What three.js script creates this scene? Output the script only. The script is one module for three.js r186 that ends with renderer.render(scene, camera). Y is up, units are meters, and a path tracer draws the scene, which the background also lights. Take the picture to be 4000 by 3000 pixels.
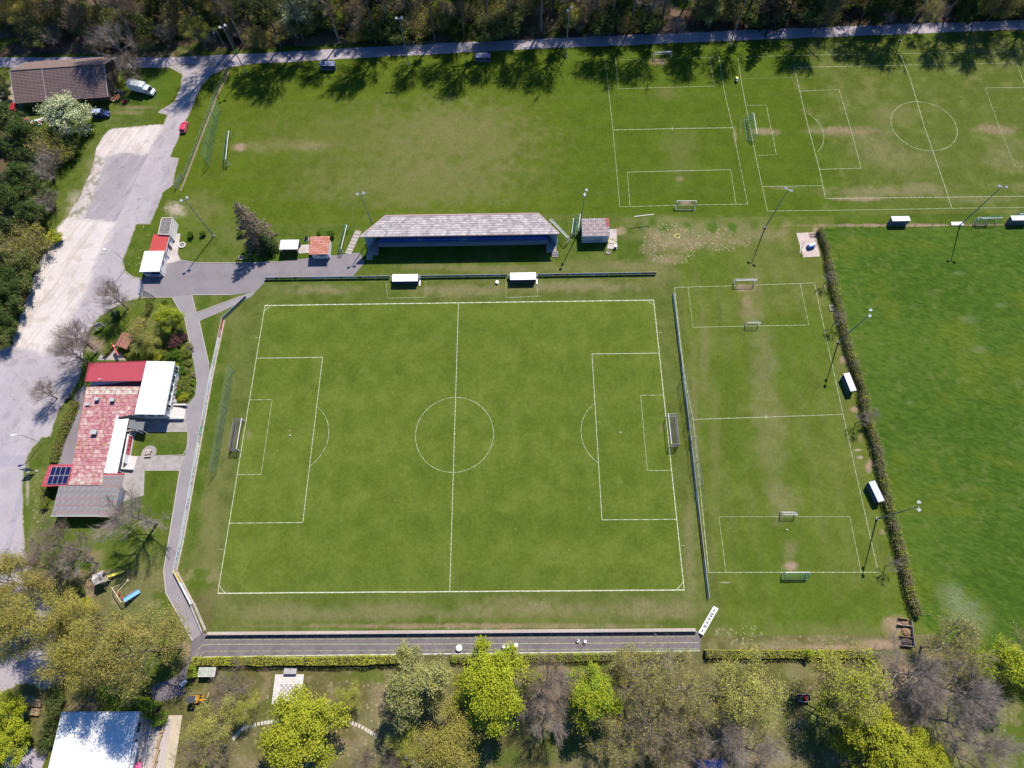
import * as THREE from 'three';
import { Sky } from 'three/addons/objects/Sky.js';
import { mergeGeometries } from 'three/addons/utils/BufferGeometryUtils.js';

// ---------------------------------------------------------------- camera, sky, sun, exposure
const scene = new THREE.Scene();
const camera = new THREE.PerspectiveCamera(64.89, 4 / 3, 1, 3000);
const CAM = { f: 2358.85, x: 15.595, y: 135.729, z: 41.406, yaw: -0.0377, pitch: 1.1928, roll: -0.0471 };
const fwd = new THREE.Vector3(Math.sin(CAM.yaw) * Math.cos(CAM.pitch), -Math.sin(CAM.pitch), -Math.cos(CAM.yaw) * Math.cos(CAM.pitch));
const rgt0 = new THREE.Vector3(Math.cos(CAM.yaw), 0, Math.sin(CAM.yaw));
const up0 = new THREE.Vector3().crossVectors(rgt0, fwd);
const cr = Math.cos(CAM.roll), sr = Math.sin(CAM.roll);
const RGT = rgt0.clone().multiplyScalar(cr).addScaledVector(up0, sr);
const UPV = up0.clone().multiplyScalar(cr).addScaledVector(rgt0, -sr);
camera.position.set(CAM.x, CAM.y, CAM.z);
camera.quaternion.setFromRotationMatrix(new THREE.Matrix4().makeBasis(RGT, UPV, fwd.clone().negate()));
scene.add(camera);

const sunDir = new THREE.Vector3(0.3455, 1, -0.725).normalize();
const sky = new Sky(); sky.name = 'sky'; sky.scale.setScalar(2500);
const su = sky.material.uniforms;
su.sunPosition.value.copy(sunDir); su.turbidity.value = 2.5; su.rayleigh.value = 1.0; su.mieCoefficient.value = 0.004; su.mieDirectionalG.value = 0.8;
if (su.cloudCoverage) su.cloudCoverage.value = 0;
sky.userData.kind = 'structure';
scene.add(sky);
scene.environmentIntensity = 0.13;
const sun = new THREE.DirectionalLight(0xfff2df, 4.6);
sun.position.copy(sunDir).multiplyScalar(400); sun.target.position.set(10, 0, -40);
sun.position.add(sun.target.position);
sun.castShadow = true; sun.shadow.mapSize.set(4096, 4096); sun.shadow.radius = 1;
Object.assign(sun.shadow.camera, { left: -230, right: 230, top: 230, bottom: -230, near: 1, far: 900 });
scene.add(sun, sun.target);
const renderer = new THREE.WebGLRenderer({ antialias: true });
renderer.toneMapping = THREE.LinearToneMapping;
renderer.toneMappingExposure = 1.42;
renderer.shadowMap.enabled = true;

// ---------------------------------------------------------------- helpers
// a point of the photograph (2212 x 1659 units) to the place at height h that it shows
const KF = 4000 / 2212;
function G(x, y, h = 0) {
  const a = (x * KF - 2000) / CAM.f, b = (1500 - y * KF) / CAM.f;
  const dx = RGT.x * a + UPV.x * b + fwd.x, dy = RGT.y * a + UPV.y * b + fwd.y, dz = RGT.z * a + UPV.z * b + fwd.z;
  const t = (h - CAM.y) / dy;
  return new THREE.Vector3(CAM.x + dx * t, h, CAM.z + dz * t);
}
function rng(seed) { let s = (seed * 2654435761) >>> 0; return () => { s = (s + 0x6D2B79F5) | 0; let t = Math.imul(s ^ (s >>> 15), 1 | s); t = (t + Math.imul(t ^ (t >>> 7), 61 | t)) ^ t; return ((t ^ (t >>> 14)) >>> 0) / 4294967296; }; }
const hash2 = (i, j, k = 0) => { let h = Math.imul(i, 374761393) ^ Math.imul(j, 668265263) ^ Math.imul(k, 974711); h = Math.imul(h ^ (h >>> 13), 1274126177); return ((h ^ (h >>> 16)) >>> 0) / 4294967296; };
function vn(x, y, k = 0) { const i = Math.floor(x), j = Math.floor(y); let u = x - i, v = y - j; u = u * u * (3 - 2 * u); v = v * v * (3 - 2 * v); const a = hash2(i, j, k), b = hash2(i + 1, j, k), c = hash2(i, j + 1, k), d = hash2(i + 1, j + 1, k); return a + (b - a) * u + (c - a) * v + (a - b - c + d) * u * v; }
const fbm = (x, y, o = 4, k = 0) => { let s = 0, a = 0.5, n = 0; for (let q = 0; q < o; q++) { s += a * vn(x, y, k + q); n += a; a *= 0.5; x = x * 2.03 + 17.1; y = y * 2.03 + 5.3; } return s / n; };
const clamp = (v, a = 0, b = 1) => v < a ? a : v > b ? b : v;
const sstep = (a, b, v) => { const t = clamp((v - a) / (b - a)); return t * t * (3 - 2 * t); };
const taken = {};
function numbered(n) { const c = taken[n] = (taken[n] || 0) + 1; return c === 1 ? n : n + '_' + String(c - 1).padStart(3, '0'); }
function meta(o, label, category, group, kind) { if (label) o.userData.label = label; if (category) o.userData.category = category; if (group) o.userData.group = group; if (kind) o.userData.kind = kind; return o; }
function thing(name, label, category, pos = [0, 0, 0], turn = 0, group) { const o = new THREE.Group(); o.name = numbered(name); o.position.set(pos[0] ?? pos.x, pos[1] ?? pos.y, pos[2] ?? pos.z); if (pos.isVector3) o.position.copy(pos); o.rotation.y = turn; scene.add(o); return meta(o, label, category, group); }
function copyThing(src, name, label, pos, turn, group, scale) { const c = src.clone(); c.name = numbered(name); c.userData = { ...src.userData }; if (label) c.userData.label = label; if (group) c.userData.group = group; c.position.copy(pos); c.rotation.y = turn || 0; if (scale) c.scale.set(...(Array.isArray(scale) ? scale : [scale, scale, scale])); scene.add(c); return c; }
function mesh(name, geo, mat, parent = scene) { const g = Array.isArray(geo) ? join(geo) : geo; const m = new THREE.Mesh(g, mat); m.name = parent === scene ? numbered(name) : name; m.castShadow = m.receiveShadow = true; parent.add(m); return m; }
function join(list) { const l = list.map(g => { let q = g.index ? g.toNonIndexed() : g; for (const k of Object.keys(q.attributes)) if (k !== 'position' && k !== 'normal' && k !== 'uv') q.deleteAttribute(k); if (!q.attributes.uv) q.setAttribute('uv', new THREE.BufferAttribute(new Float32Array(q.attributes.position.count * 2), 2)); return q; }); return l.length === 1 ? l[0] : mergeGeometries(l); }
function box(w, h, d, x = 0, y = 0, z = 0, ry = 0, rx = 0, rz = 0) { const g = new THREE.BoxGeometry(w, h, d); if (rx) g.rotateX(rx); if (rz) g.rotateZ(rz); if (ry) g.rotateY(ry); g.translate(x, y, z); return g; }
const V = (x, y, z) => new THREE.Vector3(x, y, z);
function rod(a, b, r, r2 = r, n = 6) { a = a.isVector3 ? a : V(...a); b = b.isVector3 ? b : V(...b); const d = b.clone().sub(a), L = d.length(); const g = new THREE.CylinderGeometry(r2, r, L, n, 1, false); g.translate(0, L / 2, 0); g.applyQuaternion(new THREE.Quaternion().setFromUnitVectors(V(0, 1, 0), d.normalize())); g.translate(a.x, a.y, a.z); return g; }
// rectangular bar from a to b
function bar(a, b, w, h) { a = a.isVector3 ? a : V(...a); b = b.isVector3 ? b : V(...b); const d = b.clone().sub(a), L = d.length(); const g = new THREE.BoxGeometry(w, h, L); const m = new THREE.Matrix4().lookAt(b, a, Math.abs(d.y) / L > 0.98 ? V(1, 0, 0) : V(0, 1, 0)); g.applyMatrix4(m); g.translate((a.x + b.x) / 2, (a.y + b.y) / 2, (a.z + b.z) / 2); return g; }
// solid of any convex/any quad prism: top polygon pts (Vector3), extruded by vector e
function slab(pts, e) { const n = pts.length, pos = [], tri = (a, b, c) => pos.push(a.x, a.y, a.z, b.x, b.y, b.z, c.x, c.y, c.z); const q = pts.map(p => p.clone().add(e)); for (let i = 1; i < n - 1; i++) { tri(pts[0], pts[i], pts[i + 1]); tri(q[0], q[i + 1], q[i]); } for (let i = 0; i < n; i++) { const j = (i + 1) % n; tri(pts[i], q[i], q[j]); tri(pts[i], q[j], pts[j]); } const g = new THREE.BufferGeometry(); g.setAttribute('position', new THREE.Float32BufferAttribute(pos, 3)); g.computeVertexNormals(); uvFlat(g); return g; }
function uvFlat(g) { const p = g.attributes.position, nn = g.attributes.normal, uv = new Float32Array(p.count * 2); for (let i = 0; i < p.count; i++) { const ax = Math.abs(nn.getX(i)), ay = Math.abs(nn.getY(i)), az = Math.abs(nn.getZ(i)); if (ay >= ax && ay >= az) { uv[2 * i] = p.getX(i); uv[2 * i + 1] = p.getZ(i); } else if (ax > az) { uv[2 * i] = p.getZ(i); uv[2 * i + 1] = p.getY(i); } else { uv[2 * i] = p.getX(i); uv[2 * i + 1] = p.getY(i); } } g.setAttribute('uv', new THREE.BufferAttribute(uv, 2)); return g; }
const turf = o => new THREE.MeshPhysicalMaterial({ roughness: 1, specularIntensity: .15, ...o });
const M = (c, r = 0.8, o = {}) => new THREE.MeshStandardMaterial({ color: c, roughness: r, metalness: 0, ...o });
const lin = (r, g, b) => new THREE.Color().setRGB(r, g, b);
function tex(w, h, fn, srgb = true, rep = true) { const d = new Uint8Array(w * h * 4); const c = [0, 0, 0]; for (let j = 0; j < h; j++) for (let i = 0; i < w; i++) { fn(i, j, c); const k = (j * w + i) * 4; for (let q = 0; q < 3; q++) { let v = clamp(c[q]); if (srgb) v = v <= 0.0031308 ? v * 12.92 : 1.055 * Math.pow(v, 1 / 2.4) - 0.055; d[k + q] = v * 255; } d[k + 3] = 255; } const t = new THREE.DataTexture(d, w, h, THREE.RGBAFormat); t.magFilter = THREE.LinearFilter; t.minFilter = THREE.LinearMipmapLinearFilter; t.generateMipmaps = true; if (rep) t.wrapS = t.wrapT = THREE.RepeatWrapping; if (srgb) t.colorSpace = THREE.SRGBColorSpace; t.needsUpdate = true; return t; }
// tiling noise: period p cells
const tn = (x, y, p, k) => { const i = Math.floor(x), j = Math.floor(y); let u = x - i, v = y - j; u = u * u * (3 - 2 * u); v = v * v * (3 - 2 * v); const w = a => ((a % p) + p) % p; const a = hash2(w(i), w(j), k), b = hash2(w(i + 1), w(j), k), c = hash2(w(i), w(j + 1), k), d = hash2(w(i + 1), w(j + 1), k); return a + (b - a) * u + (c - a) * v + (a - b - c + d) * u * v; };
const tfbm = (u, v, p, k, o = 4) => { let s = 0, a = 0.5, n = 0; for (let q = 0; q < o; q++) { s += a * tn(u * p, v * p, p, k + q); n += a; a *= 0.55; p *= 2; } return s / n; };
// speckled mineral texture: colours a and b, metres per repeat m
function mineral(a, b, m, seed, amp = 1, spot = 0.04) { const N = 512; const t = tex(N, N, (i, j, c) => { const u = i / N, v = j / N; const f = clamp(0.5 + (tfbm(u, v, 5, seed, 5) - 0.5) * 1.9 * amp + (hash2(i, j, seed) - 0.5) * 0.5 * amp); const s = hash2(i >> 1, j >> 1, seed + 9) < spot ? 0.8 + 0.5 * hash2(i, j, 3) : 1; for (let q = 0; q < 3; q++) c[q] = (a[q] + (b[q] - a[q]) * f) * s; }); t.repeat.set(1 / m, 1 / m); return t; }
const polyW = (pts, h = 0) => pts.map(p => p.isVector3 ? p : G(p[0], p[1], p[2] ?? h));
function sheetGeo(w, y, jag = 0, seed = 1) {
  if (jag) { const o = []; w.forEach((p, i) => { const q = w[(i + 1) % w.length], L = Math.hypot(q.x - p.x, q.z - p.z), n = Math.max(1, Math.round(L / 0.45)), nx = -(q.z - p.z) / L, nz = (q.x - p.x) / L; for (let k = 0; k < n; k++) { const t = k / n, x = p.x + (q.x - p.x) * t, z = p.z + (q.z - p.z) * t, s = jag * ((fbm(x * 0.22, z * 0.22, 4, seed) - 0.5) * 2.6 + (hash2(Math.round(x * 9), Math.round(z * 9), seed) - 0.5) * 0.5); o.push(V(x + nx * s, 0, z + nz * s)); } }); w = o; }
  const c = w.map(p => new THREE.Vector2(p.x, p.z)); const tris = THREE.ShapeUtils.triangulateShape(c, []); const pos = new Float32Array(w.length * 3), uv = new Float32Array(w.length * 2), nor = new Float32Array(w.length * 3); w.forEach((p, i) => { pos.set([p.x, y, p.z], i * 3); uv.set([p.x, p.z], i * 2); nor[i * 3 + 1] = 1; });
  const g = new THREE.BufferGeometry(); g.setAttribute('position', new THREE.BufferAttribute(pos, 3)); g.setAttribute('normal', new THREE.BufferAttribute(nor, 3)); g.setAttribute('uv', new THREE.BufferAttribute(uv, 2)); const ix = []; for (const t of tris) { const [a, b, d] = t; const cr2 = (c[b].x - c[a].x) * (c[d].y - c[a].y) - (c[b].y - c[a].y) * (c[d].x - c[a].x); cr2 > 0 ? ix.push(a, d, b) : ix.push(a, b, d); } g.setIndex(ix); return g;
}
function sheet(name, pts, y, mat, label, jag = 0, seed = 1) { const m = mesh(name, sheetGeo(polyW(pts), y, jag, seed), mat); return meta(m, label, undefined, undefined, 'structure'); }
// strip of width wd along a world polyline
function ribbonGeo(w, wd, y) { const pos = [], uv = [], ix = []; for (let i = 0; i < w.length; i++) { const a = w[Math.max(0, i - 1)], b = w[Math.min(w.length - 1, i + 1)]; const dx = b.x - a.x, dz = b.z - a.z, L = Math.hypot(dx, dz) || 1, nx = -dz / L * wd / 2, nz = dx / L * wd / 2; pos.push(w[i].x + nx, y, w[i].z + nz, w[i].x - nx, y, w[i].z - nz); uv.push(w[i].x + nx, w[i].z + nz, w[i].x - nx, w[i].z - nz); if (i) { const k = 2 * i; ix.push(k - 2, k, k - 1, k - 1, k, k + 1); } } const g = new THREE.BufferGeometry(); g.setAttribute('position', new THREE.Float32BufferAttribute(pos, 3)); g.setAttribute('uv', new THREE.Float32BufferAttribute(uv, 2)); g.setIndex(ix); g.computeVertexNormals(); if (g.attributes.normal.getY(0) < 0) { const a = g.index.array; for (let i = 0; i < a.length; i += 3) { const t = a[i]; a[i] = a[i + 1]; a[i + 1] = t; } g.computeVertexNormals(); } return g; }
const lerpV = (a, b, t) => a.clone().lerp(b, t);
// ---------------------------------------------------------------- ground
const GX0 = -165, GX1 = 185, GZ0 = -170, GZ1 = 80;
{
  const N = 2048, W = N, H = N, buf = new Float32Array(W * H * 3);
  const C = { pitch: [.094, .142, .019], pitchB: [.128, .170, .026], upper: [.104, .134, .013], upperG: [.070, .122, .011], dry: [.165, .162, .066], hay: [.185, .175, .085], dirt: [.30, .215, .155], sand: [.40, .345, .275], litter: [.105, .075, .05], moss: [.05, .085, .012], lawn: [.082, .124, .016], garden: [.125, .12, .045], green: [.055, .115, .010] };
  const sx = (GX1 - GX0) / W, sz = (GZ1 - GZ0) / H;
  const mixc = (k, c, t) => { buf[k] += (c[0] - buf[k]) * t; buf[k + 1] += (c[1] - buf[k + 1]) * t; buf[k + 2] += (c[2] - buf[k + 2]) * t; };
  for (let j = 0; j < H; j++) {
    const z = GZ0 + (j + .5) * sz;
    for (let i = 0; i < W; i++) {
      const x = GX0 + (i + .5) * sx, k = (j * W + i) * 3;
      const n1 = fbm(x * .045, z * .045, 3, 1), n2 = fbm(x * .35, z * .35, 3, 5), n3 = vn(x * 2.4, z * 2.4, 9), n4 = hash2(i, j, 4);
      let c = C.lawn;
      const upper = z < -60 && z > -125 && x > -92;
      if (upper) c = C.upper; else if (z > 44 || (x < -50 && z > 30)) c = C.garden; else if (z < -127.5 - (x - 14) * .02 * 0 + Math.max(0, -(x + 40)) * .02) c = C.litter;
      buf[k] = c[0]; buf[k + 1] = c[1]; buf[k + 2] = c[2];
      if (upper) {
        mixc(k, C.upperG, .55); mixc(k, C.upperG, .5 * sstep(20, 38, x + 8 * (n1 - .5)));
        // mown in long passes
        const st = Math.sin(z * 1.62 + .35 * Math.sin(x * .05)) * .5 + Math.sin(z * .71) * .5; mixc(k, st > 0 ? C.dry : C.upperG, Math.abs(st) * (.075 + .06 * sstep(95, 120, x)));
        if (x > 98) { const w = clamp(sstep(.5, .68, n1 * .45 + n2 * .55)); mixc(k, C.hay, .33 * w); mixc(k, C.dry, .22 * sstep(98, 112, x)); }
      } else if (c === C.lawn) {
        const inP = Math.abs(x) < 50.2 && Math.abs(z) < 35.2;
        if (inP) { const d1 = Math.sin((x * .62 + z) * .82), d2 = Math.sin((x - z * .75) * .55), d3 = Math.sin(x * 1.05), d4 = Math.sin(z * .52); mixc(k, C.pitch, 1); mixc(k, C.pitchB, clamp(.34 + .06 * d1 + .05 * d2 + .1 * d3 * sstep(28, 18, Math.abs(z)) + .15 * d4 + .6 * (n1 - .45))); mixc(k, C.dry, .09 * sstep(33, 29, Math.abs(z)) * sstep(.52, .7, n2) + .16 * sstep(27, 33, z) * n2); }
        else if (Math.abs(x) < 57 && z > -46 && z < 44) { mixc(k, C.dry, clamp(.42 + .7 * (n1 - .5) + .55 * (n2 - .5)) * .72); }
        else if (x > 54 && x < 100 && z < 46 && z > -62) { const d = Math.sin(x * 1.25); mixc(k, C.pitchB, .45); mixc(k, C.dry, clamp(.13 + .9 * (n1 - .5) + .09 * d + .3 * (n2 - .5))); mixc(k, C.green, .3 * sstep(.5, .3, n1)); }
        else { mixc(k, C.dry, clamp(.16 + .9 * (n1 - .5) + .7 * (n2 - .5)) * .7); mixc(k, C.green, .35 * sstep(.52, .3, n2)); }
      } else if (c === C.garden) { mixc(k, C.lawn, sstep(.45, .62, n1 * .6 + n2 * .4)); mixc(k, C.hay, .55 * sstep(.48, .62, fbm(x * .09 + 40, z * .09, 3, 8))); mixc(k, C.dirt, .35 * sstep(.56, .7, n2)); }
      else if (c === C.litter) { mixc(k, C.moss, sstep(.48, .6, n1 * .5 + n2 * .5)); mixc(k, C.dirt, .55 * sstep(.55, .68, fbm(x * .14, z * .14, 3, 31))); }
      const g = .80 + .22 * n3 + .2 * (n4 - .5) + .3 * (n2 - .5);
      buf[k] *= g; buf[k + 1] *= g; buf[k + 2] *= g;
    }
  }
  // worn, bare and dry places: photo x, y, half sizes, matter, strength
  const P = [
    [1000, 300, 200, 100, 'dry', .55], [900, 400, 280, 60, 'dry', .5], [1010, 275, 85, 30, 'hay', .14], [670, 315, 38, 13, 'dirt', .45], [640, 312, 110, 14, 'dry', .5], [515, 318, 17, 9, 'dirt', .95], [560, 320, 40, 12, 'dry', .5], [800, 300, 280, 90, 'dry', .3], [1000, 470, 330, 10, 'dry', .25],
    [1420, 133, 22, 8, 'dirt', .9], [1440, 200, 30, 16, 'dry', .5], [1470, 387, 12, 8, 'dirt', .5], [1470, 330, 40, 70, 'dry', .35], [1480, 438, 14, 6, 'dirt', .9], [1600, 280, 5, 26, 'dry', .5], [1588, 295, 4, 22, 'dirt', .6],
    [1655, 284, 32, 9, 'dirt', .65], [1780, 282, 55, 10, 'dirt', .5], [1850, 285, 75, 14, 'dirt', .4], [1890, 320, 60, 40, 'hay', .45], [1880, 415, 110, 14, 'hay', .8], [1990, 410, 70, 18, 'hay', .7], [1850, 430, 60, 6, 'dirt', .6], [1960, 350, 80, 40, 'hay', .35], [2150, 280, 50, 14, 'dirt', .5], [2170, 330, 50, 40, 'hay', .4], [2110, 430, 80, 12, 'hay', .5], [1930, 245, 60, 30, 'dry', .5], [1700, 405, 40, 5, 'hay', .5],
    [1450, 520, 66, 36, 'dirt', .55], [1550, 518, 75, 24, 'dirt', .35], [1500, 495, 160, 26, 'hay', .6], [1440, 560, 50, 12, 'dirt', .5], [1640, 505, 60, 20, 'hay', .6], [1693, 500, 14, 22, 'dirt', .35], [1340, 500, 14, 9, 'dirt', .8], [1405, 475, 90, 12, 'dry', .5], [1408, 480, 12, 14, 'green', .8], [1436, 492, 18, 12, 'green', .8], [1486, 486, 12, 10, 'green', .8], [1537, 490, 14, 16, 'green', .85], [1582, 492, 12, 15, 'green', .85], [1630, 486, 10, 12, 'green', .7], [1370, 575, 60, 16, 'hay', .55], [1420, 590, 40, 30, 'dry', .6],
    [690, 625, 95, 14, 'hay', .8], [990, 628, 130, 13, 'hay', .75], [1250, 618, 140, 14, 'hay', .8], [1080, 580, 120, 10, 'hay', .5], [1280, 575, 120, 18, 'dry', .5], [930, 575, 90, 10, 'hay', .4],
    [620, 1325, 130, 22, 'hay', .6], [850, 1320, 160, 22, 'hay', .6], [1130, 1315, 170, 24, 'hay', .75], [1400, 1315, 120, 26, 'hay', .75], [1000, 1352, 430, 7, 'dirt', .55], [1490, 1200, 14, 150, 'hay', .55], [1500, 900, 12, 200, 'dry', .5], [455, 1150, 22, 130, 'dry', .6], [490, 950, 18, 90, 'dry', .4], [470, 1290, 40, 40, 'dry', .5], [500, 690, 30, 40, 'dry', .4],
    [537, 940, 8, 11, 'dirt', .35], [1428, 925, 7, 10, 'dirt', .2], [626, 930, 4, 3, 'dirt', .5],
    [1610, 622, 20, 9, 'dirt', .98], [1612, 650, 12, 24, 'dirt', .5], [1620, 680, 20, 20, 'dirt', .35], [1630, 640, 30, 60, 'dry', .5], [1650, 800, 32, 120, 'hay', .5], [1665, 960, 40, 110, 'hay', .42], [1690, 1085, 34, 45, 'hay', .55], [1708, 1222, 17, 12, 'dirt', .98], [1705, 1190, 20, 30, 'hay', .6], [1520, 760, 12, 130, 'dry', .5], [1545, 1000, 14, 200, 'dry', .35], [1565, 1258, 18, 3.5, 'sand', .8], [1820, 750, 20, 190, 'dry', .4],
    [1801, 668, 8, 9, 'dirt', .9], [1824, 777, 10, 10, 'dirt', .9], [1845, 884, 11, 9, 'dirt', 1], [1858, 945, 7, 12, 'dirt', .6], [1853, 972, 9, 3, 'sand', .7], [1857, 988, 7, 4, 'sand', .6], [1876, 1006, 10, 14, 'dirt', .9], [1905, 1150, 8, 8, 'dirt', .6], [1782, 620, 6, 6, 'dirt', .6],
    [1935, 1352, 28, 26, 'dirt', 1], [1900, 1390, 70, 14, 'dirt', .8], [1760, 1398, 160, 6, 'dirt', .75], [1640, 1393, 100, 10, 'hay', .6], [1800, 1365, 140, 26, 'dry', .5], [1560, 1370, 40, 20, 'dry', .5],
    [1960, 487, 250, 4, 'dirt', .85], [1765, 497, 10, 8, 'dirt', .8],
    [433, 300, 4, 70, 'dirt', .0], [380, 455, 24, 20, 'sand', .85], [205, 745, 28, 18, 'dirt', .8], [200, 380, 18, 60, 'hay', .8], [165, 440, 22, 30, 'sand', .5], [150, 470, 14, 20, 'dirt', .5], [280, 243, 34, 6, 'hay', .8], [300, 232, 40, 5, 'dirt', .4], [415, 720, 22, 60, 'dry', .55], [440, 450, 50, 40, 'dry', .5], [520, 500, 40, 40, 'dry', .4], [380, 700, 20, 35, 'garden', .3], [340, 690, 26, 34, 'hay', .4], [90, 1080, 22, 70, 'dry', .6], [60, 1050, 6, 60, 'sand', .6], [70, 1160, 16, 40, 'hay', .6], [30, 450, 60, 200, 'litter', .9], [60, 620, 40, 120, 'litter', .9], [5, 330, 80, 90, 'litter', .8], [20, 215, 30, 40, 'sand', .8], [40, 260, 20, 14, 'sand', .7], [300, 150, 60, 60, 'moss', .6], [330, 185, 60, 50, 'green', .5],
    [330, 1230, 80, 60, 'dry', .5], [290, 1285, 14, 8, 'dirt', .5], [200, 1200, 30, 20, 'dirt', .6], [195, 1275, 10, 30, 'dirt', .7], [340, 1340, 40, 40, 'dry', .5], [400, 1400, 16, 30, 'dirt', .7], [95, 1560, 20, 60, 'hay', .7], [60, 1510, 24, 14, 'sand', .5], [115, 1520, 30, 14, 'hay', .7], [180, 1540, 40, 40, 'dirt', .5],
    [700, 1630, 90, 30, 'hay', .7], [640, 1640, 40, 20, 'dirt', .6], [830, 1580, 70, 60, 'hay', .6], [960, 1440, 60, 10, 'hay', .6], [800, 1460, 80, 20, 'lawn', .7], [900, 1510, 25, 60, 'lawn', .5], [1180, 1490, 60, 90, 'dirt', .65], [1240, 1600, 120, 40, 'lawn', .6], [1100, 1640, 40, 25, 'green', .5], [1500, 1560, 200, 80, 'hay', .5], [1480, 1630, 60, 30, 'sand', .6], [1720, 1450, 40, 26, 'hay', .7], [1950, 1480, 110, 70, 'dirt', .7], [2000, 1600, 130, 60, 'hay', .6], [2180, 1600, 60, 60, 'lawn', .8], [1780, 1560, 50, 70, 'green', .5], [620, 1540, 60, 60, 'lawn', .5],
    [395, 830, 14, 60, 'dirt', .45], [390, 760, 24, 30, 'moss', .5], [335, 760, 40, 26, 'moss', .5], [320, 985, 22, 6, 'dirt', .4],
    [1106, 62, 240, 16, 'moss', .5], [520, 100, 60, 14, 'litter', .5], [1280, 78, 30, 6, 'dirt', .7], [1450, 70, 60, 6, 'dirt', .6], [900, 92, 80, 5, 'dirt', .6], [1700, 50, 120, 9, 'litter', .6], [330, 115, 120, 10, 'dirt', .5], [150, 105, 80, 12, 'dirt', .6],
  ];
  for (let pi = 0; pi < P.length; pi++) {
    const [fx, fy, rx, ry, t, s] = P[pi]; if (!s) continue; const o = G(fx, fy), a = G(fx + rx, fy), b = G(fx, fy + ry); const ax = a.x - o.x, az = a.z - o.z, bx = b.x - o.x, bz = b.z - o.z, det = ax * bz - az * bx, R = Math.max(Math.hypot(ax, az), Math.hypot(bx, bz)) * 1.5; const cc = C[t];
    const i0 = Math.max(0, ((o.x - R - GX0) / sx) | 0), i1 = Math.min(W - 1, ((o.x + R - GX0) / sx) | 0), j0 = Math.max(0, ((o.z - R - GZ0) / sz) | 0), j1 = Math.min(H - 1, ((o.z + R - GZ0) / sz) | 0);
    for (let j = j0; j <= j1; j++) for (let i = i0; i <= i1; i++) { const dx = GX0 + (i + .5) * sx - o.x, dz = GZ0 + (j + .5) * sz - o.z; const u = (dx * bz - dz * bx) / det, v = (ax * dz - az * dx) / det, r = Math.hypot(u, v); if (r > 1.45) continue; const x = dx + o.x, z = dz + o.z; const nn = fbm(x * .5, z * .5, 3, 50 + pi % 7), gr = vn(x * 3.1, z * 2.1, 3) * .6 + hash2(i, j, 8) * .4; const w = clamp(sstep(1.3, .2, r + (nn - .5) * 1.1) * s * 1.25 * (.35 + .95 * gr)); const k = (j * W + i) * 3; const tone = .84 + .32 * hash2(i, j, 77); buf[k] += (cc[0] * tone - buf[k]) * w; buf[k + 1] += (cc[1] * tone - buf[k + 1]) * w; buf[k + 2] += (cc[2] * tone - buf[k + 2]) * w; }
  }
  // small things strewn about: leaves, daisies, clods
  const R = rng(77); const spots = [[1450, 525, 70, 45, 260, [.34, .29, .22]], [1560, 520, 60, 26, 90, [.34, .3, .22]], [990, 1000, 420, 300, 40, [.2, .22, .08]], [1600, 1370, 60, 22, 60, [.26, .28, .16]], [1780, 1390, 150, 18, 110, [.28, .22, .16]], [330, 1250, 70, 70, 60, [.2, .22, .08]], [300, 530, 30, 60, 50, [.3, .33, .2]], [90, 1080, 20, 70, 50, [.28, .28, .18]], [760, 1560, 300, 90, 500, [.34, .28, .2]], [1700, 1560, 500, 90, 700, [.32, .26, .2]]];
  for (const [fx, fy, rx, ry, n, c] of spots) for (let q = 0; q < n; q++) { const a = R() * 6.283, r = Math.sqrt(R()), p = G(fx + rx * r * Math.cos(a), fy + ry * r * Math.sin(a)); const i = ((p.x - GX0) / sx) | 0, j = ((p.z - GZ0) / sz) | 0; const big = R() < .4 ? 1 : 0; for (let dj = 0; dj <= 1 + big; dj++) for (let di = 0; di <= big; di++) { const k = ((j + dj) * W + i + di) * 3; if (k < 0 || k + 2 >= buf.length) continue; mixc(k, c, .45 + .4 * R()); } }
  const t = tex(W, H, (i, j, c) => { const k = ((H - 1 - j) * W + i) * 3; c[0] = buf[k]; c[1] = buf[k + 1]; c[2] = buf[k + 2]; }, true, false);
  const bump = tex(512, 512, (i, j, c) => { c[0] = c[1] = c[2] = .5 * tfbm(i / 512, j / 512, 24, 3, 4) + .5 * hash2(i, j, 5); }, false); bump.repeat.set(28, 20);
  const g = new THREE.PlaneGeometry(GX1 - GX0, GZ1 - GZ0); g.rotateX(-Math.PI / 2); g.translate((GX0 + GX1) / 2, 0, (GZ0 + GZ1) / 2);
  meta(mesh('grass_ground', g, turf({ map: t, bumpMap: bump, bumpScale: .05 })), 'mown grass of the sports ground with worn and dry patches', undefined, undefined, 'structure');
  const far = tex(256, 256, (i, j, c) => { const f = tfbm(i / 256, j / 256, 6, 8, 4); c[0] = .06 + .05 * f; c[1] = .09 + .05 * f; c[2] = .012 + .02 * f; }); far.repeat.set(90, 90);
  const fg = new THREE.PlaneGeometry(2400, 2400); fg.rotateX(-Math.PI / 2); fg.translate(0, -.02, 0);
  meta(mesh('ground', fg, new THREE.MeshStandardMaterial({ map: far, roughness: 1 })), 'grassland reaching to the horizon', undefined, undefined, 'structure');
}
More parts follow.
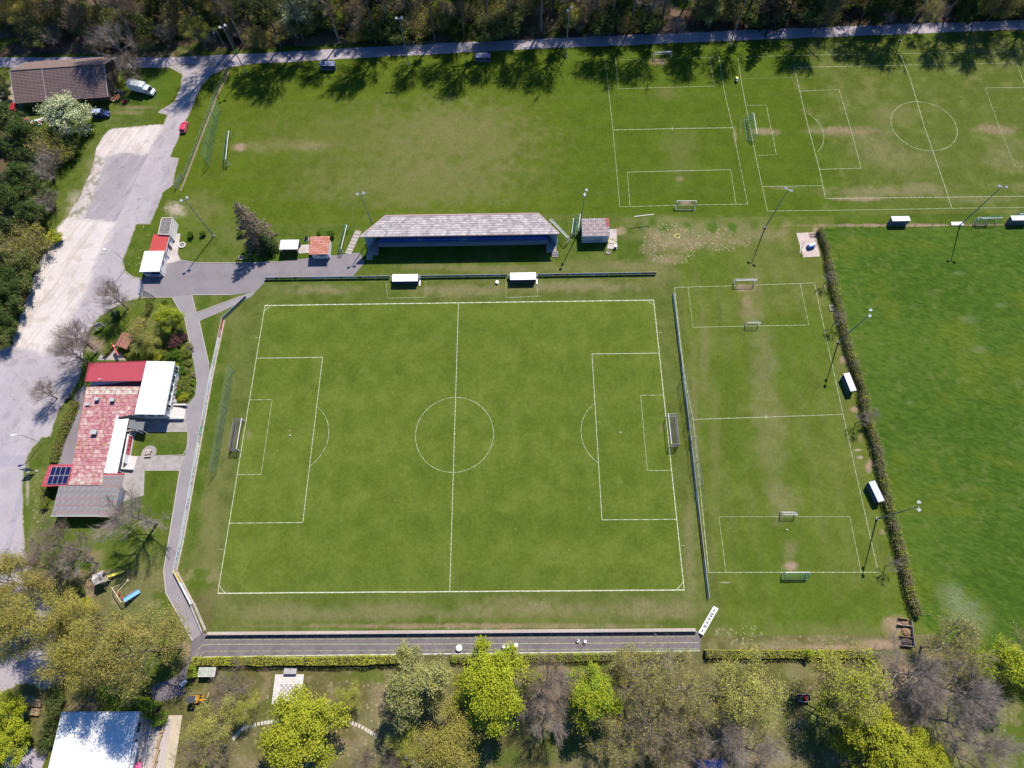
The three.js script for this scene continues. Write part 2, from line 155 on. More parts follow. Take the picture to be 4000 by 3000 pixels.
// meadow beyond the hedge: rougher, taller grass
{
  const X0 = 84, X1 = 250, Z0 = -60, Z1 = 90, W = 1536, H = 1536; const pale = [[2068, 1300, 5, 4], [2085, 1318, 6, 4], [2050, 1275, 4, 3], [2110, 1345, 5, 4], [2090, 690, 3, 1.5], [2160, 660, 2, 1], [2115, 755, 3, 1.5], [2070, 590, 2, 1], [1965, 870, 1, 1]].map(([x, y, r, q]) => { const p = G(x, y); return [p.x, p.z, r * .7, q * .7]; });
  const t = tex(W, H, (i, j, c) => {
    const x = X0 + (i + .5) * (X1 - X0) / W, z = Z1 - (j + .5) * (Z1 - Z0) / H; const a = fbm(x * .05, z * .05, 3, 60), b = fbm(x * .8, z * 1.1, 3, 70), s2 = fbm((x + z * .4) * .7, (z - x * .4) * 2.2, 2, 80), d = hash2(i, j, 3);
    const f = clamp(.5 + (a - .5) * .7 + (b - .5) * .9 + (s2 - .5) * .9 + (d - .5) * .5); c[0] = .036 + .042 * f; c[1] = .084 + .046 * f; c[2] = .009 + .009 * f; const y = fbm(x * .12 + 9, z * .12, 3, 90); if (y > .54) { const w = sstep(.54, .72, y) * .5; c[0] += w * .035; c[1] += w * .02; } const w2 = sstep(.68, .78, fbm(x * .5, z * .5, 3, 95)) * .3; c[0] += (.2 - c[0]) * w2 * .5; c[1] += (.19 - c[1]) * w2 * .5; c[2] += (.09 - c[2]) * w2 * .5;
    for (const [px, pz, rx, rz] of pale) { const q = Math.hypot((x - px) / rx, (z - pz) / rz); if (q < 1.6) { const w = sstep(1.5, .2, q + (b - .5)) * .16 * (.3 + d); c[0] += (.34 - c[0]) * w; c[1] += (.36 - c[1]) * w; c[2] += (.28 - c[2]) * w; } } }, true, false);
  const bm = tex(512, 512, (i, j, c) => { c[0] = c[1] = c[2] = tfbm(i / 512, j / 512, 30, 74, 4); }, false); bm.repeat.set(8, 8);
  const m = sheet('meadow', [[1776, 494], [1900, 491], [2050, 489], [2300, 486], [2500, 486], [2500, 1600], [2210, 1480], [2060, 1400], [1992, 1345], [1972, 1275], [1925, 1090], [1900, 965], [1868, 835], [1838, 745], [1815, 655], [1797, 570]], .012, turf({ map: t, bumpMap: bm, bumpScale: .16 }), 'rough dark green meadow behind the hedge', .25, 3);
  const uv = m.geometry.attributes.uv, ps = m.geometry.attributes.position; for (let i = 0; i < uv.count; i++) uv.setXY(i, (ps.getX(i) - X0) / (X1 - X0), (Z1 - ps.getZ(i)) / (Z1 - Z0));
}
// ---------------------------------------------------------------- roads, paths, paved places
const asphaltPale = M(0xffffff, .9, { map: mineral([.325, .298, .345], [.41, .376, .43], 13, 11, .55) });
const asphaltDrive = M(0xffffff, .9, { map: mineral([.175, .16, .182], [.235, .215, .24], 11, 21, .6) });
const asphaltTrack = M(0xffffff, .9, { map: mineral([.12, .107, .12], [.185, .166, .183], 9, 31, .8, .06) });
const asphaltPatch = M(0xffffff, .9, { map: mineral([.225, .21, .23], [.285, .265, .288], 9, 41, .55) });
const gravelMat = M(0xffffff, .95, { map: mineral([.50, .455, .45], [.64, .59, .585], 10, 51, .7, .1) });
const concrete = M(0xffffff, .9, { map: mineral([.36, .32, .31], [.52, .475, .46], 5, 61, .8) });
const concreteGrey = M(0xffffff, .9, { map: mineral([.25, .235, .23], [.38, .355, .35], 5, 71, .8) });
sheet('forest_road', [[-120, 128], [0, 125], [120, 123], [375, 124], [553, 115.5], [843, 99.5], [1106, 87], [1659, 63], [2212, 43], [2420, 36], [2420, 55], [2212, 63], [1659, 85], [1106, 108], [878, 120], [553, 138], [492, 146], [395, 162], [365, 146], [250, 147], [120, 146], [0, 145], [-120, 148]], .008, asphaltPale, 'pale grey forest road along the wood edge', .3, 2);
{ // access road, car park and gravel in one worn surface
  const road = [[366, 140], [394, 160], [389, 190], [376, 219], [345, 238], [340, 244], [360, 250], [352, 268], [300, 271], [240, 276], [224, 292], [208, 320], [204, 345], [190, 385], [168, 430], [148, 464], [122, 488], [103, 527], [80, 577], [60, 640], [34, 708], [26, 742], [10, 748], [-60, 745], [-140, 900], [-160, 1260], [-160, 1500], [0, 1500], [40, 1479], [72, 1479], [81, 1491], [130, 1488], [150, 1440], [130, 1330], [85, 1270], [57, 1189], [51, 1107], [51, 1048], [54, 1020], [58, 995], [72, 968], [92, 947], [110, 944], [128, 885], [152, 853], [172, 820], [180, 780], [184, 738], [197, 707], [217, 685], [247, 664], [271, 650], [312, 642], [307, 602], [287, 598], [271, 586], [265, 565], [297, 486], [326, 485], [355, 414], [360, 411], [375, 400], [380, 370], [389, 342], [370, 337], [390, 290], [410, 247], [425, 212], [437, 185], [457, 164], [496, 145], [480, 138]];
  const X0 = -172, X1 = -60, Z0 = -130, Z1 = 72, W = 1024, H = 2048, sx = (X1 - X0) / W, sz = (Z1 - Z0) / H;
  const sd = P => { const w = polyW(P).map(p => [p.x, p.z]); const x0 = Math.min(...w.map(p => p[0])) - 3, x1 = Math.max(...w.map(p => p[0])) + 3, z0 = Math.min(...w.map(p => p[1])) - 3, z1 = Math.max(...w.map(p => p[1])) + 3; return (x, z) => { if (x < x0 || x > x1 || z < z0 || z > z1) return 9; let d = 1e9, ins = false; for (let i = 0, j = w.length - 1; i < w.length; j = i++) { const [ax, az] = w[i], [bx, bz] = w[j]; const ex = bx - ax, ez = bz - az, t = clamp(((x - ax) * ex + (z - az) * ez) / (ex * ex + ez * ez)), q = (x - ax - ex * t) ** 2 + (z - az - ez * t) ** 2; if (q < d) d = q; if ((az > z) !== (bz > z) && x < (bx - ax) * (z - az) / (bz - az) + ax) ins = !ins; } d = Math.sqrt(d); return ins ? -d : d; }; };
  const outl = sd(road), bay = sd([[236, 276], [300, 271], [353, 267], [321, 331], [290, 332], [262, 328], [247, 332], [205, 345], [208, 320], [226, 293]]), park = sd([[148, 466], [176, 470], [250, 481], [217, 550], [177, 645], [152, 697], [120, 742], [92, 768], [60, 757], [24, 744], [34, 706], [60, 640], [80, 577], [103, 527], [122, 488]]), verge = sd([[204, 340], [234, 340], [209, 408], [188, 472], [146, 468], [168, 430], [190, 385]]), slabP = sd([[250, 331], [319, 333], [282, 414], [249, 480], [186, 471], [206, 408], [232, 345]]), rep = sd([[389, 343], [381, 369], [376, 398], [355, 414], [326, 484], [312, 485], [340, 415], [370, 339]]), tr1 = sd([[-60, 984], [58, 984], [56, 1008], [-60, 1008]]), tr2 = sd([[70, 990], [58, 1060], [20, 1190], [8, 1190], [42, 1060], [55, 992]]), spur = sd([[340, 240], [370, 228], [368, 252], [352, 250]]), dark = sd([[180, 780], [184, 740], [120, 745], [90, 830], [110, 900], [150, 853]]);
  const ring = G(158, 597), A = [.355, .33, .362], GV = [.56, .52, .51], DT = [.33, .275, .215], GR = [.085, .115, .02], TR = [.30, .285, .345], PT = [.265, .248, .275];
  const t = tex(W, H, (i, j, c) => {
    const x = X0 + (i + .5) * sx, z = Z1 - (j + .5) * sz, n = fbm(x * .3, z * .3, 4, 2), m = fbm(x * 1.6, z * 1.6, 2, 7), g = hash2(i, j, 3); const mx = (q, w) => { for (let k = 0; k < 3; k++) c[k] += (q[k] - c[k]) * w; };
    c[0] = A[0]; c[1] = A[1]; c[2] = A[2]; const tone = 1 + (n - .5) * .22 + (m - .5) * .1 + (g - .5) * .12; const e = (n - .5) * 3 + (m - .5) * 1.2;
    const ds = slabP(x, z), dr = rep(x, z); mx(PT, .8 * sstep(.12, -.12, ds + (m - .5) * .3)); mx(PT, .6 * sstep(.6, -.6, dr)); mx(TR, .75 * sstep(.06, -.06, Math.min(tr1(x, z), tr2(x, z)))); mx(PT, .6 * sstep(.6, -.6, spur(x, z) + (m - .5))); mx(PT, .45 * sstep(1.5, -1.5, dark(x, z) + e));
    const gv = Math.max(sstep(1.1, -1.1, bay(x, z) + e), sstep(1.1, -1.1, park(x, z) + e), .55 * sstep(1, -1, verge(x, z) + e)) * (.86 + .14 * g); mx(GV, clamp(gv));
    const rr = Math.hypot(x - ring.x, z - ring.z); if (rr < 3.4 && Math.abs((rr * 1.9) % 1 - .5) < .16) mx(DT, .22 * gv); const ln = fbm((x * .93 + z * .36) * 1.5, (z * .93 - x * .36) * .1, 2, 19); mx(DT, gv * .3 * sstep(.56, .7, ln)); mx(DT, gv * .35 * sstep(.62, .72, fbm(x * .5, z * .5, 3, 29)));
    const dv = verge(x, z); mx(DT, .5 * sstep(1.2, -.8, dv + e) * sstep(.42, .6, m)); mx(GR, .55 * sstep(1, -1, dv + e) * sstep(.5, .62, fbm(x * .8, z * .8, 3, 41)));
    if (gv < .4) { const cr1 = Math.abs(fbm(x * .16 + 3, z * .16, 3, 61) - .5); if (cr1 < .0035) mx([.15, .14, .15], .55); if (ds < .1 && ds > -.12) mx([.17, .16, .17], .5); const st = fbm(x * .35 + 50, z * .35, 3, 67); mx([.2, .19, .2], .35 * sstep(.64, .74, st)); const wt = Math.abs(fbm((x * .9 + z * .42) * .5, (z * .9 - x * .42) * .06, 2, 71) - .5); mx([.40, .37, .42], .35 * sstep(.1, .02, wt)); }
    const ed = outl(x, z) + (n - .5) * (gv > .3 ? 2.2 : .5) + (m - .5) * .6; mx(DT, .6 * sstep(-.8, -.1, ed)); mx(GR, sstep(-.35, .05, ed));
    for (let k = 0; k < 3; k++) c[k] *= tone; }, true, false);
  const m = mesh('access_road', sheetGeo(polyW(road), .014, .05, 4), M(0xffffff, .95, { map: t })); const uv = m.geometry.attributes.uv, ps = m.geometry.attributes.position; for (let i = 0; i < uv.count; i++) uv.setXY(i, (ps.getX(i) - X0) / (X1 - X0), (Z1 - ps.getZ(i)) / (Z1 - Z0)); meta(m, 'pale asphalt access road with gravel parking along it', undefined, undefined, 'structure');
}
sheet('entrance_drive', [[312, 643], [309, 600], [345, 596], [362, 566], [372, 560], [390, 562], [425, 567.5], [550, 568.5], [600, 565.5], [668, 557], [700, 553], [727, 551], [752, 548], [778, 546], [787, 568], [772, 586], [763, 596], [574, 602], [573, 609], [553, 630], [500, 637.5], [415, 637.5], [372, 642]], .018, asphaltDrive, 'grey asphalt drive from the gate to the grandstand', .05, 12);
sheet('side_path', [[372, 641], [415, 637], [424, 676], [520, 640], [533, 634], [553, 629], [545, 640], [482, 672], [431, 694], [452, 790], [455, 812], [441, 896], [428, 965], [420, 1010], [393, 1161], [377, 1233], [414, 1305], [437, 1364], [438, 1372], [416, 1384], [393, 1341], [359, 1281], [354, 1233], [361, 1189], [389, 1016], [400, 984], [407, 933], [403, 907], [403, 877], [421, 856], [425, 827], [417, 773], [400, 690]], .022, asphaltPatch, 'asphalt footpath beside the pitch', .05, 13);
sheet('running_track', [[416, 1384], [438, 1367], [447, 1371], [940, 1366], [1504, 1363], [1516, 1371], [1512, 1407], [1200, 1411], [940, 1414], [600, 1417], [440, 1420], [424, 1420], [408, 1430], [402, 1466], [398, 1500], [392, 1502], [330, 1520], [330, 1482], [385, 1460], [408, 1428]], .026, asphaltTrack, 'grey asphalt running track below the pitch', .05, 14);
sheet('lower_car_park', [[20, 1617], [106, 1617], [90, 1662], [70, 1720], [-60, 1720], [-60, 1640]], .008, asphaltPale, 'asphalt by the white roofed hall', .1, 15);
sheet('service_yard', [[186, 828], [161, 1003], [124, 1003], [138, 945], [152, 880], [166, 848]], .008, asphaltDrive, 'asphalt yard behind the clubhouse', .05, 16);
sheet('club_forecourt', [[280, 905], [330, 893], [362, 893], [376, 906], [403, 876], [403, 907], [407, 933], [296, 933], [290, 945], [283, 985], [395, 985], [401, 983], [390, 1016], [313, 1016], [311, 1070], [262, 1085], [255, 1000], [262, 930]], .008, concreteGrey, 'paved forecourt of the clubhouse', .03, 17);
sheet('kiosk_terrace', [[371, 505], [390, 505], [384, 548], [392, 563], [360, 570], [352, 580], [356, 545]], .03, concrete, 'pale concrete terrace beside the kiosk', .03, 18);
sheet('shed_apron', [[644, 530], [668, 528], [668, 546], [644, 548]], .03, concrete, 'concrete apron between canopy and red shed');
sheet('entrance_terrace', [[218, 765], [240, 752], [262, 762], [272, 778], [210, 778]], .008, concreteGrey, 'paved terrace by the red sign');
sheet('hall_terrace', [[352, 1545], [394, 1545], [386, 1600], [376, 1662], [370, 1720], [316, 1720], [330, 1640]], .014, M(0xffffff, .9, { map: mineral([.42, .36, .27], [.55, .48, .37], 5, 66, .7) }), 'sand coloured block paving beside the white hall');
// narrow kerbs (real steps)
const kerbMat = M(0xffffff, .9, { map: mineral([.36, .33, .31], [.5, .46, .44], 3, 81, .6) });
function kerb(pts, wd = .16, h = .1, label = 'pale concrete kerb') { const w = polyW(pts); const gs = []; for (let i = 0; i < w.length - 1; i++) { const a = w[i].clone().setY(h / 2), b = w[i + 1].clone().setY(h / 2); const e = b.clone().sub(a).setLength(wd * .45); gs.push(bar(a.sub(e), b.add(e), wd, h + .002 * (i % 2))); } return meta(mesh('kerb', gs, kerbMat), label, undefined, undefined, 'structure'); }
kerb([[372, 642], [400, 690], [410, 738], [417, 773]], .16, .1, 'kerb of the footpath by the garden'); kerb([[415, 637.5], [424, 676], [520, 640]], .16, .1, 'kerb around the triangular lawn'); kerb([[415, 637], [500, 637]], .16, .1, 'kerb of the drive by the triangular lawn'); kerb([[431, 694], [452, 788]], .16, .1, 'kerb of the footpath by the pitch'); kerb([[392, 562.5], [425, 567.5], [550, 568], [600, 565]], .14, .1, 'kerb along the upper side of the drive'); kerb([[361, 1189], [354, 1233], [359, 1281], [393, 1341], [415.5, 1383]], .2, .08, 'kerb of the footpath by the playground'); kerb([[389, 1016], [361, 1189]], .2, .08, 'kerb of the footpath by the lower lawn'); kerb([[265, 565], [271, 586], [287, 598], [306, 602]], .16, .1, 'kerb of the verge below the street lamp'); kerb([[312, 643], [272, 650.5], [248, 664.5]], .16, .1, 'kerb at the gate'); kerb([[312, 642.5], [372, 642.5]], .16, .1, 'kerb of the drive by the yellow bush');
kerb([[296, 933], [406, 932], [407, 964], [396, 983], [340, 984.5]], .14, .07, 'kerb around the upper club lawn'); kerb([[313, 1016], [389, 1016]], .14, .07, 'kerb of the lower club lawn');
// ---------------------------------------------------------------- pitch markings
const chalk = M(0xffffff, .9, { map: mineral([.26, .31, .16], [.66, .67, .57], 2.2, 91, 1.2, .15) });
const chalkFaint = M(0xffffff, .9, { map: mineral([.15, .2, .075], [.44, .48, .33], 2.2, 95, 1.2, .15) });
function lineF(name, pts, wd, mat, parent, y = .006) { return mesh(name, ribbonGeo(polyW(pts), wd, y), mat, parent); }
function lineW(name, pts, wd, mat, parent, y = .006) { const w = []; pts.forEach(([x, z], i) => { if (i) { const [px, pz] = pts[i - 1]; const n = Math.max(1, Math.round(Math.hypot(x - px, z - pz) / 4)); for (let k = 1; k < n; k++) w.push(V(px + (x - px) * k / n, 0, pz + (z - pz) * k / n + (hash2(k, i, 3) - .5) * .05)); } w.push(V(x, 0, z)); }); return mesh(name, ribbonGeo(w, wd, y), mat, parent); }
const arc = (cx, cz, r, a0, a1, n = 40) => Array.from({ length: n + 1 }, (_, i) => [cx + r * Math.cos(a0 + (a1 - a0) * i / n), cz + r * Math.sin(a0 + (a1 - a0) * i / n)]);
{
  const g = meta(thing('football_pitch'), 'white lines of the main football pitch', undefined, undefined, 'structure'); const L = 49.785, W = 34.975;
  lineW('touchline', [[-L, -W], [L, -W]], .22, chalk, g); lineW('touchline', [[-L, W], [L, W]], .21, chalk, g);
  lineW('goal_line', [[-L, -W], [-L, W]], .15, chalk, g, .0085); lineW('goal_line', [[L, -W], [L, W]], .15, chalk, g, .0085);
  lineW('halfway_line', [[0, -W], [0, W]], .13, chalk, g, .0085);
  mesh('centre_circle', ribbonGeo(arc(0, 0, 9.15, 0, 2 * Math.PI, 90).map(p => V(p[0], 0, p[1])), .15, .011), chalkFaint, g);
  mesh('centre_spot', new THREE.CircleGeometry(.2, 14).rotateX(-Math.PI / 2).translate(0, .0135, 0), chalk, g);
  for (const s of [-1, 1]) {
    const x = s * L; lineW('penalty_area_line', [[x, -20.16], [x - s * 16.5, -20.16]], .12, chalk, g, .011); lineW('penalty_area_line', [[x - s * 16.5, -20.16], [x - s * 16.5, 20.16]], .12, chalk, g, .0135); lineW('penalty_area_line', [[x, 20.16], [x - s * 16.5, 20.16]], .12, chalk, g, .011);
    lineW('goal_area_line', [[x, -9.16], [x - s * 5.5, -9.16]], .14, chalkFaint, g, .011); lineW('goal_area_line', [[x - s * 5.5, -9.16], [x - s * 5.5, 9.16]], .12, chalkFaint, g, .0135); lineW('goal_area_line', [[x, 9.16], [x - s * 5.5, 9.16]], .14, chalkFaint, g, .011);
    const ph = Math.acos(5.5 / 9.15); mesh('penalty_arc', ribbonGeo(arc(x - s * 11, 0, 9.15, s < 0 ? -ph : Math.PI - ph, s < 0 ? ph : Math.PI + ph, 30).map(p => V(p[0], 0, p[1])), .13, .016), chalkFaint, g);
    mesh('penalty_spot', new THREE.CircleGeometry(.17, 12).rotateX(-Math.PI / 2).translate(x - s * 11, .011, 0), chalk, g);
    for (const t of [-1, 1]) { lineW('corner_mark', [[x - s * 1.6, t * W], [x, t * (W - 1.6)]], .12, chalk, g, .011); lineW('corner_mark', [[x + s * .3, t * (W - 9.15)], [x + s * 1.2, t * (W - 9.15)]], .14, chalkFaint, g, .011); }
  }
  for (const [a, b, c, d] of [[[835, 610], [837, 644], [918, 642], [919, 608]], [[1093, 606], [1093, 643], [1161, 640], [1161, 607]]]) lineF('technical_area_line', [a, b, c, d], .12, chalkFaint, g);
}
const fl = (n, label, list) => { const g = meta(thing(n), label, undefined, undefined, 'structure'); list.forEach(([nm, p, w], i) => lineF(nm, p, w, chalkFaint, g, .006 + .0015 * (i % 6))); return g; };
fl('training_pitch', 'faint white lines of the small cross pitch on the upper field', [['touchline', [[1308, 130], [1316, 210], [1324, 280], [1339, 447]], .13], ['touchline', [[1553, 122], [1565, 200], [1583, 276], [1615, 441]], .13], ['goal_line', [[1308, 130], [1420, 128], [1553, 123]], .1], ['goal_line', [[1339, 447], [1480, 443], [1615, 441]], .14], ['halfway_line', [[1325, 281], [1452, 278], [1583, 276]], .17], ['penalty_area_line', [[1330, 132], [1335, 192], [1440, 189], [1543, 186], [1533, 125]], .14], ['penalty_area_line', [[1361, 447], [1355, 372], [1470, 369], [1578, 366.5], [1590, 442]], .16], ['centre_mark', [[1452, 274], [1452.5, 282]], .14]]);
{
  const c = G(1995.5, 272); const circ = Array.from({ length: 61 }, (_, i) => { const a = i / 60 * 2 * Math.PI; return V(c.x + 9.15 * Math.cos(a), 0, c.z + 9.15 * Math.sin(a)); });
  const ph = 0.83, ca = G(1719, 287); const pa = Array.from({ length: 25 }, (_, i) => { const t = (i / 24 - .5) * 2; return V(G(1719 + 0, 287).x, 0, ca.z).add(V(9.15 * Math.cos(t * ph) - 1.4, 0, 9.15 * Math.sin(t * ph) + t * .4)); });
  const g = fl('far_training_pitch', 'white lines of the larger pitch on the upper field', [['goal_line', [[1594, 123], [1600, 170], [1616, 254], [1635, 350], [1658, 457]], .15], ['touchline', [[1658, 456], [1900, 453], [2057, 450], [2300, 447]], .17], ['touchline', [[1594, 123], [1760, 119], [1946, 116], [2200, 111]], .12], ['halfway_line', [[1945, 117], [1966, 170], [1996, 272], [2040, 400], [2056, 450]], .17], ['inner_goal_line', [[1716, 146], [1728, 200], [1742, 260], [1770, 366], [1783, 429]], .16], ['inner_touchline', [[1716, 146], [1900, 142], [2195, 136]], .15], ['inner_touchline', [[1783, 429], [1960, 427], [2300, 423]], .17], ['inner_goal_line', [[2195, 135], [2212, 180], [2230, 240]], .13], ['penalty_area_line', [[1728, 197], [1812, 193.5], [1838, 280], [1860, 363.5], [1770, 366]], .16], ['penalty_area_line', [[2290, 188], [2128, 190], [2160, 280], [2194, 361], [2300, 360]], .13], ['goal_area_line', [[1614, 227.5], [1655, 227], [1664, 270], [1677, 334.5], [1637, 336]], .13], ['goal_area_line', [[1601, 169.5], [1760, 167]], .08], ['penalty_area_line', [[1648, 403], [1777, 401]], .12]]);
  mesh('centre_circle', ribbonGeo(circ, .15, .02), chalkFaint, g); mesh('penalty_arc', ribbonGeo(pa, .14, .02), chalkFaint, g);
}
fl('youth_pitch', 'white lines of the youth pitch between the boards and the hedge', [['touchline', [[1457, 622], [1470, 740], [1480, 820], [1497, 906], [1510, 1030], [1531, 1236]], .16], ['touchline', [[1759, 611], [1776, 690], [1800, 800], [1821, 895], [1855, 1050], [1897, 1236]], .14], ['goal_line', [[1457, 621], [1600, 617], [1759, 611]], .13], ['goal_line', [[1531, 1236.5], [1700, 1236], [1897, 1236]], .15], ['halfway_line', [[1496, 906], [1654, 901], [1821, 895]], .15], ['penalty_area_line', [[1486, 620], [1497, 707], [1640, 704], [1747, 702], [1728, 612]], .14], ['penalty_area_line', [[1568, 1236], [1553, 1116], [1690, 1116], [1835.5, 1116], [1860, 1236]], .14], ['centre_mark', [[1654.5, 897], [1655, 905]], .16]]);
{ // lanes
  const g = meta(thing('track_lines'), 'white lane lines on the running track', undefined, undefined, 'structure');
  [[[443, 1382], [940, 1379], [1505, 1375]], [[424, 1420], [427, 1404], [436, 1394], [454, 1391.5], [940, 1391], [1508, 1388]], [[433, 1420], [436, 1410], [446, 1406.5], [600, 1406], [940, 1404], [1510, 1401]], [[440, 1419], [600, 1416.5], [940, 1412.5], [1511, 1405.5]]].forEach((p, i) => lineF('lane_line', p, i === 3 ? .2 : .12, i === 3 ? chalk : chalkFaint, g, .034 + .003 * i));
}
// ---------------------------------------------------------------- trees and shrubs
const barkGrey = M(lin(.22, .19, .165), .95), barkBrown = M(lin(.125, .095, .072), .95), barkPale = M(lin(.30, .265, .225), .95), twigGrey = M(lin(.34, .29, .255), .95), twigBrown = M(lin(.27, .21, .16), .95), twigOlive = M(lin(.31, .27, .15), .95);
const leafMat = new THREE.MeshPhysicalMaterial({ vertexColors: true, roughness: 1, transmission: .15, thickness: 0, specularIntensity: .2 });
class Sticks { // tapered open prisms
  constructor() { this.p = []; this.n = []; }
  add(a, b, ra, rb, sides = 3) {
    const d = V(b.x - a.x, b.y - a.y, b.z - a.z), L = d.length(); if (L < 1e-4) return; d.multiplyScalar(1 / L); const u = Math.abs(d.y) < .9 ? V(0, 1, 0) : V(1, 0, 0); u.cross(d).normalize(); const v = d.clone().cross(u);
    for (let i = 0; i < sides; i++) { const t0 = i / sides * 6.2832, t1 = (i + 1) / sides * 6.2832; const c0 = Math.cos(t0), s0 = Math.sin(t0), c1 = Math.cos(t1), s1 = Math.sin(t1); const n0 = [u.x * c0 + v.x * s0, u.y * c0 + v.y * s0, u.z * c0 + v.z * s0], n1 = [u.x * c1 + v.x * s1, u.y * c1 + v.y * s1, u.z * c1 + v.z * s1];
      const A = [a.x + n0[0] * ra, a.y + n0[1] * ra, a.z + n0[2] * ra], B = [a.x + n1[0] * ra, a.y + n1[1] * ra, a.z + n1[2] * ra], Cc = [b.x + n1[0] * rb, b.y + n1[1] * rb, b.z + n1[2] * rb], D = [b.x + n0[0] * rb, b.y + n0[1] * rb, b.z + n0[2] * rb];
      this.p.push(...A, ...B, ...Cc, ...A, ...Cc, ...D); this.n.push(...n0, ...n1, ...n1, ...n0, ...n1, ...n0); }
  }
  geo() { const g = new THREE.BufferGeometry(); g.setAttribute('position', new THREE.Float32BufferAttribute(this.p, 3)); g.setAttribute('normal', new THREE.Float32BufferAttribute(this.n, 3)); return g; }
}
class Leaves {
  constructor(R) { this.p = []; this.n = []; this.c = []; this.R = R; }
  leaf(x, y, z, s, col, out, thin = .62) { // a folded diamond of two faces
    const R = this.R; let ax = R() - .5, ay = (R() - .5) * .8, az = R() - .5; let l = Math.hypot(ax, ay, az) || 1; ax /= l; ay /= l; az /= l; let nx = out.x * .8 + (R() - .5) * 1.3, ny = out.y * .6 + .95 + (R() - .5) * .9, nz = out.z * .8 + (R() - .5) * 1.3; let bx = ny * az - nz * ay, by = nz * ax - nx * az, bz = nx * ay - ny * ax; l = Math.hypot(bx, by, bz) || 1; bx /= l; by /= l; bz /= l; nx = ay * bz - az * by; ny = az * bx - ax * bz; nz = ax * by - ay * bx; if (ny < 0 && R() < .8) { nx = -nx; ny = -ny; nz = -nz; }
    const h = s * .5, w = s * thin * .5, f = s * .12; const T = [x + ax * h, y + ay * h, z + az * h], B = [x - ax * h, y - ay * h, z - az * h], L = [x + bx * w + nx * f, y + by * w + ny * f, z + bz * w + nz * f], Q = [x - bx * w + nx * f, y - by * w + ny * f, z - bz * w + nz * f];
    this.p.push(...T, ...L, ...B, ...T, ...B, ...Q); for (let i = 0; i < 6; i++) { this.n.push(nx, ny, nz); this.c.push(col[0], col[1], col[2]); }
  }
  geo() { const g = new THREE.BufferGeometry(); g.setAttribute('position', new THREE.Float32BufferAttribute(this.p, 3)); g.setAttribute('normal', new THREE.Float32BufferAttribute(this.n, 3)); g.setAttribute('color', new THREE.Float32BufferAttribute(this.c, 3)); return g; }
}
const varied = (R, pal) => { const a = pal[(R() * pal.length) | 0], k = 1.2 + .6 * R(); return [a[0] * k, a[1] * k, a[2] * k]; };
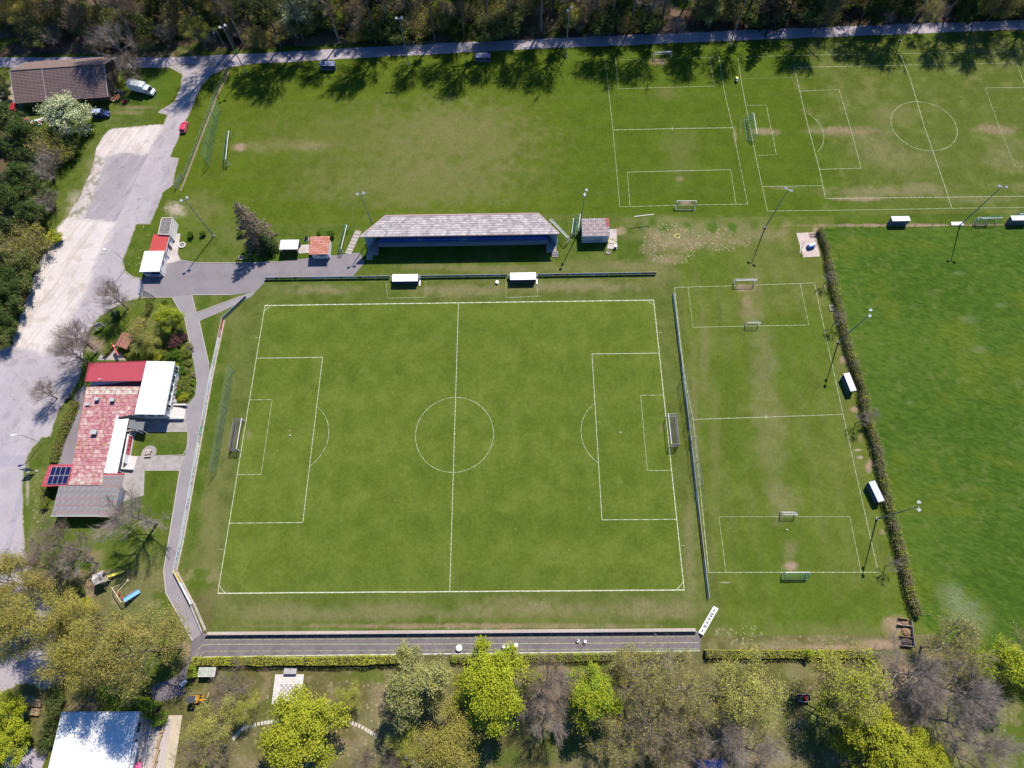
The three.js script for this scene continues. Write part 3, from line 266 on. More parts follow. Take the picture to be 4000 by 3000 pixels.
// broadleaf tree; all sizes in metres
function makeTree(o) {
  const R = rng(o.seed), st = new Sticks(), br = new Sticks(), tw = new Sticks(), lv = new Leaves(R); const { h, r } = o, base = o.base ?? .28, cy = h * (base + 1) / 2, ry = h * (1 - base) / 2; const la = o.lump ?? 1, lump = a => 1 + la * (.16 * Math.sin(a * 3 + o.seed) + .1 * Math.sin(a * 5 + o.seed * 2.3));
  const inside = (x, y, z) => { const a = Math.atan2(z, x), q = Math.hypot(x, z) / (r * lump(a)); return q * q + ((y - cy) / ry) ** 2; };
  const tr = o.trunk ?? h * .02; const tp = []; const lean = (R() - .5) * .06 * h, lean2 = (R() - .5) * .06 * h; for (let i = 0; i <= 6; i++) { const t = i / 6; tp.push(V(lean * t * t + (R() - .5) * .12 * (i ? 1 : 0), h * .86 * t, lean2 * t * t + (R() - .5) * .12 * (i ? 1 : 0))); } for (let i = 0; i < 6; i++) st.add(tp[i], tp[i + 1], tr * (1.15 - i / 6), tr * (1.15 - (i + 1) / 6) + .01, 7);
  const at = t => { const f = clamp(t / .86) * 6, i = Math.min(5, Math.floor(f)); return lerpV(tp[i], tp[i + 1], f - i); };
  const nL = o.limbs ?? 13, ends = [];
  for (let i = 0; i < nL; i++) {
    const t = base * .9 + (.84 - base * .9) * ((i + .3 + .4 * R()) / nL), p0 = at(t), az = i * 2.39996 + R() * .6, el = .15 + .95 * Math.pow(t, 1.4) + (R() - .5) * .3 + (o.rise ?? 0); const dir = V(Math.cos(az) * Math.cos(el), Math.sin(el), Math.sin(az) * Math.cos(el)); let L = .3; while (L < h && inside(p0.x + dir.x * L, p0.y + dir.y * L, p0.z + dir.z * L) < .86) L += .25; if (i === nL - 1) dir.set(.1, 1, .05).normalize();
    L *= .86 + .2 * R(); const pts = [p0]; let d = dir.clone(), p = p0; const ns = 4; for (let s = 0; s < ns; s++) { d.add(V((R() - .5) * .4, (R() - .5) * .22 + (o.droop ?? .06), (R() - .5) * .4)).normalize(); p = p.clone().addScaledVector(d, L / ns); pts.push(p); } const r0 = tr * (.52 - .25 * t) * (.8 + .4 * R()); for (let s = 0; s < ns; s++) br.add(pts[s], pts[s + 1], Math.max(.025, r0 * (1 - s / ns * .75)), Math.max(.02, r0 * (1 - (s + 1) / ns * .75)), 5);
    const n2 = o.n2 ?? 8; for (let k = 0; k < n2; k++) {
      const u = .22 + .78 * ((k + R()) / n2), f = u * ns, si = Math.min(ns - 1, Math.floor(f)), q0 = lerpV(pts[si], pts[si + 1], f - si); const dd = pts[si + 1].clone().sub(pts[si]).normalize().add(V((R() - .5) * 1.7, (R() - .5) * 1.2 + .15, (R() - .5) * 1.7)).normalize(); let l2 = L * (.5 - .22 * u) * (.7 + .6 * R()) + .4; for (let g = 0; g < 6 && inside(q0.x + dd.x * l2, q0.y + dd.y * l2, q0.z + dd.z * l2) > 1.08; g++) l2 *= .75; const q1 = q0.clone().addScaledVector(dd, l2 * .55), q2 = q1.clone().add(V(dd.x + (R() - .5) * .6, dd.y + (R() - .5) * .4 + .1, dd.z + (R() - .5) * .6).normalize().multiplyScalar(l2 * .5)); br.add(q0, q1, Math.max(.02, r0 * .36), .02, 3); br.add(q1, q2, .02, .014, 3);
      const n3 = o.n3 ?? 7; for (let m = 0; m < n3; m++) { const w = .2 + .8 * (m + R()) / n3; const a = w < .55 ? lerpV(q0, q1, w / .55) : lerpV(q1, q2, (w - .55) / .45); const td = V(dd.x + (R() - .5) * 1.8, dd.y + (R() - .5) * 1.3 + .25, dd.z + (R() - .5) * 1.8).normalize(); const l3 = (o.twig ?? 1.0) * (.55 + .8 * R()); const b = a.clone().addScaledVector(td, l3); if (o.bare ?? 1) tw.add(a, b, o.tr ?? .018, (o.tr ?? .018) * .5, 3); for (let e = 0; e < (o.n4 ?? 0); e++) { const c0 = lerpV(a, b, .3 + .7 * R()), fd = V(td.x + (R() - .5) * 1.6, td.y + (R() - .5) * 1.2 + .2, td.z + (R() - .5) * 1.6).normalize(); tw.add(c0, c0.clone().addScaledVector(fd, l3 * (.35 + .4 * R())), (o.tr ?? .018) * .75, .007, 3); } ends.push(b); }
    }
  }
  if (o.leaf) { const { n, size, pal, spread = .34, keep = 1 } = o.leaf; const use = ends.filter(() => R() < keep); const per = n / use.length; let acc = 0; for (const e of use) { acc += per; const cc = varied(R, pal); const out = V(e.x, (e.y - cy), e.z).normalize(); while (acc > 0) { acc--; const g = () => (R() + R() + R() - 1.5) * 2 * spread; const k = .9 + .2 * R(); lv.leaf(e.x + g(), e.y + g() * .8, e.z + g(), size * (.65 + .7 * R()), [cc[0] * k, cc[1] * k, cc[2] * k], out, o.leaf.thin); } } }
  return { trunk: st.geo(), limbs: br.geo(), twigs: tw.p.length ? tw.geo() : null, leaves: lv.p.length ? lv.geo() : null, bark: o.bark ?? barkGrey, twigMat: o.twigMat ?? twigGrey, leafMat: o.leafMat ?? leafMat };
}
function makeConifer(o) { // tiered drooping boughs
  const R = rng(o.seed), st = new Sticks(), lv = new Leaves(R), br = new Sticks(); const { h, r } = o; st.add(V(0, 0, 0), V(0, h * .97, 0), h * .02, .03, 7); const tiers = Math.round(h * (o.dens ?? 2.1)); for (let i = 0; i < tiers; i++) { const t = i / tiers, y = h * (.06 + .92 * t), L = r * Math.pow(1 - t, .8) * (.85 + .3 * R()) + .25, n = Math.max(5, Math.round(9 * (1 - t * .5))); for (let k = 0; k < n; k++) { const a = k / n * 6.283 + i * 1.3 + R() * .5, ll = L * (.75 + .45 * R()), dir = V(Math.cos(a), -.12 - .22 * (1 - t) + (R() - .5) * .2, Math.sin(a)); const e = V(0, y, 0).addScaledVector(dir, ll); br.add(V(0, y, 0), e, .035, .012, 3); const m = Math.round((o.fill ?? 13) * ll); for (let q = 0; q < m; q++) { const u = .15 + .85 * Math.sqrt(R()), p = V(0, y, 0).addScaledVector(dir, ll * u); const w = .34 * (1.15 - u * .5); const cc = varied(R, o.pal); lv.leaf(p.x + (R() - .5) * w * 2.2, p.y + (R() - .5) * .3, p.z + (R() - .5) * w * 2.2, (o.size ?? .42) * (.6 + .7 * R()), cc, V(dir.x, .3, dir.z), .34); } } }
  return { trunk: st.geo(), limbs: br.geo(), twigs: null, leaves: lv.geo(), bark: o.bark ?? barkBrown, leafMat };
}
function makeShrub(o) { // several stems from the ground
  const R = rng(o.seed), br = new Sticks(), tw = new Sticks(), lv = new Leaves(R); const { h, r } = o; const n = o.stems ?? 12; for (let i = 0; i < n; i++) { const a = i * 2.4 + R(), el = .5 + R() * .9, e = V(Math.cos(a) * Math.cos(el) * r * (.8 + .4 * R()), h * (.35 + .55 * Math.sin(el) * (.7 + .4 * R())), Math.sin(a) * Math.cos(el) * r * (.8 + .4 * R())); br.add(V(e.x * .08, 0, e.z * .08), lerpV(V(0, 0, 0), e, .5).setY(e.y * .6), .035, .025, 4); br.add(lerpV(V(0, 0, 0), e, .5).setY(e.y * .6), e, .025, .012, 3); const nt = o.twigs ?? 10; for (let k = 0; k < nt; k++) { const p = lerpV(V(e.x * .3, e.y * .4, e.z * .3), e, R()), d = V(e.x / r + (R() - .5) * 1.4, .5 + (R() - .5), e.z / r + (R() - .5) * 1.4).normalize().multiplyScalar((o.tl ?? .5) * (.5 + R())); if (o.bare !== 0) tw.add(p, p.clone().add(d), .014, .006, 3); if (o.leaf) { const q = p.clone().add(d), cc = varied(R, o.leaf.pal); for (let m = 0; m < o.leaf.per; m++) { const s = o.leaf.spread ?? .25, k2 = .88 + .24 * R(); lv.leaf(q.x + (R() - .5) * 2 * s, Math.max(.04, q.y + (R() - .5) * 1.6 * s), q.z + (R() - .5) * 2 * s, o.leaf.size * (.6 + .7 * R()), [cc[0] * k2, cc[1] * k2, cc[2] * k2], V(q.x / r, .4, q.z / r), o.leaf.thin); } } } }
  return { trunk: br.geo(), limbs: null, twigs: tw.p.length ? tw.geo() : null, leaves: lv.p.length ? lv.geo() : null, bark: o.bark ?? barkBrown, twigMat: o.twigMat ?? twigBrown, leafMat: o.leafMat ?? leafMat };
}
function plant(b, name, label, pos, turn, group, scale = 1, category = 'tree') {
  const t = thing(name, label, category, pos, turn, group); const s = Array.isArray(scale) ? scale : [scale, scale, scale]; t.scale.set(...s);
  mesh(b.limbs ? 'trunk' : 'stems', b.trunk, b.bark, t); if (b.limbs) mesh('limbs', b.limbs, b.bark, t); if (b.twigs) mesh(b.leaves ? 'twigs' : 'crown', b.twigs, b.twigMat, t); if (b.leaves) mesh('crown', b.leaves, b.leafMat, t); return t;
}
const PAL = {
  lime: [[.23, .265, .018], [.20, .24, .016], [.265, .28, .024], [.175, .215, .016]], limeY: [[.235, .255, .02], [.20, .225, .018], [.27, .275, .026], [.165, .195, .018]], fresh: [[.15, .215, .02], [.18, .24, .024], [.12, .18, .018]], bud: [[.24, .24, .055], [.20, .205, .05], [.28, .265, .065]], gold: [[.225, .185, .05], [.19, .175, .04], [.25, .21, .06], [.165, .16, .04]], goldG: [[.21, .20, .035], [.17, .175, .028], [.25, .225, .045]], olive: [[.15, .155, .045], [.19, .18, .05], [.13, .13, .045]], grey: [[.20, .205, .075], [.17, .185, .07], [.24, .235, .085], [.15, .17, .07], [.22, .215, .05]], dark: [[.026, .052, .014], [.035, .066, .018], [.045, .075, .02]], spruce: [[.028, .05, .022], [.038, .06, .026], [.022, .04, .018]], mixed: [[.06, .085, .02], [.09, .11, .03], [.12, .13, .04]], brownc: [[.19, .145, .125], [.17, .13, .11], [.13, .115, .07], [.21, .165, .14]], brown: [[.13, .10, .06], [.155, .115, .07]], blossom: [[.36, .39, .24], [.27, .31, .16], [.16, .21, .08], [.44, .46, .32]], redleaf: [[.07, .03, .035], [.10, .05, .05]], hedge: [[.22, .235, .03], [.19, .20, .035], [.26, .26, .035]], box: [[.05, .10, .012], [.07, .13, .014]], yellow: [[.30, .27, .05], [.24, .23, .05], [.20, .20, .06]], purplegrey: [[.16, .13, .125], [.14, .115, .11]]
};
const bareO = { n3: 8, n4: 5, twig: 1.25, tr: .017, n2: 9, limbs: 14 };
const B = {
  limeA: makeTree({ seed: 11, h: 13, r: 6.7, base: .16, lump: .4, limbs: 19, n2: 10, n3: 7, tr: .02, leaf: { n: 27000, size: .3, pal: PAL.lime, spread: .42 } }),
  limeB: makeTree({ seed: 12, h: 12.5, r: 6.5, base: .16, lump: .5, limbs: 19, n2: 10, n3: 7, tr: .02, leaf: { n: 26000, size: .3, pal: PAL.limeY, spread: .42 } }),
  limeC: makeTree({ seed: 13, h: 11, r: 4.8, base: .16, lump: .35, limbs: 16, n2: 10, n3: 7, tr: .02, leaf: { n: 15500, size: .28, pal: PAL.fresh.concat(PAL.lime), spread: .36 } }),
  budA: makeTree({ seed: 21, h: 13, r: 6.5, base: .24, ...bareO, n4: 3, twigMat: twigOlive, leaf: { n: 11500, size: .22, pal: PAL.bud, spread: .45 } }),
  budB: makeTree({ seed: 22, h: 11, r: 5.6, base: .26, ...bareO, n4: 3, twigMat: twigOlive, leaf: { n: 10000, size: .22, pal: PAL.bud.concat(PAL.lime), spread: .45 } }),
  sparseA: makeTree({ seed: 24, h: 12, r: 5.6, base: .28, ...bareO, twigMat: twigOlive, leaf: { n: 2200, size: .2, pal: PAL.goldG.concat(PAL.bud), spread: .4 } }),
  sparseB: makeTree({ seed: 25, h: 14, r: 6, base: .3, ...bareO, twigMat: twigBrown, leaf: { n: 1200, size: .2, pal: PAL.olive.concat(PAL.goldG, PAL.bud), spread: .4 } }),
  goldA: makeTree({ seed: 31, h: 13, r: 7.6, base: .22, ...bareO, limbs: 17, n4: 2, twigMat: twigOlive, leaf: { n: 24000, size: .25, pal: PAL.gold, spread: .5, thin: .5 } }),
  goldB: makeTree({ seed: 32, h: 12, r: 6.8, base: .22, ...bareO, limbs: 16, n4: 2, twigMat: twigOlive, leaf: { n: 20000, size: .25, pal: PAL.gold.concat(PAL.goldG), spread: .5, thin: .5 } }),
  bareA: makeTree({ seed: 41, h: 13, r: 5.6, base: .2, ...bareO, rise: .15 }), bareB: makeTree({ seed: 42, h: 11, r: 5.2, base: .16, ...bareO, twigMat: twigBrown, rise: .1 }), bareC: makeTree({ seed: 43, h: 15, r: 6.4, base: .25, ...bareO }),
  bareSmall: makeTree({ seed: 44, h: 8.5, r: 3.6, base: .22, limbs: 15, n2: 8, n3: 8, n4: 2, twig: 1.0, tr: .013, rise: .35, droop: .12 }),
  pollard: makeTree({ seed: 47, h: 8, r: 3.4, base: .3, limbs: 16, n2: 8, n3: 8, n4: 2, twig: 1.1, tr: .014, rise: .25, droop: .02, bark: barkBrown }),
  tallA: makeTree({ seed: 45, h: 25, r: 6, base: .5, trunk: .34, ...bareO, limbs: 18, n4: 3, twig: 1.6, tr: .03, rise: .35, bark: barkBrown, twigMat: twigBrown }), tallB: makeTree({ seed: 46, h: 23, r: 5.2, base: .45, trunk: .3, ...bareO, limbs: 18, n4: 3, twig: 1.5, tr: .03, rise: .3, bark: barkGrey, twigMat: twigBrown }),
  tallG: makeTree({ seed: 48, h: 22, r: 5.6, base: .38, trunk: .3, ...bareO, n4: 2, limbs: 17, bark: barkBrown, twigMat: twigOlive, leaf: { n: 6500, size: .34, pal: PAL.olive.concat(PAL.goldG), spread: .5 } }),
  greyA: makeTree({ seed: 51, h: 12.5, r: 5.4, base: .18, limbs: 15, n2: 9, n3: 7, tr: .02, leaf: { n: 17000, size: .28, pal: PAL.grey, spread: .36 } }),
  spruceA: makeConifer({ seed: 61, h: 14, r: 3.4, pal: PAL.spruce, fill: 14 }), spruceB: makeConifer({ seed: 62, h: 10, r: 2.8, pal: PAL.dark, fill: 14 }), deadSpruce: makeConifer({ seed: 63, h: 11.5, r: 3.2, pal: PAL.brownc, fill: 17, size: .38 }), topSpruce: makeConifer({ seed: 64, h: 24, r: 4.2, pal: PAL.spruce, fill: 9, size: .6, dens: 1.5 }),
  evergreen: makeTree({ seed: 65, h: 9, r: 4.2, base: .08, limbs: 14, n2: 9, n3: 6, bare: 0, leaf: { n: 9000, size: .34, pal: PAL.dark.concat(PAL.mixed.slice(0, 1)), spread: .34 } }),
  underA: makeShrub({ seed: 71, h: 5.5, r: 3, stems: 22, twigs: 22, tl: 1, leaf: { per: 7, size: .26, spread: .4, pal: PAL.mixed } }), underB: makeShrub({ seed: 72, h: 5, r: 3, stems: 24, twigs: 26, tl: 1.1, leaf: { per: 3, size: .22, spread: .4, pal: PAL.olive.concat(PAL.goldG) } }), underC: makeShrub({ seed: 73, h: 4.5, r: 2.8, stems: 26, twigs: 34, tl: 1.1, twigMat: twigGrey }), underD: makeShrub({ seed: 74, h: 5, r: 3.2, stems: 22, twigs: 22, tl: .9, leaf: { per: 9, size: .28, spread: .4, pal: PAL.dark.concat(PAL.mixed) } }),
  blossom: makeTree({ seed: 75, h: 7.5, r: 4.6, base: .06, limbs: 15, n2: 10, n3: 7, tr: .014, bark: barkBrown, twigMat: twigBrown, leaf: { n: 9000, size: .32, pal: PAL.blossom, spread: .36 } }),
  bushGreen: makeShrub({ seed: 81, h: 1.5, r: .85, stems: 16, twigs: 16, tl: .28, bare: 0, leaf: { per: 6, size: .17, spread: .16, pal: PAL.box } }), bushMix: makeShrub({ seed: 82, h: 1.1, r: .8, stems: 14, twigs: 14, tl: .3, leaf: { per: 5, size: .16, spread: .18, pal: PAL.mixed.concat(PAL.fresh) } }), bushYellow: makeShrub({ seed: 83, h: 1.0, r: .8, stems: 14, twigs: 14, tl: .25, bare: 0, leaf: { per: 6, size: .17, spread: .16, pal: PAL.limeY } }), bushGrey: makeShrub({ seed: 84, h: 1, r: .8, stems: 14, twigs: 16, tl: .3, leaf: { per: 4, size: .15, spread: .18, pal: PAL.grey.concat(PAL.purplegrey) } }), bushRed: makeShrub({ seed: 85, h: 1.6, r: 1.3, stems: 16, twigs: 18, tl: .4, leaf: { per: 5, size: .2, spread: .2, pal: PAL.redleaf } }), bushDark: makeShrub({ seed: 87, h: 1.7, r: 1.0, stems: 18, twigs: 18, tl: .3, bare: 0, leaf: { per: 7, size: .2, spread: .18, pal: PAL.dark } }),
  yellowTree: makeTree({ seed: 86, h: 6.5, r: 3.6, base: .12, ...bareO, n4: 2, limbs: 12, tr: .013, twigMat: twigOlive, leaf: { n: 3400, size: .2, pal: PAL.yellow, spread: .35 } }),
  sapling: makeTree({ seed: 88, h: 4.2, r: 1.5, base: .4, limbs: 9, n2: 6, n3: 6, n4: 2, twig: .5, tr: .012, rise: .2 }),
};
let turnSeed = rng(5);
// a tree whose crown's middle (at hc metres) is seen at a photo point
function treeAt(b, name, label, fx, fy, hc, scale = 1, group, category = 'tree') { const s = Array.isArray(scale) ? scale[1] : scale; const p = G(fx, fy, hc * s); p.y = 0; return plant(b, name, label, p, turnSeed() * 6.28, group, scale, category); }
// ---------------------------------------------------------------- planting
// garden below the track
treeAt(B.limeB, 'lime_green_tree', 'big bright yellow-green tree beside the chessboard patio', 652, 1580, 8, 1.12);
treeAt(B.limeA, 'lime_green_tree', 'big lime green tree leaning over the running track', 1064, 1477, 8, 1.13);
treeAt(B.limeC, 'lime_green_tree', 'smaller fresh green oval tree between bare brown trees', 1281, 1503, 7, [.98, 1.1, 1.05]);
treeAt(B.greyA, 'grey_green_tree', 'grey-green leafy tree at the end of the clipped hedge', 902, 1478, 7.5, 1.12);
treeAt(B.budA, 'budding_tree', 'yellow-green budding tree over the end of the running track', 1603, 1500, 8, 1.15);
treeAt(B.budB, 'budding_tree', 'round budding tree beside the dark trailer', 1828, 1490, 7, 1.22);
treeAt(B.limeB, 'lime_green_tree', 'yellow-green tree in front of the bare grey trees', 1900, 1610, 8, 1.02);
treeAt(B.limeB, 'lime_green_tree', 'yellow-green tree at the lower edge of the garden', 1985, 1640, 8, .8);
treeAt(B.sparseA, 'budding_tree', 'golden budding tree with bare limbs above the track end', 1385, 1460, 7.5, 1.15); treeAt(B.sparseA, 'budding_tree', 'golden budding tree next to the yellow-green one', 1470, 1490, 7.5, 1.2); treeAt(B.sparseB, 'budding_tree', 'brownish tree with thin foliage in the middle of the garden', 1400, 1565, 8, 1.1); treeAt(B.sparseB, 'budding_tree', 'thin olive tree above the blue hut', 1470, 1600, 8, .95);
treeAt(B.sparseA, 'budding_tree', 'olive budding tree below the fresh green oval tree', 1330, 1610, 7.5, 1.05); treeAt(B.bareB, 'bare_tree', 'bare brown tree between the two lime green trees', 1180, 1480, 6.5, 1.1); treeAt(B.bareC, 'bare_tree', 'bare brown tree throwing branch shadows on the grass', 1185, 1545, 8.5, .72); treeAt(B.bareA, 'bare_tree', 'bare grey tree behind the blue hut', 1560, 1590, 7.5, 1.05); treeAt(B.bareA, 'bare_tree', 'bare grey tree over the blue hut roof', 1625, 1622, 7.5, .95);
treeAt(B.goldB, 'budding_tree', 'golden-green tree below the grey-green tree', 975, 1610, 7, .95); treeAt(B.budB, 'budding_tree', 'small olive tree beside the stepping stones', 880, 1605, 6.5, .6); treeAt(B.budB, 'budding_tree', 'small budding tree right of the chessboard patio', 756, 1508, 6.5, [.45, .5, .45]); treeAt(B.bareB, 'bare_tree', 'bushy bare purple-grey tree beside the digger', 503, 1490, 6.5, [.92, .6, .92]); treeAt(B.bareB, 'bare_tree', 'bare shrubby tree below the bright yellow-green tree', 790, 1640, 6.5, .5); treeAt(B.bareB, 'bare_tree', 'bare tree below the stepping stones', 850, 1652, 6.5, .55);
treeAt(B.budA, 'budding_tree', 'olive tree beside the sand coloured paving', 462, 1570, 8, .78); treeAt(B.sparseB, 'budding_tree', 'brown and olive tree beside the wooden benches', 452, 1625, 8, .85); treeAt(B.budA, 'budding_tree', 'olive tree at the edge of the sand coloured paving', 425, 1665, 8, .7); treeAt(B.budB, 'budding_tree', 'olive bushy tree between the digger and the yellow-green tree', 530, 1530, 6.5, .5);
treeAt(B.sparseA, 'bare_tree', 'greenish bare tree beside the compost bays', 2050, 1400, 7.5, 1.15); treeAt(B.bareC, 'bare_tree', 'bare grey tree beside the compost bays, near the hedge end', 1960, 1455, 8.5, .95); treeAt(B.bareA, 'bare_tree', 'leafless grey tree at the edge of the meadow', 2060, 1490, 7.5, 1.2); treeAt(B.bareC, 'bare_tree', 'large leafless grey tree above the yellow-green trees', 2050, 1560, 8.5, .95); treeAt(B.bareA, 'bare_tree', 'pale leafless tree at the lower corner of the meadow', 2120, 1610, 7.5, .9); treeAt(B.limeC, 'fresh_green_tree', 'fresh green tree at the lower edge of the meadow', 2175, 1445, 6.5, 1.0); treeAt(B.sparseA, 'budding_tree', 'olive tree in the corner of the meadow', 2205, 1410, 6.5, .8); treeAt(B.bareB, 'bare_tree', 'leafless tree beside the round budding tree', 1905, 1545, 7, .9);
treeAt(B.underC, 'bare_shrub', 'bare brown shrub growing in the lower hedge by the tree trunks', 1440, 1425, 2, [1, .8, .7], undefined, 'shrub'); treeAt(B.underB, 'bare_shrub', 'brown-green shrub under the golden budding trees', 1350, 1425, 2, [1.1, .8, .8], undefined, 'shrub'); treeAt(B.underC, 'bare_shrub', 'low bare brown shrub beside the fresh green oval tree', 1215, 1460, 1.5, [1.1, .6, 1], undefined, 'shrub'); treeAt(B.underC, 'bare_shrub', 'grey bare shrub at the hedge end by the compost bays', 1890, 1415, 2, [1.3, .8, .7], undefined, 'shrub');
treeAt(B.underC, 'bare_shrub', 'dry brown shrub below the bare branch shadows', 1150, 1520, 1.6, [1.2, .6, 1], undefined, 'shrub'); treeAt(B.underB, 'bare_shrub', 'olive shrub above the blue hut', 1420, 1625, 2, [1.4, .9, 1.2], undefined, 'shrub'); treeAt(B.underB, 'bare_shrub', 'olive shrub behind the sparse golden trees', 1500, 1560, 2, [1.5, .9, 1.3], undefined, 'shrub'); treeAt(B.underC, 'bare_shrub', 'grey shrub under the large leafless trees', 1990, 1520, 2, [1.6, .8, 1.4], undefined, 'shrub');
// beside the playground and lower car park
treeAt(B.goldA, 'golden_tree', 'huge golden-olive tree beside the playground lawn', 312, 1405, 7.5, [1.0, 1.8, 1.0]); treeAt(B.goldB, 'golden_tree', 'golden-olive tree over the car park exit', 200, 1425, 7, [.95, 1.5, .95]); treeAt(B.goldB, 'golden_tree', 'golden-olive tree shading the car park', 92, 1350, 7, [1.0, 1.5, 1.0]); treeAt(B.goldA, 'golden_tree', 'golden-olive tree at the car park edge', 35, 1262, 7.5, [.84, 1.2, .84]); treeAt(B.goldB, 'golden_tree', 'golden-olive tree behind the slide', 165, 1340, 7, .75); treeAt(B.goldB, 'golden_tree', 'golden tree at the corner of the car park', -30, 1330, 7, .9);
treeAt(B.bareA, 'bare_tree', 'bare grey tree in front of the clubhouse lower wing', 292, 1118, 7.5, 1.1); treeAt(B.bareB, 'bare_tree', 'bare tree behind the clubhouse lower wing', 128, 1180, 6.5, 1.1); treeAt(B.bareC, 'bare_tree', 'bare grey tree between the clubhouse and the slide', 175, 1210, 8.5, .66); treeAt(B.bareB, 'bare_tree', 'bare tree beside the golden trees', 95, 1225, 6.5, .8);
treeAt(B.limeA, 'fresh_green_tree', 'fresh green tree by the stacked pallets', 8, 1540, 6.5, [.62, .7, .62]); treeAt(B.limeA, 'fresh_green_tree', 'fresh green tree at the lower car park', 12, 1612, 6.5, [.72, .75, .72]); treeAt(B.bushYellow, 'garden_shrub', 'yellow-green shrub below the pallets', 55, 1595, .5, 1.6, undefined, 'shrub'); treeAt(B.underD, 'garden_shrub', 'dark green shrub under the golden trees', 165, 1275, 2, [.7, .5, .7], undefined, 'shrub'); treeAt(B.bushYellow, 'garden_shrub', 'yellow-green shrub at the foot of the golden trees', 186, 1302, .5, 1.5, undefined, 'shrub');
for (const [x, y, s] of [[125, 1515, 1.1], [118, 1550, 1.2], [108, 1585, 1.1], [128, 1490, 1], [100, 1610, .9]]) treeAt(B.underD, 'dark_shrub', 'dark green shrub in the row beside the white hall', x, y, 1.5, [s * .55, s * .5, s * .55], 'dark shrubs beside the white hall', 'shrub');
// young trees along the access road
{ const p = (x, y) => G(x, y); plant(B.pollard, 'young_bare_tree', 'young bare tree beside the gate and the dark round bush', p(277, 667), 1.1, undefined, [1.35, 1.1, 1.35]); plant(B.pollard, 'young_bare_tree', 'young bare tree on the bare earth beside the red sign', p(211, 760), 2.6, undefined, [1.65, 1.25, 1.65]); plant(B.bareSmall, 'young_bare_tree', 'young bare tree at the corner of the red roof', p(196, 786), 4.2, undefined, [1.5, 1.15, 1.5]); plant(B.pollard, 'young_bare_tree', 'small bare tree standing in the car park', p(124, 861), 3.1, undefined, [1.0, .75, 1.0]); }
plant(B.deadSpruce, 'spruce_tree', 'browning spruce beside the white canopy', G(567, 524), .5, undefined, [1.3, 1.5, 1.3]); plant(B.spruceB, 'spruce_tree', 'dark green spruce beside the browning spruce', G(586, 540), 2.5, undefined, [.9, .75, .9]);
for (const [x, y, s] of [[415, 511, 1.1], [441, 508, .95], [521, 508, 1.0]]) plant(B.bushGreen, 'round_bush', 'clipped round green bush on the lawn below the floodlight', G(x, y), s * 5, 'round bushes on the lawn', [s, s * .95, s], 'shrub');
plant(B.bushDark, 'dark_round_bush', 'very dark round bush under the young bare tree', G(256, 684), 1, undefined, [1.15, 1.1, 1.15], 'shrub'); plant(B.bushGreen, 'round_bush', 'green bush behind the red roofed shed', G(717, 511), 1, undefined, 1.25, 'shrub'); plant(B.bushGreen, 'round_bush', 'small green bush at the corner of the red roofed shed', G(690, 507), 2, undefined, .75, 'shrub'); plant(B.bushDark, 'dark_round_bush', 'small dark bush in a stone ring', G(663, 516), 1, undefined, .5, 'shrub');
// the club's shrub garden
treeAt(B.limeC, 'fresh_green_tree', 'bright green tree in the garden above the clubhouse', 366, 690, 6, [.66, .62, .66]); treeAt(B.yellowTree, 'yellow_shrub', 'yellow budding tree over the wooden garden hut', 315, 725, 3.4, 1.05, undefined, 'tree'); treeAt(B.budB, 'budding_tree', 'olive budding tree beside the wooden garden hut', 335, 755, 3.5, [.42, .42, .42]); plant(B.bushRed, 'red_leaved_shrub', 'dark red leaved shrub below the bright green tree', G(385, 742), 1, undefined, 1.4, 'shrub'); plant(B.bushRed, 'red_leaved_shrub', 'low dark red shrub by the garden path', G(400, 730), 2, undefined, .9, 'shrub'); plant(B.bushGreen, 'conical_bush', 'dark green upright bush at the corner of the drive', G(362, 660), 2, undefined, [.8, 1.4, .8], 'shrub');
{ const R = rng(91), kinds = [B.bushMix, B.bushYellow, B.bushGrey, B.bushGreen, B.bushMix]; const spots = [[300, 772], [318, 772], [345, 776], [368, 772], [385, 768], [400, 757], [408, 765], [392, 778], [410, 785], [398, 792], [388, 795], [404, 800], [412, 805], [396, 806], [408, 818], [390, 818], [400, 826], [413, 828], [394, 836], [405, 840], [412, 846], [398, 850], [388, 852], [404, 858], [393, 862], [330, 765], [356, 765], [285, 770], [412, 752], [420, 812]]; spots.forEach(([x, y]) => plant(kinds[(R() * 5) | 0], 'garden_shrub', 'low shrub in the planted bed of the clubhouse garden', G(x, y), R() * 6, 'shrubs in the clubhouse garden', .7 + .7 * R(), 'shrub')); }
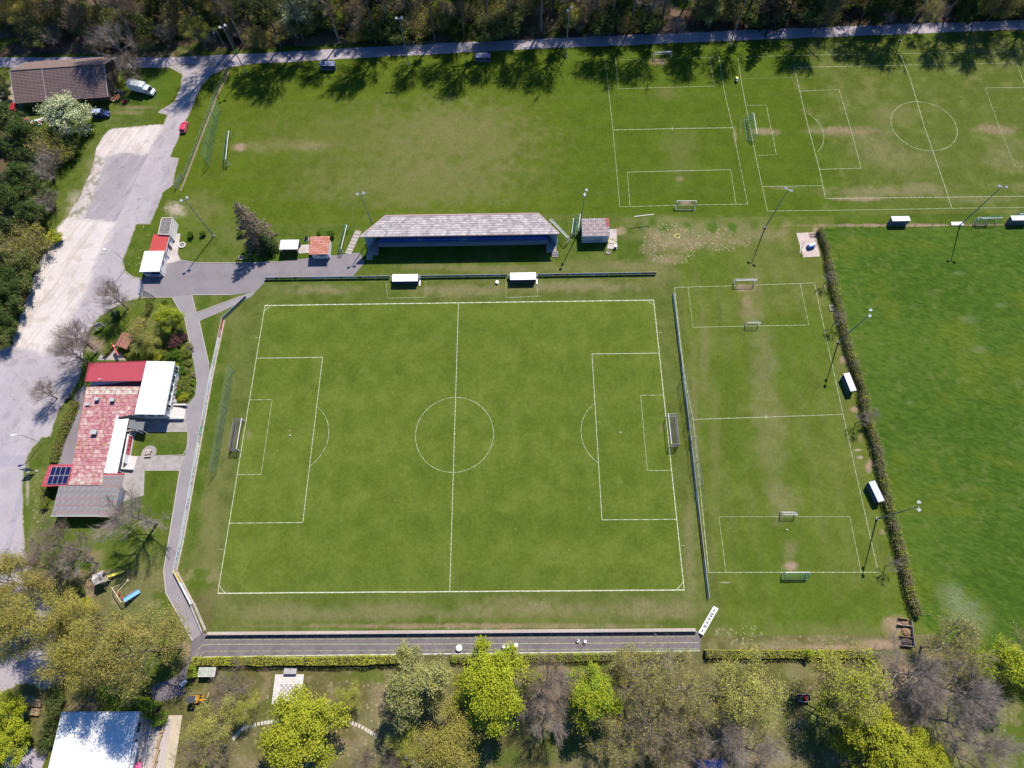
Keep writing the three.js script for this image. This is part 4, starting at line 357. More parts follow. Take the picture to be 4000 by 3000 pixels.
// wood beyond the forest road
{
  const R = rng(17);
  for (let i = 0; i < 200; i++) { const row = i % 5, fx = -90 + Math.floor(i / 5) * 62 + R() * 50; const g = G(fx, 80); const x = g.x, z0 = G(fx, fx < 560 ? 115 : 115 - (fx - 560) * .0435).z; const z = z0 - 2.2 - row * 8 - R() * (row ? 7 : 2.5); const k = R(); const b = k < .42 ? B.tallA : k < .76 ? B.tallB : k < .9 ? B.tallG : B.topSpruce; if (fx > 10 && fx < 260 && z > z0 - 6) continue; if (row === 0 && fx > 330 && fx < 480) continue; const nm = b === B.topSpruce ? ['forest_spruce', 'tall dark spruce in the wood beyond the forest road', 'spruces in the wood'] : b === B.tallG ? ['forest_tree', 'tall greening tree in the wood beyond the forest road', 'greening trees in the wood'] : ['forest_tree', 'tall leafless tree in the wood beyond the forest road', 'leafless trees in the wood']; plant(b, nm[0], nm[1], V(x, 0, z), R() * 6.28, nm[2], row ? .85 + .3 * R() : .95 + .35 * R()); }
  for (let i = 0; i < 210; i++) { const fx = -40 + R() * 2290; const fy = 20 + R() * 88 - fx * .018; const lim = fx < 560 ? 108 : 108 - (fx - 560) * .044; if (fy > lim - 4 || fy < -25) continue; const k = R(); const b = k < .26 ? B.underA : k < .55 ? B.underB : k < .8 ? B.underC : B.underD; const g = b === B.underC ? ['undergrowth_shrub', 'leafless brown shrub in the undergrowth of the wood', 'leafless shrubs in the wood'] : b === B.underA ? ['undergrowth_shrub', 'leafy mid green shrub in the undergrowth of the wood', 'leafy shrubs in the wood'] : b === B.underB ? ['undergrowth_shrub', 'thin olive shrub in the undergrowth of the wood', 'olive shrubs in the wood'] : ['undergrowth_shrub', 'dense dark green shrub in the undergrowth of the wood', 'dark shrubs in the wood']; const p = G(fx, fy, 1.5); p.y = 0; plant(b, g[0], g[1], p, R() * 6.28, g[2], .8 + .9 * R(), 'shrub'); }
  for (const [x, y, b, s] of [[640, 45, B.blossom, 1.15], [715, 35, B.budB, .7], [1225, 60, B.tallG, .5], [1290, 25, B.sparseB, .9], [480, 25, B.goldB, .9], [430, 75, B.budB, .75], [1530, 30, B.greyA, .7], [2000, 40, B.sparseA, .7], [2150, 20, B.goldB, .8], [180, 60, B.bareB, .9], [300, 55, B.bareB, 1], [60, 50, B.goldB, .8], [880, 40, B.sparseB, .85], [1000, 40, B.sparseA, .7], [780, 50, B.sparseB, .75], [1120, 30, B.sparseA, .8], [1750, 25, B.evergreen, 1], [1900, 25, B.evergreen, .9], [2090, 25, B.evergreen, .9], [1400, 25, B.bareC, .9], [1650, 30, B.bareB, .8]]) { const p = G(x, y, 4); p.y = 0; plant(b, 'wood_edge_tree', b === B.blossom ? 'pale flowering tree at the edge of the wood' : b === B.evergreen ? 'dark evergreen tree at the edge of the wood' : b === B.bareB || b === B.bareC ? 'small leafless tree at the edge of the wood' : b === B.goldB ? 'golden-green tree at the edge of the wood' : b === B.greyA ? 'grey-green tree at the edge of the wood' : 'thinly greening tree at the edge of the wood', p, R() * 6.28, 'trees at the edge of the wood', s); }
}
// barn surroundings and the belt left of the car park
treeAt(B.bareC, 'bare_tree', 'bare brown tree behind the white truck', 262, 108, 8, .95); treeAt(B.bareB, 'bare_tree', 'bare tree at the corner of the barn', 285, 150, 6.5, .8); treeAt(B.blossom, 'flowering_tree', 'white flowering bushy tree in front of the barn', 146, 256, 4, 1.32);
{
  const R = rng(23); const list = [[20, 265, B.evergreen, 1], [60, 300, B.evergreen, .95], [20, 330, B.spruceB, 1.2], [70, 345, B.spruceB, 1.0], [105, 318, B.underB, 1.5], [130, 300, B.underA, 1.3], [115, 345, B.underC, 1.4], [100, 375, B.underC, 1.6], [60, 390, B.evergreen, .9], [15, 400, B.spruceA, .85], [40, 440, B.evergreen, .95], [85, 420, B.underD, 1.3], [105, 440, B.underC, 1.3], [75, 470, B.evergreen, .8], [20, 490, B.spruceB, 1.1], [60, 505, B.underB, 1.4], [95, 495, B.bushYellow, 2.6], [85, 530, B.underB, 1.3], [40, 545, B.underB, 1.5], [10, 560, B.spruceB, 1], [60, 575, B.underA, 1.3], [30, 600, B.evergreen, .75], [50, 620, B.underD, 1.2], [15, 640, B.evergreen, .8], [35, 660, B.underD, 1.1], [5, 690, B.evergreen, .7], [20, 715, B.underD, .9], [12, 740, B.underA, .8], [-30, 300, B.spruceA, .8], [-40, 420, B.spruceA, .8], [-30, 520, B.evergreen, 1], [-30, 620, B.spruceB, 1], [5, 175, B.underA, 1], [8, 205, B.evergreen, .55], [140, 335, B.underB, 1.1], [150, 322, B.underD, 1]];
  for (const [x, y, b, s] of list) { const h = b === B.spruceA ? 6 : b === B.spruceB ? 5 : b === B.evergreen ? 4 : 2; const n = b === B.spruceA || b === B.spruceB ? ['belt_spruce', 'dark spruce in the tree belt beside the gravel parking', 'spruces beside the gravel parking', 'tree'] : b === B.evergreen ? ['belt_evergreen', 'dark evergreen tree in the belt beside the gravel parking', 'evergreens beside the gravel parking', 'tree'] : b === B.underC ? ['belt_shrub', 'leafless brown shrub in the belt beside the gravel parking', 'leafless shrubs beside the gravel parking', 'shrub'] : b === B.bushYellow ? ['belt_shrub', 'yellow-green shrub in the belt beside the gravel parking', undefined, 'shrub'] : b === B.underA ? ['belt_shrub', 'leafy mid green shrub in the belt beside the gravel parking', 'leafy shrubs beside the gravel parking', 'shrub'] : b === B.underB ? ['belt_shrub', 'thin olive shrub in the belt beside the gravel parking', 'olive shrubs beside the gravel parking', 'shrub'] : ['belt_shrub', 'dense dark green shrub in the belt beside the gravel parking', 'dark shrubs beside the gravel parking', 'shrub']; treeAt(b, n[0], n[1], x, y, h, s, n[2], n[3]); }
}
// ---------------------------------------------------------------- hedges
function hedge(name, label, ptsF, wd, h, pal, seed, dens = 46, rough = .25, gapf) {
  const R = rng(seed), w = polyW(ptsF.map(p => [p[0], p[1], p[2] ?? h * .9])).map(p => p.setY(0)); const t = thing(name, label, 'hedge', w[0]); const o = w[0]; const lv = new Leaves(R), core = [], sk = new Sticks();
  for (let i = 0; i < w.length - 1; i++) {
    const a = w[i].clone().sub(o), b = w[i + 1].clone().sub(o), L = a.distanceTo(b), d = b.clone().sub(a).normalize(), nx = V(-d.z, 0, d.x), n = Math.max(1, Math.round(L / 1.1));
    for (let k = 0; k < n; k++) { const p = lerpV(a, b, (k + .5) / n), x = p.x + o.x, z = p.z + o.z, f = .74 + .3 * fbm(x * .5, z * .5, 2, seed), f2 = .8 + .3 * fbm(x * .6 + 9, z * .6, 2, seed); const ww = wd * .36 * f2, hh = h * .86 * f; const q = [p.clone().addScaledVector(d, -L / n * .56), p.clone().addScaledVector(d, L / n * .56)]; const e = nx.clone().multiplyScalar(ww), e2 = nx.clone().multiplyScalar(ww * .7); const P8 = [q[0].clone().add(e2).setY(hh), q[1].clone().add(e2).setY(hh * .98), q[1].clone().sub(e2).setY(hh * .97), q[0].clone().sub(e2).setY(hh)]; core.push(slab(P8, V(0, -hh + .02 + .004 * (k % 3), 0))); for (let m = 0; m < 7; m++) { const c = p.clone().addScaledVector(d, (R() - .5) * L / n).addScaledVector(nx, (R() - .5) * wd * .8); sk.add(c.clone().setY(h * .4), c.clone().add(V((R() - .5) * .5, 0, (R() - .5) * .5)).setY(h * (.9 + .3 * R())), .02, .008, 3); } }
    const area = L * (wd + 2 * h), cnt = Math.round(area * dens); for (let m = 0; m < cnt; m++) { const u = R(), p = lerpV(a, b, u), x = p.x + o.x, z = p.z + o.z; const f = .8 + .4 * fbm(x * .5, z * .5, 2, seed), fw = .78 + .44 * fbm(x * .6 + 9, z * .6, 2, seed); if (gapf && gapf(x, z, R)) continue; const s = R() * (wd + 2 * h); let px, py, out; if (s < wd) { px = (s / wd - .5) * wd * fw; py = h * f * (.9 + .16 * R()); out = V(nx.x * px / wd, 1, nx.z * px / wd); } else { const sd = s < wd + h ? 1 : -1; px = sd * wd * .47 * fw * (.9 + .2 * R()); py = h * f * R(); out = V(nx.x * sd, .2, nx.z * sd); } px += (R() - .5) * rough; const cz = Math.floor(fbm(x * .22, z * .22, 2, seed + 4) * 19), cp = pal[(cz + (R() < .35 ? (R() * pal.length) | 0 : 0)) % pal.length], kk = 1.25 + .6 * R(); lv.leaf(p.x + nx.x * px, Math.max(.05, py + (R() - .5) * rough * .6), p.z + nx.z * px, .24 * (.6 + .7 * R()), [cp[0] * kk, cp[1] * kk, cp[2] * kk], out, .6); }
  }
  mesh('light_blocking_core', core, M(lin(.045, .042, .018), 1), t); mesh('twigs', sk.geo(), twigBrown, t); mesh('foliage', lv.geo(), leafMat, t); return t;  // dark solid body added inside the leaves so the hedge blocks light
}
hedge('field_hedge', 'long untrimmed hedge between the youth pitch and the meadow', [[1773, 492], [1790, 535], [1795, 570], [1803, 605], [1815, 655], [1825, 702], [1836, 745], [1850, 785], [1860, 820], [1866, 838], [1880, 912], [1897, 961], [1907, 1008], [1924, 1091], [1939, 1146], [1954, 1201], [1969, 1269], [1974, 1290], [1990, 1330]], 1.55, 1.9, [[.10, .115, .03], [.15, .135, .08], [.14, .16, .032], [.08, .095, .028], [.2, .22, .035], [.15, .125, .085], [.12, .12, .05]], 3, 40, .6, (x, z, R) => fbm(x * .16, z * .16, 2, 77) < .4 && R() < .6);
hedge('clipped_hedge', 'long clipped yellow-green hedge below the running track', [[414, 1429], [520, 1428], [700, 1428], [870, 1424]], 1.55, 1.7, PAL.hedge.concat([[.12, .12, .035]]), 5, 60, .12); hedge('clipped_hedge', 'short clipped green hedge returning toward the digger', [[413.5, 1437], [413, 1464]], 1.5, 1.7, PAL.fresh, 6, 62, .12); hedge('clipped_hedge', 'low green hedge behind the lime green trees', [[975, 1424], [1180, 1421], [1340, 1419], [1480, 1417]], 1.2, 1.3, [[.17, .22, .03], [.2, .21, .04], [.14, .13, .06]], 7, 48, .3); hedge('clipped_hedge', 'clipped hedge along the lower edge of the youth pitch', [[1525, 1412], [1600, 1413], [1668, 1413], [1740, 1413], [1815, 1413], [1900, 1412]], 1.4, 1.5, [[.22, .24, .025], [.18, .2, .03], [.17, .165, .05], [.16, .15, .05]], 8, 55, .14);
hedge('verge_hedge', 'loose green hedge behind the clubhouse', [[160, 866], [148, 895], [133, 930], [120, 965], [111, 998]], 1.9, 1.4, [[.12, .15, .02], [.15, .16, .03], [.16, .12, .05], [.10, .13, .02]], 9, 42, .4); hedge('verge_hedge', 'loose green hedge under the solar panel corner', [[98, 1040], [95, 1065], [92, 1100]], 1.6, 1.2, [[.10, .14, .02], [.14, .16, .025], [.08, .10, .02]], 10, 40, .4);
hedge('lawn_hedge', 'curved clipped hedge beside the gate', [[318, 644], [322, 658], [317, 672], [306, 688], [293, 702], [282, 708]], 1.2, 1.3, [[.085, .10, .02], [.11, .12, .03], [.075, .095, .018]], 11, 60, .12); hedge('lawn_hedge', 'clipped hedge below the wooden garden hut', [[253, 732], [243, 742], [232, 755], [222, 766]], 1.1, 1.2, [[.09, .115, .016], [.12, .13, .03]], 12, 60, .12); hedge('lawn_hedge', 'small clipped hedge beside the red sign', [[268, 762], [285, 775]], .8, .8, [[.11, .13, .02]], 13, 60, .1);
hedge('hall_hedge', 'tall rounded bright green hedge behind the white hall', [[228, 1523], [252, 1516], [280, 1519], [310, 1527], [332, 1538]], 2.6, 2.2, [[.09, .165, .012], [.075, .14, .012], [.11, .18, .014]], 14, 52, .3); hedge('hall_hedge', 'rounded green hedge at the corner of the hall steps', [[338, 1540], [340, 1568]], 2.6, 2.0, [[.075, .13, .012], [.10, .16, .014]], 15, 52, .3);
{ const R = rng(44); for (const [x, y] of [[1781, 612], [1798, 702], [1848, 915], [1912, 1222], [1870, 905]]) plant(B.sapling, 'hedge_sapling', 'slim bare sapling beside the field hedge', G(x, y), R() * 6, 'saplings along the field hedge', .9 + .3 * R()); treeAt(B.limeC, 'hedge_sapling', 'bright green sapling in the lower clipped hedge', 1746, 1412, 6, [.2, .22, .2]); }
// ---------------------------------------------------------------- buildings
const white = M(lin(.78, .78, .79), .6), whiteMetal = M(lin(.82, .83, .85), .4), wallWhite = M(0xffffff, .9, { map: mineral([.66, .64, .63], [.76, .74, .73], 4, 101, .6) }), redRoof = M(0xffffff, .7, { map: mineral([.34, .045, .07], [.42, .065, .09], 3, 103, .6, .1) }), redSheet = M(lin(.50, .075, .07), .55), darkTrim = M(lin(.05, .05, .055), .7), woodDark = M(0xffffff, .9, { map: mineral([.07, .05, .04], [.13, .095, .075], 1.6, 105, 1) }), steel = M(lin(.30, .32, .34), .45, { metalness: .7 }), greyMetal = M(lin(.42, .44, .47), .5), glassDark = M(lin(.03, .04, .05), .12), bluePaint = M(lin(.05, .13, .36), .5), woodPale = M(0xffffff, .9, { map: mineral([.34, .25, .14], [.48, .37, .22], 1.2, 107, 1) }), brick = M(lin(.30, .10, .07), .9);
const at = (p, y) => p.clone().setY(y);
function corr(pts, y0, n, amp, mat, parent, name = 'roof_sheet') { // corrugated sheet on quad a b c d (a-b along the waves' run)
  const [a, b, c, d] = pts; const pos = [], ix = []; const m = n * 4; for (let i = 0; i <= m; i++) { const t = i / m, o = amp * Math.cos(i * Math.PI / 2); const p = lerpV(a, b, t), q = lerpV(d, c, t); pos.push(p.x, p.y + o + y0, p.z, q.x, q.y + o + y0, q.z); if (i) { const k = 2 * i; ix.push(k - 2, k - 1, k, k, k - 1, k + 1); } } const g = new THREE.BufferGeometry(); g.setAttribute('position', new THREE.Float32BufferAttribute(pos, 3)); g.setIndex(ix); g.computeVertexNormals(); const u = g.toNonIndexed(); uvFlat(u); if (u.attributes.normal.getY(0) < 0) { } return mesh(name, u, mat, parent);
}
const wallBox = (x0, x1, y0, y1, z0, z1) => box(x1 - x0, y1 - y0, z1 - z0, (x0 + x1) / 2, (y0 + y1) / 2, (z0 + z1) / 2);
function windowOn(parent, w, h, x, y, z, ry, frameMat = white, glass = glassDark) { const g = new THREE.Group(); g.name = 'window'; g.position.set(x, y, z); g.rotation.y = ry; parent.add(g); const t = .07; mesh('frame', [box(w, t, .08, 0, h / 2, 0), box(w, t, .08, 0, -h / 2, 0), box(t, h - t, .08, -w / 2 + t / 2, 0, 0), box(t, h - t, .08, w / 2 - t / 2, 0, 0), box(t * .7, h - t, .06, 0, 0, 0)], frameMat, g); mesh('pane', box(w - t, h - t, .02, 0, 0, -.01), glass, g); return g; }
function doorOn(parent, w, h, x, y, z, ry, mat) { const g = new THREE.Group(); g.name = 'door'; g.position.set(x, y + h / 2, z); g.rotation.y = ry; parent.add(g); mesh('leaf', box(w, h, .06), mat, g); mesh('handle', box(.04, .14, .08, w * .38, -.05, .06), steel, g); return g; }
// --- clubhouse
{
  const o = V(-78, 0, -3); const c = thing('clubhouse', 'long low clubhouse with faded red flat roof, white roofed wing and solar panels', 'building', o); const W = (x0, x1, y0, y1, z0, z1) => wallBox(x0 - o.x, x1 - o.x, y0, y1, z0 - o.z, z1 - o.z);
  mesh('upper_wing_wall', [W(-87.2, -74.2, 0, 4.2, -17.1, -13.0), W(-74.2, -67.6, 0, 4.2, -17.1, -4.6)], wallWhite, c); mesh('middle_wing_wall', [W(-87.2, -74.2, 0, 3.12, -13.0, -4.8), W(-86.4, -79.2, 0, 3.12, -4.8, 11.9)], wallWhite, c); mesh('lower_wing_wall', [W(-87.2, -75.2, 0, 2.85, 12.3, 18.2)], wallWhite, c); mesh('corner_wall', W(-90.8, -86.5, 0, 3.1, 7.8, 11.5), wallWhite, c);
  const quad = (F, h) => F.map((p, i) => G(p[0], p[1], Array.isArray(h) ? h[i] : h).sub(o));
  const red = mesh('red_roof', slab(quad([[193.3, 783.9], [316.8, 779.9], [306, 822.6], [184.8, 823.9]], 4.42), V(0, -.2, 0)), redRoof, c); mesh('roof_edging', [bar(G(184.8, 823.9, 4.46).sub(o), G(306, 822.6, 4.46).sub(o), .14, .1), bar(G(193.3, 783.9, 4.46).sub(o), G(316.8, 779.9, 4.46).sub(o), .14, .1), bar(G(193.3, 783.9, 4.47).sub(o), G(184.8, 823.9, 4.47).sub(o), .3, .08)], M(lin(.26, .04, .06), .7), red);
  const wr = mesh('white_roof', slab(quad([[316.8, 779.9], [377.3, 781.3], [354.7, 895.4], [290.7, 894.6]], 4.45), V(0, -.24, 0)), M(lin(.86, .86, .88), .55), c); mesh('gutter', bar(G(377.6, 781.3, 4.4).sub(o).add(V(.1, 0, 0)), G(355, 895.4, 4.4).sub(o).add(V(.1, 0, 0)), .14, .14), greyMetal, wr);
  for (let i = 0; i < 4; i++) windowOn(c, 1.5, 1.3, -75.6 + i * 2.2 - o.x, 2.6, -4.56 - o.z, 0); for (let i = 0; i < 5; i++) windowOn(c, 1.8, 1.6, -67.46 - o.x, 2.7, -16 + i * 2.4 - o.z, Math.PI / 2); for (let i = 0; i < 5; i++) windowOn(c, 1.4, 1, -86.44 - o.x, 2.1, -3 + i * 2.1 - o.z, -Math.PI / 2); for (let i = 0; i < 3; i++) windowOn(c, 1.6, 1.1, -86 + i * 3.6 - o.x, 1.9, 18.24 - o.z, 0);
  doorOn(c, 1.1, 2.1, -87.24 - o.x, 0, -9.8 - o.z, -Math.PI / 2, M(lin(.2, .06, .05), .6)); doorOn(c, 1.4, 2.2, -79.16 - o.x, 0, 6.5 - o.z, Math.PI / 2, white);
  // flat roof of weathered red panels, laid in courses
  const deck = mesh('flat_roof', slab(quad([[186.7, 834.6], [306, 822], [290.7, 894.6], [253.3, 897.3], [220.3, 1047], [148.2, 1048.5]], 3.3), V(0, -.16, 0)), M(lin(.16, .06, .06), .9), c);
  const tones = [[.40, .145, .165], [.42, .17, .185], [.38, .125, .15], [.46, .225, .23], [.43, .195, .205], [.40, .19, .16], [.48, .32, .30]].map((q, i) => M(0xffffff, .85, { map: mineral([q[0] * .82, q[1] * .66, q[2] * .68], [q[0] * 1.2, q[1] * 1.9, q[2] * 1.75], 2.6, 120 + i, 1.5, .1) }));
  const R = rng(8), rows = 25; for (let r = 0; r < rows; r++) { const y0 = 835 + (1048 - 835) * r / rows, y1 = 835 + (1048 - 835) * (r + 1) / rows - .55; const xl = y => 187.3 - (y - 835) * .1825, xr = y => y < 896 ? 303.4 - (y - 835) * .212 : 253.3 - (y - 897) * .2215; let t = -.02 - R() * .1; while (t < 1) { const n = t + (r < 3 ? .26 : .15) * (.7 + .7 * R()); const a = Math.max(0, t), b = Math.min(1, n) - .006; if (b - a > .02) { const X = (u, y) => xl(y) + (xr(y) - xl(y)) * u; const k = r < 2 ? 6 : r > 22 ? (R() < .6 ? 6 : 4) : r > 13 && r < 18 && a < .5 ? (R() < .5 ? 5 : 0) : (R() * 5.2) | 0; const hh = 3.325 + .012 * R() + (r % 2) * .008; mesh('roof_panel', slab([G(X(a, y0), y0, hh).sub(o), G(X(b, y0), y0, hh).sub(o), G(X(b, y1), y1, hh).sub(o), G(X(a, y1), y1, hh).sub(o)], V(0, -.022, 0)), tones[k], deck); } t = n; } }
  // white corrugated canopy along the pitch side, with a parapet
  const cq = quad([[256, 906], [278.5, 904], [253.5, 1022], [230, 1022]], [3.15, 2.95, 2.95, 3.15]); corr([cq[0], cq[3], cq[2], cq[1]], 0, 44, .035, whiteMetal, c, 'canopy'); mesh('parapet', [bar(G(255, 897, 3.5).sub(o), G(227.5, 1022, 3.5).sub(o), .28, .5)], white, c);
  mesh('canopy_post', [.05, .35, .65, .95].map(t => { const p = lerpV(cq[1], cq[2], t); return rod(V(p.x - .15, 0, p.z), V(p.x - .15, 2.92, p.z), .05); }), white, c);
  // pale front wall with the red banner
  const wa = G(290, 943), wb = G(279, 1003); const wl = wb.clone().sub(wa); mesh('front_wall', slab([at(wa, 2.1).sub(o), at(wb, 2.1).sub(o), at(wb, 2.1).add(V(-.3, 0, 0)).sub(o), at(wa, 2.1).add(V(-.3, 0, 0)).sub(o)], V(0, -2.1, 0)), wallWhite, c);
  { const cv = document.createElement('canvas'); cv.width = 512; cv.height = 128; const x = cv.getContext('2d'); x.fillStyle = '#b0102c'; x.fillRect(0, 0, 512, 128); x.fillStyle = '#f3c9cf'; x.font = 'bold 30px sans-serif'; for (let r = 0; r < 3; r++) for (let k = 0; k < 4; k++) { const s = 40 + ((r * 37 + k * 53) % 60); if (r === 2 && k > 1) continue; for (let q = 0; q < s; q += 15) x.fillRect(24 + k * 122 + q + (r * 9), 18 + r * 34, 10, 19 - (q % 4) * 2); } const t = new THREE.CanvasTexture(cv); t.colorSpace = THREE.SRGBColorSpace; const L = wl.length() * .66; const g = new THREE.PlaneGeometry(L, 1.25); const m = mesh('banner', g, new THREE.MeshStandardMaterial({ map: t, roughness: .6, side: THREE.DoubleSide }), c); const mid = lerpV(wa, wb, .37); m.position.set(mid.x - o.x + .02, 1.2, mid.z - o.z); m.rotation.y = Math.atan2(wl.x, wl.z) + Math.PI / 2 + (Math.sin(Math.atan2(wl.x, wl.z) + Math.PI / 2) < 0 ? Math.PI : 0); }
  // porch roof in the angle
  mesh('porch_roof', slab(quad([[280, 906.5], [313, 909], [309, 930.5], [277, 924]], 2.7), V(0, -.14, 0)), M(lin(.16, .17, .18), .6), c); mesh('porch_post', [[312, 910], [308, 930]].map(p => { const q = G(p[0], p[1], 2.6).sub(o); return rod(V(q.x - .1, 0, q.z), V(q.x - .1, 2.58, q.z), .06); }), white, c); mesh('porch_wall', slab(quad([[277, 921], [297, 928.5], [296, 930.5], [276.5, 923.5]], 2.5), V(0, -2.5, 0)), white, c);
  // terrace rail and red-white chequered plinth on the pitch side
  const ta = G(383, 791, 2.4).sub(o), tb = G(367.5, 875, 2.4).sub(o); mesh('terrace_floor', slab([V(ta.x, 1.2, ta.z), V(tb.x, 1.2, tb.z), V(-67.5 - o.x, 1.2, tb.z), V(-67.5 - o.x, 1.2, ta.z)], V(0, -1.2, 0)), concreteGrey, c); mesh('terrace_rail', [bar(ta, tb, .3, .14)], white, c); for (let i = 0; i <= 9; i++) { const p = lerpV(ta, tb, i / 9); mesh('terrace_post', box(.16, 1.16, .16, p.x, 1.75, p.z), white, c); } for (let i = 0; i < 9; i++) { const p = lerpV(ta, tb, (i + .5) / 9); mesh('plinth_panel', box(.06, .95, .75, p.x + .06, .62, p.z), i % 2 ? white : M(lin(.35, .05, .08), .7), c); }
  // stairs with planted side walls
  const st = (F0, F1, wd, n, top) => { const a = G(...F0), b = G(...F1), d = b.clone().sub(a).setY(0), L = d.length(); d.normalize(); const ry = Math.atan2(d.x, d.z); const s = new THREE.Group(); s.name = 'stairs'; s.position.copy(a.clone().sub(o)); s.rotation.y = ry; c.add(s); for (let i = 0; i < n; i++) mesh('step', box(wd, top * (n - i) / n, L / n - .01, 0, top * (n - i) / n / 2, L * (i + .5) / n), M(lin(.6, .55, .53), .9), s); return s; };
  const s1 = st([369, 893], [400, 893], 2.6, 7, 1.2); mesh('side_wall', [box(.25, 1.1, 3.9, 1.9, .55, 1.9), box(.2, 1.0, 3.7, -1.5, .5, 1.85)], white, s1); const s2 = st([263, 998], [294, 1000], 3.0, 6, 1.0); mesh('side_wall', box(.2, .9, 3.4, -1.65, .45, 1.8), white, s2);
  // tiled lower wing
  const tl = mesh('tiled_roof', [slab(quad([[128, 1049], [221, 1049], [213, 1113.5], [110.5, 1113.5]], [3.95, 3.95, 3.0, 3.0]), V(0, -.14, 0)), slab(quad([[223, 1026], [267, 1024.5], [247, 1113.5], [213.2, 1113.5]], [4.28, 4.3, 3.0, 3.0]), V(0, -.14, 0))], M(lin(.14, .12, .13), .9), c); const tt = [M(0xffffff, .9, { map: mineral([.20, .185, .20], [.32, .29, .31], 1.4, 131, 1.2, .2) }), M(0xffffff, .9, { map: mineral([.24, .17, .185], [.36, .255, .275], 1.4, 132, 1.2, .2) }), M(0xffffff, .9, { map: mineral([.19, .20, .205], [.28, .285, .29], 1.4, 133, 1.2, .2) })];
  for (let r = 0; r < 26; r++) { const f = r / 26, f1 = (r + 1) / 26; const y = (u, q) => 1049 + (1113.5 - 1049) * q - (u > .5 ? 24.5 * (1 - q) : 0); const P = (x, q, e) => G(x, 1049 + 64.5 * q, 3.98 + e - .95 * q).sub(o); const xl = q => 128 - 17.5 * q, xr = q => 220.5 - 8 * q; const segs = 1; for (let s = 0; s < segs; s++) { const u0 = s / segs, u1 = (s + 1) / segs - .004; const X = (u, q) => xl(q) + (xr(q) - xl(q)) * u; mesh('tile_course', slab([P(X(u0, f), f, .03), P(X(u1, f), f, .03), P(X(u1, f1 - .006), f1 - .006, .075), P(X(u0, f1 - .006), f1 - .006, .075)], V(0, -.04, 0)), tt[(hash2(r, 5) * 3) | 0], tl); } }
  for (let r = 0; r < 32; r++) { const f = r / 32, e = (r + 1) / 32 - .005; const P = (x, q, z) => G(x, 1026 + 87.5 * q, 4.32 + z - 1.28 * q).sub(o); for (let s = 0; s < 2; s += 2) { const X = (u, q) => 222.8 - 9.6 * q + u * (44 - 10.3 * q); mesh('tile_course', slab([P(X(s / 2, f), f, .03), P(X(1, f), f, .03), P(X(1, e), e, .07), P(X(s / 2, e), e, .07)], V(0, -.04, 0)), tt[(hash2(r, 6) * 3) | 0], tl); } }
  mesh('eaves_gutter', [bar(G(110, 1114.5, 2.95).sub(o), G(247, 1114.5, 2.95).sub(o), .16, .12)], white, c); mesh('ridge_trim', bar(G(222, 1025.5, 4.3).sub(o), G(267.5, 1023, 4.3).sub(o), .35, .1), M(lin(.42, .06, .08), .6), c);
  // corner roof with solar panels on rails
  mesh('corner_roof', slab(quad([[106.7, 1004], [157.3, 1002.6], [148, 1048.5], [89.3, 1051.4]], 3.42), V(0, -.2, 0)), M(lin(.42, .06, .085), .6), c); const cell = M(lin(.018, .02, .09), .18, { metalness: .2 }); const fr = M(lin(.55, .56, .6), .4, { metalness: .5 });
  const sp = (u, v, h) => { const a = [[113, 1008.4], [154.7, 1007.8], [144.6, 1046], [100.5, 1046.8]]; const x = (a[0][0] * (1 - u) + a[1][0] * u) * (1 - v) + (a[3][0] * (1 - u) + a[2][0] * u) * v, y = (a[0][1] * (1 - u) + a[1][1] * u) * (1 - v) + (a[3][1] * (1 - u) + a[2][1] * u) * v; return G(x, y, h + .5 - .32 * v).sub(o); };
  for (let i = 0; i < 4; i++) for (let j = 0; j < 2; j++) { const u0 = i / 4, u1 = (i + 1) / 4 - .012, v0 = j / 2, v1 = (j + 1) / 2 - .02; const p = mesh('solar_panel', slab([sp(u0, v0, 3.42), sp(u1, v0, 3.42), sp(u1, v1, 3.42), sp(u0, v1, 3.42)], V(0, -.04, 0)), fr, c); mesh('cells', slab([sp(u0 + .012, v0 + .018, 3.428), sp(u1 - .012, v0 + .018, 3.428), sp(u1 - .012, v1 - .018, 3.428), sp(u0 + .012, v1 - .018, 3.428)], V(0, -.03, 0)), cell, p); } for (const v of [.12, .4, .62, .9]) mesh('rail', bar(sp(-.14, v, 3.34), sp(1.03, v, 3.34), .05, .05), fr, c);
  // vents and chimneys on the flat roof
  for (const [x, y, w, h] of [[210, 862, .75, .8], [243, 864, .75, .75], [204, 934, .95, .8], [188, 872, .7, .35]]) { const p = G(x, y, 3.9).sub(o); const ch = mesh('chimney', box(w, h, w * .8, p.x, 3.34 + h / 2, p.z), M(lin(.30, .29, .29), .9), c); mesh('cap', box(w * 1.4, .08, w * 1.1, p.x, 3.42 + h, p.z), greyMetal, ch); } { const p = G(216, 818.5, 4.8).sub(o); mesh('vent_pipe', rod(V(p.x, 4.42, p.z), V(p.x, 4.95, p.z), .14), whiteMetal, c); }
}
